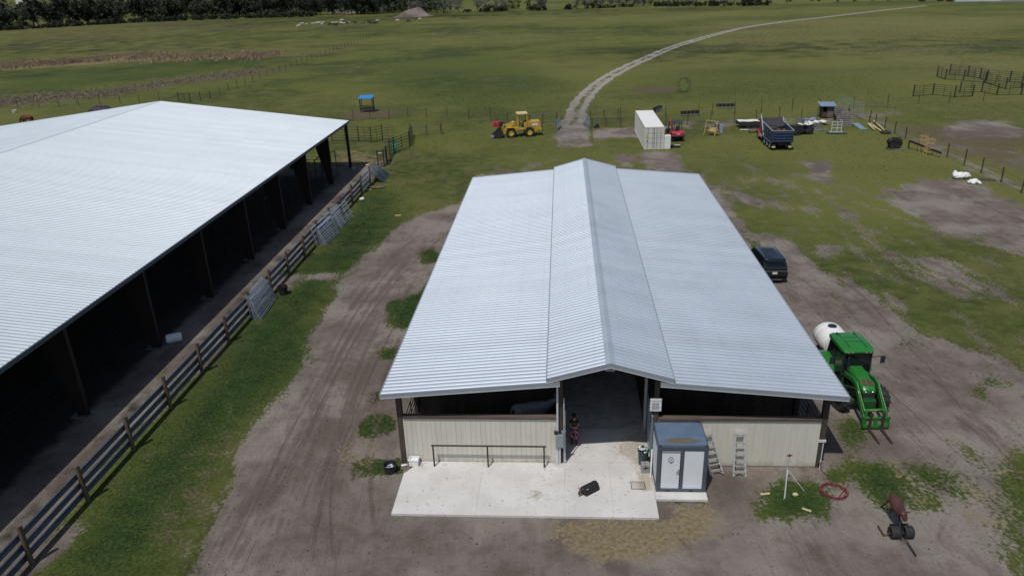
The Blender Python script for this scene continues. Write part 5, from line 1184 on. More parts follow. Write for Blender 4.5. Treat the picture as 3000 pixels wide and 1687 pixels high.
run([at(524, 298), at(559, 301)], 'pasture_gate', 'small dark pipe gate in the wire fence behind the arena roof', 'gate', 'small pasture gate', H=1.6, postr=.08)
Y_ = lambda x, y: at(1400+x/3.22, 300+y/3.22)
wire_fence('rear_wire_fence', 'wire fence across the far side of the lane left of the farm track', [at(x, y) for x, y in ((1035, 349), (1085, 347), (1140, 345), (1196, 343), (1250, 343), (1310, 344), (1373, 345), (1437, 345), (1487, 362))], 1.5, .05)
def rail_fence(name, label, pts, zs, ph_=1.5, w=.06):
    t = thing(name, label, 'fence', (pts[0][0], pts[0][1], 0)); o = Vector(pts[0])
    for p in pts: MB().tube((0, 0, -.1), (0, 0, ph_), .085, 8).build('post', 'wood_post', t, (p[0]-o.x, p[1]-o.y, 0))
    for a, b in zip(pts, pts[1:]):
        for z in zs: MB().tube((a[0]-o.x, a[1]-o.y, z), (b[0]-o.x, b[1]-o.y, z), w, 7).build('rail', 'wood_grey', t)
    return t
rail_fence('rail_fence', 'wooden brace fence behind the yellow loader left of the farm track', [at(1520, 366), at(1590, 362), at(1631, 358)], (1.35,))
rail_fence('rail_fence', 'wooden brace fence near the loader ending at the track', [at(1480, 385), at(1588, 384), at(1630, 381)], (1.25,))
rail_fence('rail_fence', 'rear wooden brace fence right of the farm track', [at(1729, 353), at(1769, 351), at(1810, 350)], (1.45,), 1.6)
rail_fence('rail_fence', 'front wooden brace fence right of the farm track with two pale rails', [at(1734, 374), at(1775, 373), at(1817, 372)], (1.4,), 1.6)
rail_fence('rail_fence', 'wooden rail fence between the open gate and the loader', [C7(1625, 195), C7(1890, 170), at(1292, 391), at(1294, 393)], (1.3,), 1.5)
for x, y, lb, a in ((1631, 385, 'open pale blue grey gate on the left side of the farm track', 1.35), (1727, 376, 'open blue grey gate on the right side of the farm track', 1.75)):
    q = at(x, y); o = link(gate_panel(3.2, 1.5, 6, 3, .03), 'track_gate', 'blue_sheet', None, (q.x, q.y, 0), (0, 0, a)); tag(o, lb, 'gate')
q = at(1748, 374); tag(MB().prism([(-.45, 0), (.45, 0), (.2, .55), (.05, .62)], -.25, .25).build('plastic_sack', 'black', None, (q.x, q.y, 0), bevel=.05), 'black sack lying at the foot of the front brace fence right of the track', 'sack')
wire_fence('rear_wire_fence', 'far wire fence of the lane behind the container and the feed troughs', [at(x, y) for x, y in ((1817, 350), (1950, 344), (2046, 340), (2087, 337), (2152, 332), (2230, 330), (2320, 325), (2400, 322), (2500, 320), (2600, 314), (2690, 307), (2780, 302), (2880, 296), (3010, 291))], 1.75, .05)
wire_fence('front_wire_fence', 'near wire fence of the lane running from the brace fence to the stacked wooden discs', [at(x, y) for x, y in ((1817, 372), (1880, 371), (1951, 366), (2014, 368), (2080, 362), (2150, 360), (2215, 355), (2283, 347), (2347, 356), (2392, 355), (2485, 352))], 1.8, .05)
wire_fence('paddock_fence', 'post and wire fence running from the pens down the right edge of the yard', [at(x, y) for x, y in ((2485, 352), (2546, 359), (2564, 367), (2590, 382), (2620, 392), (2652, 408), (2690, 425), (2774, 462), (2824, 485), (2874, 508), (2933, 535), (2992, 566), (3060, 598))], 1.65, .07)
o = link(pipe_panel(8.5, 2.3, 9, 8, .02).mesh('chute_fence'), 'chute_fence', 'trim', None, tuple(at(2455, 322))[:2]+(0,), (0, 0, math.atan2(*(at(2560, 366)-at(2455, 322)).yx))); tag(o, 'long grey wire chute panel behind the stacked wooden discs', 'chute panel')
q1, q2 = at(2484, 334), at(2620, 336); tag(MB().tube((q1.x, q1.y, 1.2), (q2.x, q2.y, 1.2), .06, 7).tube((q1.x, q1.y, 0), (q1.x, q1.y, 1.2), .06, 7).tube((q2.x, q2.y, 0), (q2.x, q2.y, 1.2), .06, 7).build('top_pole', 'wood_grey'), 'long pale pole fixed level beyond the chute panel', 'pole')
# ------------------------------------------------------------------ portable pens in the right pasture
run([at(2674.5, 283.4), at(2732, 278.7), at(2795.6, 285.7), at(2848, 283)], 'corral_gate', 'dark corral panel in the nearest row of the right pasture pens', 'corral panel', 'nearest row of pasture pens', H=1.75, postr=.11)
run([at(2811, 272.5), at(2875, 271), at(2920, 279.5), at(2991, 278.7), at(3050, 281)], 'corral_gate', 'dark corral panel in the second row of the right pasture pens', 'corral panel', 'second row of pasture pens', H=1.75, postr=.11)
run([at(2744.4, 225), at(2769, 233.7), at(2822, 237.5), at(2885, 243), at(2945, 262), at(2991, 258)], 'corral_gate', 'dark corral panel in the third row of the right pasture pens', 'corral panel', 'third row of pasture pens', H=1.8, postr=.11)
run([at(2781, 219.7), at(2834.5, 224.3), at(2870, 231.3), at(2890, 237.5), at(2957, 241.4), at(3030, 247)], 'corral_gate', 'dark corral panel in the farthest row of the right pasture pens', 'corral panel', 'farthest row of pasture pens', H=1.85, postr=.11)
# ================================================================== tractor with front loader
tr = thing('tractor', 'green farm tractor with cab and front loader forks right of the barn', 'tractor', (17.52, 35.0, 0), R(-91.6))
for s in (-1, 1):
    wheel(tr, (0, s*.98, .86), .86, .5, 'rim_yellow', 'rear_wheel', .55, 18)
    wheel(tr, (2.65, s*.98, .62), .62, .40, 'rim_yellow', 'front_wheel', .55, 14, (0, 0, .22))
ch_ = MB().box(-.3, 1.9, -.28, .28, .55, 1.05).box(1.7, 3.55, -.22, .22, .62, 1.15).box(2.6, 2.96, -.72, .72, .52, .72).box(3.5, 3.75, -.3, .3, .7, 1.1)
ch_.tube((0, -.75, .86), (0, .75, .86), .12, 10).build('chassis', 'green_dark', tr, bevel=.02)
def loft(st):
    "stations (x, half width bottom, half width top, z bottom, z top) joined into a closed hull"
    mb = MB()
    for x, wb_, wt, zb, zt in st:
        zm = zb+(zt-zb)*.72; mb.v += [(x, -wb_, zb), (x, wb_, zb), (x, wb_*.5+wt*.5+.02, zm), (x, wt*.82, zt), (x, -wt*.82, zt), (x, -(wb_*.5+wt*.5+.02), zm)]
    for i in range(len(st)-1):
        for k in range(6): j = (k+1) % 6; mb.f.append((i*6+k, i*6+j, (i+1)*6+j, (i+1)*6+k))
    mb.f += [(5, 4, 3, 2, 1, 0), tuple((len(st)-1)*6+k for k in range(6))]; return mb
MB().box(1.75, 3.35, -.25, .25, .9, 1.42).box(3.2, 3.5, -.28, .28, 1.0, 1.4).build('engine', 'ink', tr, bevel=.03)
hd = loft([(1.55, .38, .36, 1.36, 1.95), (2.3, .37, .36, 1.36, 1.90), (2.95, .36, .34, 1.36, 1.81), (3.35, .34, .31, 1.36, 1.70), (3.5, .30, .24, 1.36, 1.56)]).build('hood', 'green', tr, bevel=.03)
for s in (-1, 1): MB().hexa([(2.86, s*.05, 1.81), (2.86, s*.26, 1.79), (3.30, s*.22, 1.70), (3.30, s*.05, 1.715), (2.86, s*.05, 1.85), (2.86, s*.26, 1.825), (3.30, s*.22, 1.74), (3.30, s*.05, 1.755)]).build('air_grille', 'rust', hd)
MB().box(3.47, 3.52, -.2, .2, 1.12, 1.40).build('front_grille', 'ink', hd)
for s in (-1, 1): MB().ball((3.5, s*.17, 1.46), .05, .07, .05).build('headlight', 'chrome', hd)
MB().box(1.9, 3.2, -.395, -.385, 1.42, 1.50).build('side_stripe', 'rim_yellow', hd); MB().box(1.9, 3.2, .385, .395, 1.42, 1.50).build('side_stripe', 'rim_yellow', hd)
cb = MB().prism([(-.15, 1.0), (1.55, .95), (1.72, 1.5), (1.66, 2.75), (.05, 2.75), (-.22, 1.7)], -.70, .70).build('cab_glass', 'glass', tr, bevel=.03)
mb = MB()
for s in (-1, 1): mb.bar((1.55, s*.71, .95), (1.74, s*.71, 1.5), .07, .07).bar((1.74, s*.71, 1.5), (1.68, s*.71, 2.76), .06, .06).bar((.72, s*.715, 1.0), (.7, s*.715, 2.76), .07, .07).bar((-.22, s*.71, 1.7), (.04, s*.71, 2.76), .07, .07).bar((-.15, s*.72, 1.0), (1.55, s*.72, .96), .06, .12)
mb.bar((1.745, -.7, 1.5), (1.745, .7, 1.5), .04, .05).build('cab_frame', 'ink', tr)
rf = loft([(-.28, .66, .66, 2.72, 2.84), (-.12, .79, .76, 2.70, 2.95), (.7, .82, .78, 2.72, 3.0), (1.6, .80, .74, 2.72, 2.96), (1.86, .72, .66, 2.74, 2.84)]).build('cab_roof', 'green', tr, bevel=.025)
for p, q in (((-.05, -.42), (1.6, -.42)), ((-.05, .42), (1.6, .42)), ((.55, -.42), (.55, .42)), ((1.0, -.42), (1.0, .42))): MB().bar((p[0], p[1], 2.978), (q[0], q[1], 2.978), .022, .05).build('roof_groove', 'green_dark', rf)
MB().lathe([(.05, 0), (.05, .09), (.02, .1)], 12, (.1, -.5, 2.96)).build('beacon', 'ink', rf)
for s in (-.55, -.35, .35, .55): MB().box(1.84, 1.88, s-.05, s+.05, 2.76, 2.82).build('work_light', 'chrome', rf)
for s in (-1, 1):
    mb = MB(); n = 9; rr_ = 1.0
    for k in range(n):
        a = R(20+140*k/(n-1)); c_, s2 = math.cos(a), math.sin(a)
        for y in (s*.70, s*1.25): mb.v += [(c_*rr_, y, .86+s2*rr_), (c_*(rr_-.05), y, .86+s2*(rr_-.05))]
    for k in range(n-1):
        a = k*4; mb.f += [(a, a+2, a+6, a+4), (a+1, a+5, a+7, a+3), (a, a+4, a+5, a+1), (a+2, a+3, a+7, a+6)]
    mb.build('fender', 'green', tr)
    MB().bar((1.7, s*.75, 2.45), (1.75, s*1.28, 2.5), .03, .03).bar((1.75, s*1.28, 2.5), (1.75, s*1.28, 2.15), .03, .03).box(1.72, 1.78, s*1.28-.11, s*1.28+.11, 2.12, 2.5).build('mirror', 'ink', tr)
    # loader arm with knee and lift cylinder
    am = MB().prism([(1.45, 1.25), (1.6, 1.62), (2.75, 1.86), (3.2, 1.78), (4.6, .55), (4.55, .32), (4.38, .40), (3.05, 1.56), (2.7, 1.62), (1.75, 1.40)], s*.52-.05, s*.52+.05).build('loader_arm', 'green', tr, bevel=.015)
    MB().tube((1.9, s*.60, .95), (3.0, s*.56, 1.42), .05, 10).tube((2.6, s*.58, 1.25), (3.15, s*.56, 1.48), .03, 8).build('lift_cylinder', 'green_dark', am)
    MB().tube((3.15, s*.52, 1.82), (4.4, s*.52, .92), .045, 10).build('tilt_cylinder', 'green', am)
    MB().box(1.35, 1.7, s*.42-.06, s*.66, .6, 1.75).build('loader_mast', 'green_dark', tr)
MB().tube((4.1, -.52, .82), (4.1, .52, .82), .075, 12).build('cross_tube', 'green', tr)
text('JOHN DEERE', 'cross_tube_lettering', .085, 'rim_yellow', tr, (4.165, 0, .855), (R(42), 0, PI/2), .002)
MB().box(4.55, 4.62, -.66, .66, .12, .30).box(4.55, 4.62, -.66, .66, .62, .72).box(4.55, 4.62, -.66, -.58, .12, .72).box(4.55, 4.62, .58, .66, .12, .72).box(4.55, 4.60, -.1, .1, .2, .7).build('fork_carriage', 'green', tr, bevel=.01)
for s in (-1, 1):
    MB().hexa([(4.45, s*.48-.06, .3), (4.6, s*.48-.06, .3), (4.6, s*.48+.06, .3), (4.45, s*.48+.06, .3), (4.4, s*.48-.05, 1.0), (4.5, s*.48-.05, 1.0), (4.5, s*.48+.05, 1.0), (4.4, s*.48+.05, 1.0)]).build('quick_hitch', 'green', tr)
    MB().box(4.62, 4.68, s*.3-.06, s*.3+.06, .1, .95).hexa([(4.68, s*.3-.06, .06), (5.8, s*.3-.045, .06), (5.8, s*.3+.045, .06), (4.68, s*.3+.06, .06), (4.68, s*.3-.06, .12), (5.8, s*.3-.045, .075), (5.8, s*.3+.045, .075), (4.68, s*.3+.06, .12)]).build('fork', 'rust_fork', tr)
MB().tube((1.75, -.42, 1.3), (1.75, -.45, 2.5), .045, 10).build('exhaust', 'ink', tr)
for s in (-1, 1): MB().box(.75, 1.2, s*.78-.18, s*.78+.02, .45, .5).box(.75, 1.2, s*.78-.18, s*.78+.02, .75, .8).build('cab_step', 'ink', tr)
# trailed sprayer tank
sp = thing('sprayer_tank', 'white round sprayer tank with a black lid on a dark trailer behind the tractor', 'sprayer', (18.12, 37.75, 0), R(-93))
MB().lathe([(.0001, -.95), (.5, -.93), (.72, -.84), (.82, -.66), (.84, -.3), (.82, -.28), (.84, -.26), (.84, .26), (.82, .28), (.84, .3), (.82, .66), (.72, .84), (.5, .93), (.0001, .95)], 32, (0, 0, 1.25), 'x', 1, .86).build('tank', 'white_plastic', sp)
MB().lathe([(.24, 0), (.24, .05), (.2, .07), (.0001, .075)], 20, (-.1, 0, 1.955)).ball((-.1, 0, 2.03), .07, .07, .04, 8, 5).build('tank_lid', 'black', sp)
MB().box(-1.1, 1.1, -.95, -.85, .45, .6).box(-1.1, 1.1, .85, .95, .45, .6).box(-.5, -.4, -.9, .9, .4, .52).box(.5, .6, -.9, .9, .4, .52).bar((1.0, 0, .5), (2.2, 0, .5), .1, .1).build('trailer_frame', 'black', sp)
for s in (-1, 1): wheel(sp, (0, s*1.05, .42), .42, .25, 'grey_plastic', 'wheel')

# ================================================================== black car beside the barn
sv = thing('parked_car', 'black sport utility car parked half hidden behind the right roof edge of the barn', 'car', (18.68, 48.75, 0), PI/2-.05)
L_ = 4.95; bd = MB()
st = [(0.02, .80, .36, .60), (.06, .93, .30, .98), (.5, .97, .25, 1.08), (1.6, .985, .24, 1.10), (3.2, .985, .24, 1.08), (3.75, .97, .25, 1.06), (4.5, .93, .28, .96), (4.85, .82, .34, .78), (4.95, .7, .4, .66)]
for x, w_, zb, zt in st: bd.v += [(x, -w_*.94, zb), (x, w_*.94, zb), (x, w_, zb+.22), (x, w_, zt-.16), (x, w_*.93, zt), (x, -w_*.93, zt), (x, -w_, zt-.16), (x, -w_, zb+.22)]
for i in range(len(st)-1):
    for k in range(8): j = (k+1) % 8; bd.f.append((i*8+k, i*8+j, i*8+8+j, i*8+8+k))
bd.f += [tuple(range(7, -1, -1)), tuple((len(st)-1)*8+k for k in range(8))]
body = bd.build('body', 'blackgloss', sv, bevel=.02)
def house(st_, m_, nm, par):
    mb = MB()
    for x0, x1, w0, w1, z in st_: mb.v += [(x0, -w0, z), (x1, -w1, z), (x1, w1, z), (x0, w0, z)]
    for i in range(len(st_)-1):
        for k in range(4): j = (k+1) % 4; mb.f.append((i*4+k, i*4+j, i*4+4+j, i*4+4+k))
    mb.f += [(3, 2, 1, 0), tuple((len(st_)-1)*4+k for k in range(4))]; return mb.build(nm, m_, par, bevel=.02)
house([(.12, 3.85, .90, .88, 1.03), (.22, 3.45, .84, .82, 1.42), (.38, 3.0, .75, .74, 1.70)], 'glass', 'windows', sv)
for x0, x1 in ((1.15, 1.27), (2.25, 2.36)):
    for s in (-1, 1): MB().bar((x0, s*.905, 1.05), (x0+.04, s*.755, 1.70), .05, .09).build('pillar', 'blackgloss', sv)
rf = house([(.30, 3.05, .765, .75, 1.69), (.26, 3.0, .74, .72, 1.76), (.5, 2.85, .64, .62, 1.80)], 'blackgloss', 'roof', sv)
MB().box(1.0, 2.5, -.45, .45, 1.795, 1.806).build('sun_roof', 'glass', rf)
for s in (-1, 1): MB().bar((.5, s*.68, 1.83), (2.7, s*.68, 1.83), .035, .035).build('roof_rail', 'chrome', rf)
MB().prism([(.2, 1.70), (.0, 1.66), (.3, 1.765)], -.62, .62).build('spoiler', 'blackgloss', rf)
MB().box(.005, .05, -.72, .72, .955, .985).build('chrome_bar', 'chrome', sv)
MB().box(-.005, .06, -.55, .55, .30, .33).build('bumper_trim', 'chrome', sv)
MB().box(.0, .05, -.17, .17, .74, .88).build('number_plate', 'white', sv)
for s in (-1, 1): MB().box(.03, .10, s*.74, s*.90, .86, .94).build('tail_light', 'rust', sv)
for x in (.95, 3.95):
    for s in (-1, 1): wheel(sv, (x, s*.86, .37), .37, .25, 'grey_plastic', 'wheel', .62)

# ================================================================== roping steer dummy on a drag sled
q = at(2634, 1571); sd_ = thing('steer_roping_dummy', 'maroon steer roping dummy with horns mounted on a black wheeled drag sled', 'roping dummy', (q.x, q.y, 0), 0)
wd_ = lambda px, py, z: at(px, py, z)-Vector((q.x, q.y, 0))
rump, sho, hed, nose_ = wd_(2615, 1452, .95), wd_(2636, 1497, .85), wd_(2648, 1504, 1.02), wd_(2652, 1526, .72)
n = [(*rump, .17), (*rump.lerp(sho, .25), .27), (*rump.lerp(sho, .65), .25), (*sho, .24), (*sho.lerp(hed, .6), .16), (*hed, .15), (*nose_, .09)]
skin('body', n, [(i, i+1) for i in range(6)], 'steer_brown', sd_, 2)
leg_t, leg_b = wd_(2604, 1466, .75), wd_(2581, 1484, .02)
MB().path([rump+Vector((-.05, 0, -.08)), leg_t, leg_b], [.07, .05, .035], 8).build('hind_leg', 'steer_brown', sd_)
MB().path([wd_(2640, 1502, 1.0), wd_(2655, 1500, 1.06), wd_(2669, 1497.5, 1.10)], [.03, .028, .018], 8).path([wd_(2646, 1502, 1.0), wd_(2638, 1503, 1.04), wd_(2632, 1506, 1.06)], [.03, .026, .015], 8).build('horns', 'wood_dark', sd_)
MB().path([sho-Vector((0, 0, .1)), wd_(2635, 1528, .45), wd_(2637, 1548, .25)], .045, 8).bar(wd_(2606, 1536, .28), wd_(2660, 1535, .28), .06, .06).bar(wd_(2608, 1563, .22), wd_(2678, 1563, .22), .06, .06).bar(wd_(2638, 1535, .26), wd_(2640, 1575, .2), .06, .06).build('sled_frame', 'black', sd_)
wa = wd_(2640, 1558, .24)
for s in (-1, 1): wheel(sd_, (wa.x+s*.27, wa.y, .25), .25, .34, 'ink', 'wheel', .5, 0, (0, 0, PI/2-.05))
MB().path([wd_(2572, 1538, .12), wd_(2590, 1566, .12), wd_(2612, 1562, .18)], .028, 8).build('side_arm', 'rust', sd_)
MB().path([wd_(2640, 1572, .2), wd_(2658, 1585, .16), wd_(2684, 1627, .10)], .028, 8).path([wd_(2634, 1576, .2), wd_(2642, 1588, .14), wd_(2660, 1592, .12)], .012, 6).build('tow_bar', 'black', sd_)

# ================================================================== yellow wheel loader
ld = thing('wheel_loader', 'faded yellow wheel loader with its dark bucket lowered by the farm track', 'wheel loader', (1.78, 104.05, 0), R(-174))
for x in (1.3, -1.3):
    for s in (-1, 1): wheel(ld, (x, s*.95, .66), .66, .48, 'rim_yellow', 'wheel', .54, 14)
MB().prism([(-2.95, .95), (-2.95, 1.45), (-2.8, 2.02), (-1.05, 2.05), (-1.05, 1.0), (-.7, .8), (-.7, .55), (-2.1, .55), (-2.6, .8)], -.72, .72).build('rear_body', 'yellow', ld, bevel=.05)
MB().box(-3.02, -2.7, -.85, .85, .75, 1.05).build('counterweight', 'yellow', ld, bevel=.04)
MB().box(-2.5, -1.7, .722, .73, 1.45, 1.75).build('side_decal', 'paper', ld)
MB().box(-2.0, -1.93, .722, .735, 1.3, 1.5).build('side_vent', 'ink', ld)
MB().prism([(.2, .55), (1.9, .5), (1.9, .95), (1.1, 1.2), (1.05, 2.0), (.7, 2.05), (.55, 1.2), (.2, 1.1)], -.42, .42).build('front_frame', 'yellow', ld, bevel=.03)
cbx = MB()
for x in (.22, -.98):
    for s in (-1, 1): cbx.box(x-.07, x+.07, s*.68-.05, s*.68+.05, 1.05, 3.05)
cbx.box(-1.05, .3, -.73, .73, .95, 1.15).box(-1.05, -.55, .64, .73, 1.15, 1.95).box(-1.05, -.55, -.73, -.64, 1.15, 1.95)
cab = cbx.build('cab', 'yellow', ld, bevel=.02)
MB().prism([(.4, 3.04), (.36, 3.2), (-1.1, 3.2), (-1.15, 3.04)], -.82, .82).build('cab_roof', 'yellow_pale', cab, bevel=.03)
MB().box(-.9, -.35, -.3, .3, 1.15, 1.55).box(-.95, -.8, -.3, .3, 1.5, 2.1).build('seat', 'ink', cab)
MB().path([(.05, 0, 1.15), (-.1, 0, 1.75)], .04, 8).torus((-.12, 0, 1.8), .2, .02, 'z', 16, 6).build('steering_column', 'ink', cab)
for s in (-1, 1):
    MB().prism([(.75, 1.75), (1.0, 1.95), (1.6, 1.45), (2.45, .48), (2.35, .30), (2.2, .34), (1.4, 1.15)], s*.58-.06, s*.58+.06).build('loader_arm', 'yellow', ld, bevel=.02)
    MB().box(.6, 1.9, s*.95-.28, s*.95+.28, 1.36, 1.40).build('mudguard', 'yellow', ld)
MB().tube((1.0, 0, 1.95), (2.05, 0, 1.62), .055, 8).tube((2.05, 0, 1.62), (2.35, 0, 1.58), .035, 8).bar((2.2, 0, 1.7), (2.5, 0, .8), .1, .12).build('tilt_linkage', 'yellow', ld)
bk = MB(); pr_ = [(2.45, 1.12), (2.38, .55), (2.6, .10), (3.0, .04), (4.05, .03)]
for s in (-1.2, 1.2):
    bk.prism([(2.45, 1.12), (2.38, .55), (2.6, .10), (3.0, .04), (4.0, .03), (3.4, .5), (2.85, 1.1)], s-.02, s+.02)
for (a, b), (c, d) in zip(pr_, pr_[1:]): bk.hexa([(a, -1.2, b), (a, 1.2, b), (c, 1.2, d), (c, -1.2, d), (a+.03, -1.2, b+.03), (a+.03, 1.2, b+.03), (c, 1.2, d+.035), (c, -1.2, d+.035)])
b_ = bk.build('bucket', 'pipe_dark', ld); MB().box(3.6, 4.08, -1.22, 1.22, .07, .09).build('cutting_edge', 'wood_grey', b_)
MB().path([(-1.45, .25, 2.05), (-1.45, .25, 2.75), (-1.55, .25, 2.9)], .05, 8).build('exhaust', 'ink', ld)
MB().box(.3, -.2, .6, .9, .45, .5).box(-.2, .1, .6, .9, .75, .8).build('step', 'ink', ld)
for x, c, lb in ((1449, 'red_plastic', 'left one of two red drums standing behind the yellow loader'), (1458.5, 'red_plastic', 'right one of two red drums standing behind the yellow loader'), (1470, 'black', 'black drum standing next to the two red drums behind the loader')):
    q = at(x, 371); dm = thing('drum', lb, 'drum', (q.x, q.y, 0)); 
    MB().lathe([(.24, 0), (.28, .02), (.285, .22), (.295, .24), (.285, .26), (.285, .45), (.295, .47), (.285, .49), (.28, .68), (.25, .70), (.0001, .70)], 20).build('body', c, dm); MB().lathe([(.2, .7), (.2, .715), (.0001, .716)], 16).build('lid', c, dm)

# ================================================================== shipping container, fridge, box
ct = thing('shipping_container', 'long cream shipping container with its doors facing the barn in the grass', 'shipping container', (18.42, 92.75, 0), PI/2-.066)
CL, CWD, CH = 12.2, 2.44, 2.79; hw = CWD/2
def corr(L, z0, z1, y, sgn):
    mb = MB(); x = .15; pr = [(x, 0)]
    while x < L-.3: pr += [(x+.07, 0), (x+.14, -.034), (x+.21, -.034), (x+.28, 0)]; x += .28
    pr.append((L-.15, 0))
    for a, d in pr: mb.v += [(a, y+sgn*d, z0), (a, y+sgn*d, z1)]
    mb.f = [(2*i, 2*i+2, 2*i+3, 2*i+1) for i in range(len(pr)-1)]; return mb
for s in (-1, 1): corr(CL, .15, CH-.1, s*(hw-.02), s).build('side_wall', 'container', ct, smooth=False)
mb = MB(); 
for x in (0, CL-.15):
    for s in (-1, 1): mb.box(x, x+.15, s*hw-(.12 if s > 0 else 0), s*hw+(0 if s > 0 else .12), 0, CH)
for s in (-1, 1): mb.box(.15, CL-.15, s*hw-(.06 if s > 0 else 0), s*hw+(0 if s > 0 else .06), 0, .16).box(.15, CL-.15, s*hw-(.06 if s > 0 else 0), s*hw+(0 if s > 0 else .06), CH-.11, CH)
for x in (0.001, CL-.12): mb.box(x, x+.119, -hw+.12, hw-.12, 0, .13).box(x, x+.119, -hw+.12, hw-.12, CH-.13, CH)
mb.build('frame', 'container', ct)
rp_ = MB(); pr = [(.15, 0)]; x = .15
while x < CL-.4: pr += [(x+.1, 0), (x+.16, .02), (x+.26, .02), (x+.32, 0)]; x += .32
pr.append((CL-.15, 0))
for a, d in pr: rp_.v += [(a, -hw+.06, CH-.035+d), (a, hw-.06, CH-.035+d)]
rp_.f = [(2*i, 2*i+1, 2*i+3, 2*i+2) for i in range(len(pr)-1)]; rp_.build('roof', 'white', ct, smooth=False)
MB().box(CL-.1, CL-.05, -hw+.12, hw-.12, .13, CH-.13).build('end_wall', 'container', ct)
for s in (-1, 1):
    y0, y1 = sorted((s*.015, s*(hw-.12))); dr = MB().box(.03, .07, y0, y1, .14, CH-.14).build('door', 'container', ct)
    for z in (.78, 1.40, 2.02): MB().box(.022, .031, y0+.02, y1-.02, z-.03, z+.03).build('door_groove', 'trim', dr)
    for yy in ((.28, .78) if s < 0 else (.2, .80)): MB().tube((-.02, s*yy, .12), (-.02, s*yy, CH-.12), .03, 8).build('lock_rod', 'trim', dr)
    MB().box(.015, .032, s*.01-.02, s*.01+.02, .14, CH-.14).build('door_seal', 'ink', dr)
    if s > 0:
        MB().box(.018, .032, .78, 1.02, 1.55, 1.83).build('warning_sticker', 'decal_yellow', dr); MB().box(.012, .0175, .84, .96, 1.6, 1.78).build('sticker_mark', 'rim_yellow', dr)
        MB().box(.018, .032, .82, .95, .95, 1.18).build('maker_plate', 'decal_brown', dr)
    else:
        mb = MB()
        for z, k in ((2.35, 3), (2.28, 2), (1.72, 4), (1.62, 3), (1.2, 3), (1.12, 2), (.5, 3)):
            for i in range(k): mb.box(.018, .031, -.62+.09*i, -.56+.09*i, z-.02, z+.02)
            for i in range(k): mb.box(.018, .031, -1.05+.06*i, -1.01+.06*i, z-.015, z+.015)
        mb.build('stencil_marks', 'trim', dr)
fr = thing('refrigerator', 'white refrigerator with two doors standing against the container front corner', 'refrigerator', (20.05, 92.5, 0), PI/2-.066)
MB().box(0, .66, -.38, .38, .03, 1.72).build('body', 'white_plastic', fr, bevel=.02)
MB().box(-.05, -.003, -.38, .38, .05, 1.16).build('door', 'white_plastic', fr, bevel=.012); MB().box(-.05, -.003, -.38, .38, 1.18, 1.72).build('freezer_door', 'white_plastic', fr, bevel=.012)
MB().box(-.09, -.05, .28, .32, .8, 1.1).box(-.09, -.05, .28, .32, 1.24, 1.45).build('handle', 'panel_grey', fr)
bx = thing('tool_chest', 'long black chest with a bright strip lying right of the refrigerator', 'chest', (21.2, 93.3, 0), -.066)
MB().prism([(-.62, 0), (.62, 0), (.66, .34), (-.66, .34)], -.22, .22).build('body', 'black', bx, bevel=.03); MB().box(-.1, .6, -.23, -.05, .345, .385).build('lid_strip', 'white', bx)

# ================================================================== red mini excavator
ex = thing('mini_excavator', 'red compact excavator with a blue canopy parked beside the container', 'excavator', (22.25, 97.6, 0), PI/2+.08)
for s in (-1, 1):
    MB().prism([(-.95, .28), (-.8, .06), (.8, .06), (.98, .28), (.8, .5), (-.8, .5)], s*.62-.17, s*.62+.17).build('track', 'black', ex, bevel=.06)
MB().box(-.5, .5, -.5, .5, .3, .62).build('undercarriage', 'black', ex)
MB().prism([(-1.0, .7), (-.98, 1.12), (-.85, 1.3), (-.3, 1.32), (.3, 1.1), (.7, 1.05), (.7, .66), (-.9, .66)], -.78, .78).build('upper_body', 'red_plastic', ex, bevel=.06)
MB().box(-1.05, -.6, -.86, .86, .60, .82).build('rear_bumper', 'black', ex, bevel=.05)
MB().box(-1.004, -.99, -.2, .2, .98, 1.06).build('rear_lettering', 'white', ex)
for s in (-1, 1): MB().box(-1.003, -.985, s*.55-.1, s*.55+.1, .93, 1.1).build('rear_vent', 'ink', ex)
mb = MB()
for x, y in ((-.5, -.5), (-.5, .5), (.55, -.55), (.55, .5)): mb.bar((x, y, 1.25), (x*.95, y*.95, 2.42), .07, .07)
cn = mb.build('canopy_frame', 'ink', ex); MB().box(-.62, .68, -.62, .6, 2.42, 2.50).build('canopy_roof', 'blue', cn, bevel=.02)
MB().box(-.4, .1, -.25, .25, 1.3, 1.42).box(-.45, -.33, -.25, .25, 1.4, 1.95).build('seat', 'ink', ex)
MB().bar((.2, .35, 1.1), (.2, .3, 1.75), .06, .06).build('control_lever', 'red', ex)
MB().path([(.75, .3, .9), (1.1, .32, 1.9), (1.9, .34, 2.3)], .11, 8).build('boom', 'red', ex)
MB().path([(1.9, .34, 2.3), (2.4, .36, 1.2)], .08, 8).box(2.2, 2.7, .1, .6, .5, 1.1).build('dipper_and_bucket', 'black', ex)
MB().prism([(1.15, .1), (1.25, .45), (1.2, .1)], -.75, .75).bar((.5, 0, .35), (1.18, 0, .25), .3, .1).build('blade', 'black', ex)

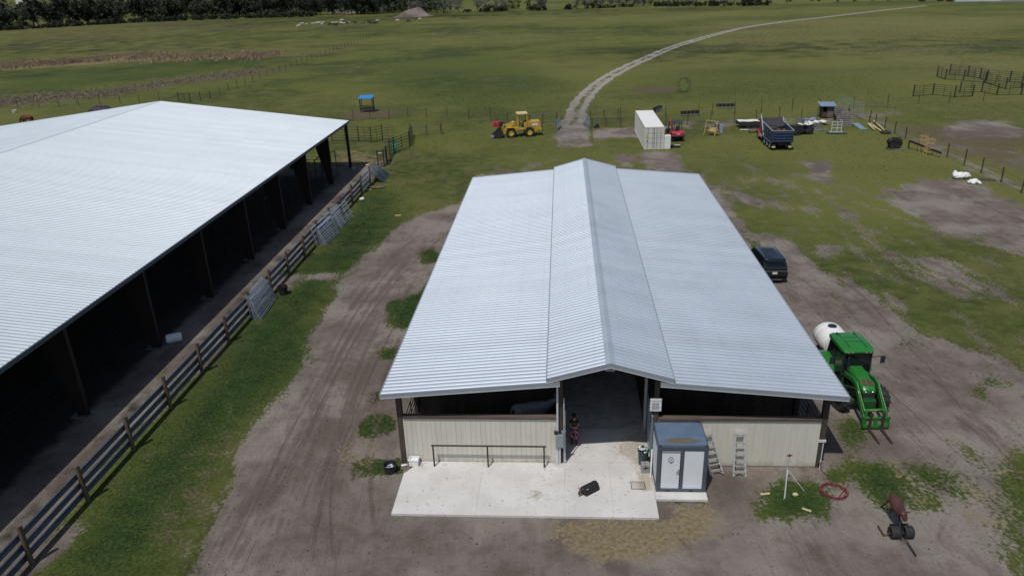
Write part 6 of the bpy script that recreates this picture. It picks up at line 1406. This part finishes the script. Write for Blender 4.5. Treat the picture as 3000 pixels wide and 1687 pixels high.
# ================================================================== dump truck
dt = thing('dump_truck', 'old dump truck with a ribbed blue bed, red cab and white wheel hubs', 'dump truck', (33.42, 89.75, 0), PI/2-.075); dt.scale = (1, 1, .88)
MB().box(.1, 8.1, -.45, .45, .75, 1.05).build('chassis', 'pipe_dark', dt)
for x in (1.0, 2.3, 3.6, 7.1):
    for s in (-1, 1): wheel(dt, (x, s*1.0, .52), .52, .5 if x < 5 else .3, 'white', 'wheel', .6)
bed = MB(); bp = [(0, 1.15), (4.9, 1.15), (5.35, 1.7), (5.35, 3.05), (0, 2.72)]
for s in (-1, 1): bed.prism(bp, s*1.25-.04, s*1.25+.04)
bed.box(0, 5.0, -1.21, 1.21, 1.1, 1.18).hexa([(4.9, -1.21, 1.15), (4.98, -1.21, 1.1), (4.98, 1.21, 1.1), (4.9, 1.21, 1.15), (5.3, -1.21, 3.05), (5.38, -1.21, 3.05), (5.38, 1.21, 3.05), (5.3, 1.21, 3.05)])
bed = bed.build('dump_bed', 'blue', dt)
for s in (-1, 1):
    MB().bar((-.02, s*1.27, 2.74), (5.36, s*1.27, 3.07), .12, .12).build('top_rail', 'trim', bed)
    for z in (1.55, 2.05): MB().bar((.1, s*1.31, z), (5.2, s*1.31, z+.12), .05, .09).build('side_rib', 'blue', bed)
    MB().bar((.0, s*1.32, 1.12), (4.9, s*1.32, 1.12), .04, .05).build('lower_trim', 'trim', bed)
tg = MB().box(-.10, -.03, -1.2, 1.2, 1.2, 2.7).build('tailgate', 'blue', dt)
for z in (1.32, 1.68, 2.04, 2.40): MB().prism([(-.10, z-.09), (-.18, z-.04), (-.18, z+.04), (-.10, z+.09)], -1.12, 1.12).build('tailgate_rib', 'blue', tg)
MB().box(-.16, -.02, -1.25, 1.25, 2.7, 2.77).build('tailgate_cap', 'trim', tg)
for s in (-1, 1): MB().box(-.16, -.02, s*1.2-.06, s*1.2+.06, 1.15, 2.72).build('tailgate_post', 'blue', tg)
db = MB(); nx_, ny_ = 16, 10
for j in range(ny_+1):
    for i in range(nx_+1): x = .2+5.0*i/nx_; y = -1.15+2.3*j/ny_; db.v.append((x, y, 1.95+.35*math.sin(i*.7)*math.cos(j*.9)+rd.uniform(-.15, .2)))
for j in range(ny_):
    for i in range(nx_): k = j*(nx_+1)+i; db.f.append((k, k+1, k+nx_+2, k+nx_+1))
for k in range(22):
    p = Vector((rd.uniform(.4, 4.5), rd.uniform(-1, 1), rd.uniform(2.0, 2.35))); d_ = Vector((rd.gauss(0, .5), rd.gauss(0, .5), rd.gauss(0, .12))); db.bar(p-d_, p+d_, .16, .05)
db.v = [(x, y, z*.88+.05) for x, y, z in db.v]; load = db.build('debris_load', 'debris', None, (33.42, 89.75, 0), (0, 0, PI/2-.075)); tag(load, 'brown heap of boards and rubbish filling the blue dump truck bed', 'rubble')
mb = MB()
for i in range(9):
    x = 3.5+i*.23
    for j in range(7): y = -1.15+2.3*j/6; mb.v.append((x, y, 2.72+.10*i-.30*math.sin(PI*j/6)*(1-i/12)-(1-i/8)*.25*(j/6)))
for i in range(8):
    for j in range(6): k = i*7+j; mb.f.append((k, k+1, k+8, k+7))
tarp = mb.build('bed_tarp', 'tarp_dark', dt); MB().bar((3.5, 1.1, 2.78), (3.5, -1.15, 2.5), .07, .07).build('tarp_roller', 'ink', tarp); MB().bar((5.35, -1.2, 3.12), (5.35, 1.2, 3.12), .1, .1).build('bulkhead_cap', 'ink', bed)
MB().bar((3.6, 1.36, 1.3), (5.5, 1.38, 3.9), .06, .06).bar((3.6, -1.36, 1.3), (5.4, -1.38, 3.5), .06, .06).build('tarp_arm', 'pipe_galv', dt)
cab = MB().prism([(5.5, 1.0), (5.5, 2.75), (5.7, 2.9), (6.7, 2.9), (7.05, 2.1), (7.05, 1.0)], -1.05, 1.05).build('cab', 'red', dt, bevel=.05)
MB().prism([(6.05, 2.05), (6.05, 2.7), (6.6, 2.7), (6.85, 2.05)], -1.065, 1.065).build('side_windows', 'glass', cab)
MB().prism([(7.05, 1.0), (7.05, 1.95), (8.3, 1.75), (8.4, 1.0)], -.75, .75).build('hood', 'red', dt, bevel=.08)
for s in (-1, 1):
    MB().prism([(6.4, .75), (6.6, 1.25), (7.3, 1.35), (7.9, 1.2), (8.1, .8), (7.75, .75), (7.5, 1.08), (6.8, 1.08)], s*1.0-.28, s*1.0+.28).build('fender', 'red', dt, bevel=.03)
    MB().tube((5.0, s*.95, .75), (6.3, s*.95, .75), .28, 14).build('fuel_tank', 'chrome', dt)
    MB().box(-.02, .04, s*.98-.2, s*.98+.2, .62, .92).build('mud_flap', 'ink', dt)
    MB().prism([(s*.98-.16, .40), (s*.98-.22, .52), (s*.98-.16, .64), (s*.98+.16, .64), (s*.98+.22, .52), (s*.98+.16, .40)], -.04, -.02, 'x').build('reflector', 'yellow_pale', dt)
MB().tube((5.42, .8, 1.2), (5.42, .8, 3.3), .08, 10).build('exhaust_stack', 'chrome', dt)

# ================================================================== black utility buggy
ut = thing('utility_buggy', 'black utility buggy with a flat roof parked right of the dump truck', 'buggy', (39.2, 98.9, 0), R(12))
for x in (-.95, 1.0):
    for s in (-1, 1): wheel(ut, (x, s*.68, .34), .34, .26, 'grey_plastic', 'wheel', .5)
MB().prism([(-1.45, .45), (-1.45, .95), (-.5, .95), (-.45, .62), (.55, .6), (.7, 1.05), (1.4, .9), (1.5, .5)], -.72, .72).build('body', 'black', ut, bevel=.04)
mb = MB()
for s in (-1, 1): mb.path([(-.5, s*.68, .9), (-.45, s*.66, 1.85), (.3, s*.64, 1.9), (.72, s*.66, 1.05)], .03, 8)
rl = mb.build('roll_cage', 'ink', ut); MB().prism([(-.6, 1.86), (-.5, 1.96), (.4, 1.96), (.5, 1.86)], -.78, .78).build('roof', 'slate', rl, bevel=.03)
MB().box(-.4, -.0, -.6, .6, .6, .78).box(-.45, -.32, -.6, .6, .78, 1.3).build('seat', 'black', ut)
MB().torus((.42, .3, 1.15), .16, .02, 'x', 14, 6).build('steering_wheel', 'ink', ut)
MB().box(-1.4, -.55, -.66, .66, .96, 1.2).build('cargo_box', 'black', ut)
"""sep"""
# ================================================================== odds and ends at the back of the yard
# flat trailer with a white sheet
q = at(2186, 375); tl = thing('flat_trailer', 'low black flat trailer left of the dump truck', 'trailer', (q.x+.9, q.y+.6, 0), -.03)
MB().box(-2.0, 1.4, -.9, .9, .5, .62).box(-2.0, 1.4, -.92, -.86, .3, .85).box(-2.0, 1.4, .86, .92, .3, .85).bar((1.4, -.4, .5), (2.4, 0, .5), .08, .1).bar((1.4, .4, .5), (2.4, 0, .5), .08, .1).build('deck', 'pipe_dark', tl)
for x in (-.7, .1):
    for s in (-1, 1): wheel(tl, (x, s*1.02, .33), .33, .2, 'rust', 'wheel')
MB().box(1.15, 1.7, -.3, .3, .62, 1.05).build('tool_box', 'rust', tl)
def sheet(name, label, cat, m_, p, L, w_, rz, z, bend=.06, th=.012, tilt=(0, 0)):
    mb = MB(); n = 8
    for k in range(n+1):
        x = L*(k/n-.5); dz = bend*math.sin(k*1.3)
        for y, t in ((-w_/2, 0), (w_/2, 0), (w_/2, th), (-w_/2, th)): mb.v.append((x, y, dz+t))
    for k in range(n):
        for i in range(4): j = (i+1) % 4; mb.f.append((k*4+i, k*4+j, k*4+4+j, k*4+4+i))
    mb.f += [(3, 2, 1, 0), tuple(n*4+i for i in range(4))]
    return tag(mb.build(name, m_, None, (p[0], p[1], z), (tilt[0], tilt[1], rz)), label, cat)
sheet('metal_sheet', 'white sheet lying on top of the black flat trailer', 'sheet', 'white', (tl.location.x-.5, tl.location.y), 2.9, 1.5, -.03, .9, .03)
q = at(2192, 381); sheet('white_panel', 'long white panel lying on the grass in front of the flat trailer', 'panel', 'white', (q.x, q.y), 2.2, .35, .0, .05, .01)
q = at(2211, 390); tbn = thing('metal_bench', 'low black metal bench between the flat trailer and the dump truck', 'bench', (q.x, q.y+.2, 0), 0)
MB().box(-.75, .75, -.3, .3, .52, .58).build('seat', 'pipe_dark', tbn)
for x in (-.7, .7): 
    for y in (-.26, .26): MB().box(x-.03, x+.03, y-.03, y+.03, 0, .52).build('leg', 'pipe_dark', tbn)
for px, py, L, w_, a, z, m_, lb in ((2362, 371, 2.2, 1.3, .3, .35, 'white', 'white sheet at the left end of the scrap heap by the buggy'), (2378, 367, 1.9, 1.2, -.5, .45, 'white', 'white sheet lying across the middle of the scrap heap'), (2406, 366, 1.7, 1.3, .15, .5, 'white', 'clean white square sheet at the right end of the scrap heap'), (2375, 357, 1.9, 1.0, .1, .4, 'blue_sheet', 'blue grey sheet at the back of the scrap heap'), (2392, 373, 1.6, .5, -.3, .3, 'wood_grey', 'grey board under the white sheets of the scrap heap')):
    q = at(px, py); sheet('scrap_sheet', lb, 'sheet', m_, (q.x, q.y), L, w_, a, z, .08, .02, (rd.uniform(-.1, .1), rd.uniform(-.1, .1)))
for k in range(9):
    q = at(2352+k*7.5, 380+rd.uniform(-4, 5)); a = rd.uniform(-.9, .6); L = rd.uniform(.8, 1.9)
    tag(MB().bar((-L/2, 0, .05), (L/2, 0, .22), .06, .06).build('metal_tube', 'blue_sheet', None, (q.x, q.y, 0), (0, 0, a)), 'bent blue grey metal tube scattered in front of the white scrap sheets', 'tube', 'blue grey tubes of the scrap heap')
# hut
q = at(2424, 347); ht = thing('animal_hut', 'small weathered wooden hut with a pale blue sloping sheet roof', 'hut', (q.x, q.y+.7, 0), -.12)
MB().box(-.05, .85, -.72, .72, .15, 1.75).build('wall', 'wood_grey', ht); MB().box(-.75, -.68, -.7, .7, .15, 1.8).box(-.75, -.05, .66, .72, .15, 1.8).build('side_wall', 'wood_dark', ht)
MB().box(-.7, -.08, -.72, -.66, .2, .9).build('kick_board', 'rust', ht)
for x in (-.72, .82): 
    for y in (-.7, .7): MB().box(x-.05, x+.05, y-.05, y+.05, 0, 1.85).build('post', 'wood_dark', ht)
MB().hexa([(-1.15, -1.05, 1.78), (1.2, -1.05, 1.72), (1.2, 1.0, 2.05), (-1.15, 1.0, 2.1), (-1.15, -1.05, 1.82), (1.2, -1.05, 1.76), (1.2, 1.0, 2.09), (-1.15, 1.0, 2.14)]).build('roof', 'blue_sheet', ht)
# two round slatted wooden discs
def disc(label, px, py, z, r_, rx, rz_):
    q = at(px, py); t = thing('slatted_disc', label, 'wooden disc', (q.x, q.y, z), rz_); t.rotation_euler = (rx, 0, rz_)
    k = 9; wv = 2*r_/k
    for i in range(k):
        y = -r_+wv*(i+.5); hx = math.sqrt(max(.05, r_*r_-y*y)); MB().box(-hx, hx, y-wv*.36, y+wv*.36, -.03, .03).build('slat', 'wood_grey', t)
    MB().box(-.12, .12, -r_*.9, r_*.9, -.10, -.032).box(-r_*.5-.1, -r_*.5+.1, -r_*.75, r_*.75, -.10, -.032).box(r_*.5-.1, r_*.5+.1, -r_*.75, r_*.75, -.10, -.032).build('brace', 'tarp_dark', t)
    MB().lathe([(r_*.55, -.8), (r_*.55, -.1)], 20).build('core', 'tarp_dark', t)
disc('rear one of two weathered round slatted wooden spools, tilted towards the hut', 2461, 352, .95, 1.25, R(58), .5)
disc('front one of two weathered round slatted wooden spools, leaning beside the metal stand', 2474, 370, .85, 1.2, R(66), -.2)
# metal stand
q = at(2452, 393); ms = thing('livestock_stand', 'grey metal livestock stand with a rail frame and flat platform before the wooden spools', 'stand', (q.x, q.y+.3, 0), -.15)
MB().box(-.95, .85, -.35, .35, .18, .24).build('platform', 'trim', ms); MB().bar((-1.2, -.3, .1), (1.3, -.45, .1), .1, .08).bar((-1.2, .35, .1), (1.2, .35, .1), .08, .08).build('base_rail', 'pipe_dark', ms)
mb = MB()
for x in (-.6, .1, .65): mb.bar((x, .2, .2), (x, .2, 1.55), .07 if x != .1 else .16, .07)
for z in (.7, 1.1, 1.5): mb.bar((-.6, .2, z), (.65, .2, z), .05, .06)
mb.torus((.5, .2, 1.6), .14, .03, 'y', 14, 6).build('frame', 'trim_light', ms)
# blue sheet, boards, tyre
p4 = [at(*p_) for p_ in ((2496, 362), (2515, 362), (2540, 380), (2520, 380))]
tag(MB().prism([(p.x-p4[0].x, p.y-p4[0].y) for p in p4], .03, .06, 'z').build('roof_sheet', 'blue_sheet', None, (p4[0].x, p4[0].y, 0)), 'flat blue grey sheet lying alone on the grass right of the spools', 'sheet')
for i, (a, b, c_, d_) in enumerate(((2541, 361, 2588, 388), (2544, 366, 2584, 388), (2550, 365, 2580, 387), (2543, 368, 2560, 384), (2568, 368, 2590, 387), (2558, 360, 2586, 384))):
    p, q = at(a, b), at(c_, d_); tag(MB().bar((p.x, p.y, .08+.05*i), (q.x, q.y, .06+.05*i), .16, .05).build('lumber', 'wood_new'), 'pale board in the loose lumber pile by the paddock fence', 'board', 'loose lumber pile')
q = at(2594, 391); tag(MB().torus((0, 0, .14), .5, .16, 'z', 22, 8).build('old_tyre', 'tyre', None, (q.x, q.y, 0)), 'black tyre lying at the lower end of the lumber pile', 'tyre')
# black machine on a pallet
q = at(2624, 440); en = thing('machine_block', 'black pump engine with coiled hoses standing on a grey pallet', 'machine', (q.x, q.y+.5, 0), -.1)
MB().box(-.62, .5, -.5, .45, .14, .85).build('housing', 'black', en, bevel=.04)
mb = MB()
for k in range(5): mb.torus((rd.uniform(-.5, .4), rd.uniform(-.3, .3), .95+.09*k), .5-.03*k, .06, 'z', 18, 6, 1.4, .8)
mb.ball((-.55, .1, .9), .35, .4, .4).ball((.6, .1, .65), .35, .35, .4).build('hose_bundle', 'black', en)
pl = thing('pallet', 'grey wooden pallet under the black pump engine', 'pallet', (q.x+.05, q.y+.45, 0), -.1)
for k in range(6): MB().box(-.85, .95, -.62+k*.22, -.46+k*.22, .09, .13).build('slat', 'wood_grey', pl)
for y in (-.6, 0, .55): MB().box(-.85, .95, y-.04, y+.04, 0, .09).build('runner', 'wood_grey', pl)
# scaffold frames and beam
def scaf(label, px0, px1, py):
    p, q = at(px0, py), at(px1, py); t = thing('scaffold_frame', label, 'scaffold', (p.x, p.y, 0), math.atan2(q.y-p.y, q.x-p.x)); L = (q-p).length; h = 1.95
    for x in (0, L): 
        for y in (0, .7): MB().tube((x, y, 0), (x, y*.9, h), .045, 8).build('upright', 'wood_yellow', t)
    for z in (.35, .8, 1.35, 1.8): MB().bar((0, 0, z), (L, 0, z), .06, .07).bar((0, .65, z), (L, .65, z), .06, .07).build('rung', 'wood_yellow', t)
scaf('left yellow scaffold frame standing under the dark beam by the paddock fence', 2692, 2711, 445); scaf('right yellow scaffold frame standing under the dark beam by the paddock fence', 2712, 2731, 455)
p, q = at(2666, 407, 1.2), at(2757, 450, .5); tag(MB().bar((p.x, p.y, .95), (q.x, q.y, .55), .16, .22).bar((p.x, p.y, .1), (p.x, p.y, .9), .12, .12).build('steel_beam', 'pipe_dark'), 'dark beam resting across the two yellow scaffold frames', 'beam')
# white bags
def bag(label, px, py, nodes, sc):
    q = at(px, py); mb = MB()
    for x, y, z, r_ in nodes: mb.ball((x, y, z), r_*1.2, r_, r_*.85, 10, 7)
    mb.v = [(a+rd.gauss(0, .03), b+rd.gauss(0, .03), max(.01, c+rd.gauss(0, .035))) for a, b, c in mb.v]
    o = mb.build('feed_bag', 'white_plastic', None, (q.x, q.y+.3, 0)); 
    rm = o.modifiers.new('remesh', 'REMESH'); rm.mode = 'VOXEL'; rm.voxel_size = .045; rm.use_smooth_shade = True
    return tag(o, label, 'bag')
bag('larger white bulk bag with a tied corner lying by the paddock fence', 2822, 526, [(-.55, 0, .30, .34), (-.15, 0, .34, .42), (.3, .05, .34, .40), (.62, .1, .28, .28), (-.70, .1, .52, .24), (-.70, .15, .72, .15)], 1)
bag('smaller crumpled white bag lying right of the bulk bag', 2858, 541, [(-.35, 0, .24, .26), (0, -.05, .28, .30), (.3, -.12, .2, .22), (.1, .2, .3, .2), (-.2, -.25, .14, .16), (.42, -.35, .12, .13)], 1)
q = at(2888, 529); mb = MB()
for k in range(5): mb.tube((-.7, .16*k, .05), (.9, .12*k-.15, .07), .04, 6)
tag(mb.build('pipe_bundle', 'pipe_dark', None, (q.x, q.y, 0), (0, 0, -.35)), 'bundle of thin dark pipes lying in the grass right of the white bags', 'pipes')
# feed troughs
def trough(label, px0, py0, px1, py1):
    p, q = at(px0, py0), at(px1, py1); L = (q-p).length; t = thing('feed_trough', label, 'trough', (p.x, p.y, 0), math.atan2(q.y-p.y, q.x-p.x), 'black feed troughs beyond the lane')
    MB().prism([(-.30, .70), (-.22, .28), (.22, .28), (.30, .70), (.26, .70), (.18, .33), (-.18, .33), (-.26, .70)], 0, L, 'x').prism([(-.28, .68), (-.2, .3), (.2, .3), (.28, .68)], 0, .04, 'x').prism([(-.28, .68), (-.2, .3), (.2, .3), (.28, .68)], L-.04, L, 'x').build('trough', 'black', t)
    for k in range(5):
        x = .2+(L-.4)*k/4
        MB().bar((x, -.36, 0), (x, -.31, .72), .04, .04).bar((x, .36, 0), (x, .31, .72), .04, .04).build('leg', 'trim', t)
    MB().bar((0, -.34, .15), (L, -.34, .15), .04, .04).build('rail', 'trim', t)
trough('black feed trough seen end on just behind the container', 1916, 331, 1936, 322)
trough('black feed trough in the middle, level with the lane fence', 1995, 340, 2047, 337)
trough('farthest black feed trough on the pale frame to the right', 2099, 318, 2152, 317)
# wooden swing frame with blue boxes
q = at(2088, 399); sw = thing('garden_swing', 'yellow wooden A frame garden swing on the grass beside blue plastic boxes', 'swing', (q.x, q.y+.5, 0), -.85)
for x in (-.85, .85):
    for s in (-1, 1): MB().bar((x, s*.62, 0), (x, s*.05, 1.9), .09, .09).build('leg', 'wood_yellow', sw)
    MB().bar((x, -.42, .62), (x, .42, .62), .08, .08).build('brace', 'wood_yellow', sw)
MB().bar((-.98, 0, 1.9), (.98, 0, 1.9), .1, .1).build('top_beam', 'wood_yellow', sw)
MB().box(-.6, .6, -.25, .2, .55, .6).hexa([(-.6, .2, .58), (.6, .2, .58), (.6, .25, .58), (-.6, .25, .58), (-.6, .36, 1.15), (.6, .36, 1.15), (.6, .4, 1.15), (-.6, .4, 1.15)]).build('bench', 'wood_yellow', sw)
for x in (-.58, .58): MB().tube((x, 0, .6), (x, 0, 1.88), .015, 5).build('chain', 'pipe_galv', sw)
q = at(2107, 393); pa = thing('pallet', 'small wooden pallet under the blue boxes beside the swing', 'pallet', (q.x, q.y+.4, 0), .1)
for k in range(4): MB().box(-.5, .5, -.4+k*.2, -.26+k*.2, .08, .12).build('slat', 'wood_yellow', pa)
for y in (-.35, .3): MB().box(-.5, .5, y, y+.08, 0, .08).build('runner', 'wood_yellow', pa)
b1 = thing('plastic_box', 'dark blue upright plastic box behind the wooden swing', 'box', (q.x-.22, q.y+.5, .12), .1); MB().box(-.24, .24, -.25, .25, 0, 1.15).build('body', 'blue', b1, bevel=.03); MB().box(-.26, .26, -.27, .27, 1.15, 1.2).build('lid', 'blue_light', b1); MB().ball((0, -.26, .4), .07, .03, .07).build('tap', 'white', b1)
b2 = thing('plastic_box', 'pale blue upright plastic box at the right of the wooden swing', 'box', (q.x+.24, q.y+.28, .12), .1); MB().box(-.2, .2, -.22, .22, 0, .98).build('body', 'blue_light', b2, bevel=.03); MB().box(-.22, .22, -.24, .24, .98, 1.03).build('lid', 'blue_light', b2)
# hay ring
q = at(2003, 271); hy = thing('hay_ring', 'round dark pipe hay ring standing on its edge in the pasture beside a bare patch', 'hay ring', (q.x, q.y, 1.28), 0); hy.rotation_euler = (R(78), 0, R(24))
for z in (-.5, 0, .35): MB().torus((0, 0, z), 1.25, .026, 'z', 32, 6).build('hoop', 'pipe_dark', hy)
for k in range(12):
    a = k*PI/6; MB().tube((1.25*math.cos(a), 1.25*math.sin(a), -.5), (1.25*math.cos(a), 1.25*math.sin(a), .35), .028, 6).build('bar', 'pipe_dark', hy)
# covered mineral feeder
p, q = at(1057, 330), at(1093, 329); fd = thing('mineral_feeder', 'open mineral feeder with a bright blue sheet roof on four dark posts', 'feeder', (p.x, p.y, 0), math.atan2(q.y-p.y, q.x-p.x)); L = (q-p).length
for x in (0, L):
    for y in (0, 1.2): MB().box(x-.07, x+.07, y-.07, y+.07, 0, 2.35).build('post', 'wood_dark', fd)
MB().hexa([(-.15, -.35, 2.28), (L+.15, -.35, 2.28), (L+.15, 1.5, 2.62), (-.15, 1.5, 2.62), (-.15, -.35, 2.34), (L+.15, -.35, 2.34), (L+.15, 1.5, 2.68), (-.15, 1.5, 2.68)]).build('roof', 'blue_bright', fd)
MB().box(.05, L-.05, .1, 1.1, .35, .42).box(.05, L-.05, .05, .1, .35, .72).box(.05, L-.05, 1.1, 1.15, .35, .72).build('trough', 'wood_dark', fd)
mb = MB()
for k in range(5): mb.lathe([(.13, .42), (.14, .62), (.0001, .64)], 10, (.3+k*(L-.6)/4, .8, 0))
mb.build('salt_blocks', 'wood_grey', fd); MB().bar((0, .6, 1.0), (L, .6, 1.0), .06, .08).build('cross_rail', 'wood_dark', fd)
# things beyond the white arena roof
q = at(43, 331); tub = thing('water_tub', 'small white tub in the pasture behind the arena roof at far left', 'tub', (q.x, q.y, 0)); MB().lathe([(.3, 0), (.38, .5), (.42, .5), (.40, .46), (.33, .08), (0, .08)], 18).build('body', 'white_plastic', tub)
q = at(296, 330); dm = thing('scrap_heap', 'dark scrap heap with pale bent pipes rising behind the arena roof', 'scrap heap', (q.x, q.y, 0))
b = MB().ball((0, 0, .2), 2.3, 1.2, 1.0, 14, 9); b.v = [(x+rd.gauss(0, .12), y+rd.gauss(0, .12), z+rd.gauss(0, .1)) for x, y, z in b.v]; b.build('heap', 'tarp_dark', dm)
mb = MB()
for k in range(4): mb.path([(-1.2+.5*k, -.9, .2), (-.9+.6*k, -.5, 1.15), (-.2+.5*k, -.2, 1.35), (.7+.3*k, -.3, 1.1)], .05, 6)
mb.build('bent_pipe', 'wood_grey', dm)
# ================================================================== cattle
def cow_nodes(graze):
    n = [(-.78, 0, 1.18, .22), (-.45, 0, 1.12, .33), (0, 0, 1.06, .38), (.48, 0, 1.12, .34), (.78, 0, 1.22, .22)]
    n += [(1.0, 0, .98, .15), (1.18, 0, .62, .13), (1.28, 0, .28, .09)] if graze else [(1.02, 0, 1.36, .15), (1.22, 0, 1.42, .135), (1.52, 0, 1.24, .09)]
    e = [(i, i+1) for i in range(7)]
    legs(n, e, [(3, [(.52, s*.2, .78, .13), (.53, s*.2, .45, .075), (.52, s*.2, .12, .055), (.54, s*.2, .03, .065)]) for s in (-1, 1)]+[(1, [(-.72, s*.2, .85, .16), (-.62, s*.2, .66, .10), (-.82, s*.2, .46, .07), (-.78, s*.2, .12, .055), (-.76, s*.2, .03, .065)]) for s in (-1, 1)]+[(0, [(-1.0, 0, 1.22, .05), (-1.08, 0, .6, .035)])])
    return n, e
def make_cow(label, m_, graze, loc, rz, group=None, sc=1.0):
    n, e = cow_nodes(graze); t = thing('cow', label, 'cow', loc, rz, group); t.scale = (sc, sc, sc)
    skin('body', n, e, m_, t, 2, root=2)
    hx, hz = (1.14, .72) if graze else (1.18, 1.52)
    for s in (-1, 1): MB().ball((hx, s*.17, hz), .05, .11, .04, 8, 5).build('ear', m_, t)
    return t
make_cow('red brown cow standing behind the edge of the white arena roof at far left', 'cow_brown', True, tuple(at(84, 366))[:2]+(0,), PI-.15, None, 1.15)
HERD = [(81, 468, 'w', 1), (106, 442, 'w', 1), (152, 422, 'w', 0), (216, 430, 'w', 1), (326, 420, 'w', 0), (382, 412, 'w', 1), (425, 412, 'w', 0), (470, 425, 'w', 1), (492, 402, 'w', 0), (604, 436, 'k', 1), (650, 412, 'w', 1), (690, 442, 'k', 0), (712, 408, 'w', 0), (738, 412, 'd', 1), (765, 410, 'd', 0), (786, 412, 'w', 1), (803, 398, 'k', 0), (830, 412, 'w', 1), (800, 368, 'w', 1), (880, 410, 'k', 0), (904, 405, 'w', 0), (930, 400, 'd', 1), (1012, 408, 'k', 0), (1142, 402, 'd', 1), (1245, 402, 'k', 0), (1278, 412, 'k', 1), (1335, 402, 'k', 0), (1358, 400, 'k', 1), (1378, 380, 'w', 0), (1706, 372, 'w', 1), (1892, 368, 'k', 1), (2075, 345, 'w', 1)]
proto = {}
names = {'w': ('cow_white', 'white cow in the distant herd grazing left of the dirt mound'), 'k': ('cow_black', 'black cow in the distant herd left of the dirt mound'), 'd': ('cow_dun', 'dun brown cow in the distant herd left of the dirt mound')}
HERD.sort()
for i, (x, y, c, g) in enumerate(HERD):
    lb = {'w': 'white', 'k': 'black', 'd': 'dun brown'}[c]+' cow, '+nth(i+1)+' from the left in the distant herd by the mound'
    q = at(860+x/5.6, y/5.6); a = rd.choice((0, PI))+rd.uniform(-.7, .7)
    if (c, g) not in proto: proto[c, g] = make_cow(lb, names[c][0], g, (q.x, q.y, 0), a, {'w': 'white cattle', 'k': 'black cattle', 'd': 'dun cattle'}[c]+' of the distant herd', 1.0)
    else: o = dup(proto[c, g], (q.x, q.y, 0), a, lb); s_ = rd.uniform(.8, 1.05); o.scale = (s_, s_, s_)
# ================================================================== on the skyline
q = at(1210, 50); mn = MB(); N1 = 26
for j in range(N1+1):
    for i in range(N1+1):
        x, y = -12+24*i/N1, -7+14*j/N1
        h = 4.6*math.exp(-((x-3.5)**2/22+y*y/14))+2.9*math.exp(-((x+4)**2/26+y*y/12))+rd.uniform(-.25, .25)
        e_ = max(0, 1-max(abs(x)/12, abs(y)/7)**3); mn.v.append((x, y, h*e_-.05))
for j in range(N1):
    for i in range(N1): k = j*(N1+1)+i; mn.f.append((k, k+1, k+N1+2, k+N1+1))
tag(mn.build('dirt_mound', 'mound', None, (q.x, q.y+3, 0)), 'large pinkish brown mound of bare dirt at the far edge of the pasture', 'mound')
q = at(1115, 33); mb = MB().ball((0, 0, .4), 4, 3, 2.4, 14, 9); mb.v = [(a+rd.gauss(0, .3), b+rd.gauss(0, .3), max(0, c+rd.gauss(0, .25))) for a, b, c in mb.v]; tag(mb.build('rubble_heap', 'mound', None, (q.x, q.y, 0)), 'smaller pale heap of rubble left of the dirt mound among trees', 'heap')
sd1 = [at(955, 40), at(1010, 30), at(1060, 36), at(1080, 41)]
ln = MB().prism([(p.x-sd1[0].x, p.y-sd1[0].y) for p in (at(950, 41), at(1000, 27), at(1015, 24), at(1010, 34), at(1060, 36), at(1085, 41))], .02, .06, 'z').build('sandy_path', 'mound', None, (sd1[0].x, sd1[0].y, 0)); struct(ln)
q = at(998, 22); sh_ = thing('distant_shed', 'open shed with a white and blue roof among the trees on the far left', 'shed', (q.x, q.y, 0), 0)
for x in (-5, 0, 5):
    for y in (-3, 3): MB().box(x-.15, x+.15, y-.15, y+.15, 0, 3.2).build('post', 'wood_dark', sh_)
MB().hexa([(-5.6, -3.6, 3.1), (5.6, -3.6, 3.1), (5.6, 3.6, 4.3), (-5.6, 3.6, 4.3), (-5.6, -3.6, 3.2), (5.6, -3.6, 3.2), (5.6, 3.6, 4.4), (-5.6, 3.6, 4.4)]).build('roof', 'roof_white', sh_)
MB().box(-5.4, 5.4, -3.4, -3.3, 2.2, 3.1).build('fascia', 'blue', sh_)
q = at(32, 14); MBh = MB().box(-6, 6, -4, 4, 0, 3); hs_ = thing('distant_house', 'white walled house glimpsed above the trees at the top left corner', 'house', (q.x, q.y+25, 6), .1)
MB().box(-5, 5, -3, 3, -6, 3).build('wall', 'white', hs_); MB().prism([(-3.5, 3), (0, 5), (3.5, 3)], -5.4, 5.4, 'x').build('roof', 'roof_white', hs_)
for i, (a, b, L, w_, m_, lb) in enumerate(((2880, 4, 26, 7, 'roof_white', 'long low white roofed greenhouse at the top right skyline'), (2985, 3, 16, 7, 'blue_sheet', 'low pale blue roofed greenhouse at the top right corner'))):
    q = at(a, b); g = thing('greenhouse', lb, 'greenhouse', (q.x, q.y, 0), -.45); MB().prism([(-w_/2, 0), (-w_/2, 1.4), (0, 2.6), (w_/2, 1.4), (w_/2, 0)], -L/2, L/2, 'x').build('roof', m_, g); MB().box(L/2, L/2+.1, -w_/2+.2, w_/2-.2, 0, 1.3).build('end_wall', 'grey_plastic', g)
for x, y, m_, lb, nm, ct_ in ((2701, 5, 'rust', 'dark red machine parked on the pale ground at the end of the farm track', 'farm_machine', 'machine'), (2782, 5, 'rust', 'low brown heap on the skyline right of the track end', 'brown_heap', 'heap'), (2755, 4, 'debris', 'dark round bale on the skyline at the top right', 'round_bale', 'bale')):
    q = at(x, y); b = MB().ball((0, 0, .7), 2.0, 1.2, .9, 9, 6).box(-1.4, .2, -.8, .8, .8, 1.9); tag(b.build(nm, m_, None, (q.x, q.y, 0)), lb, ct_)
"""end"""
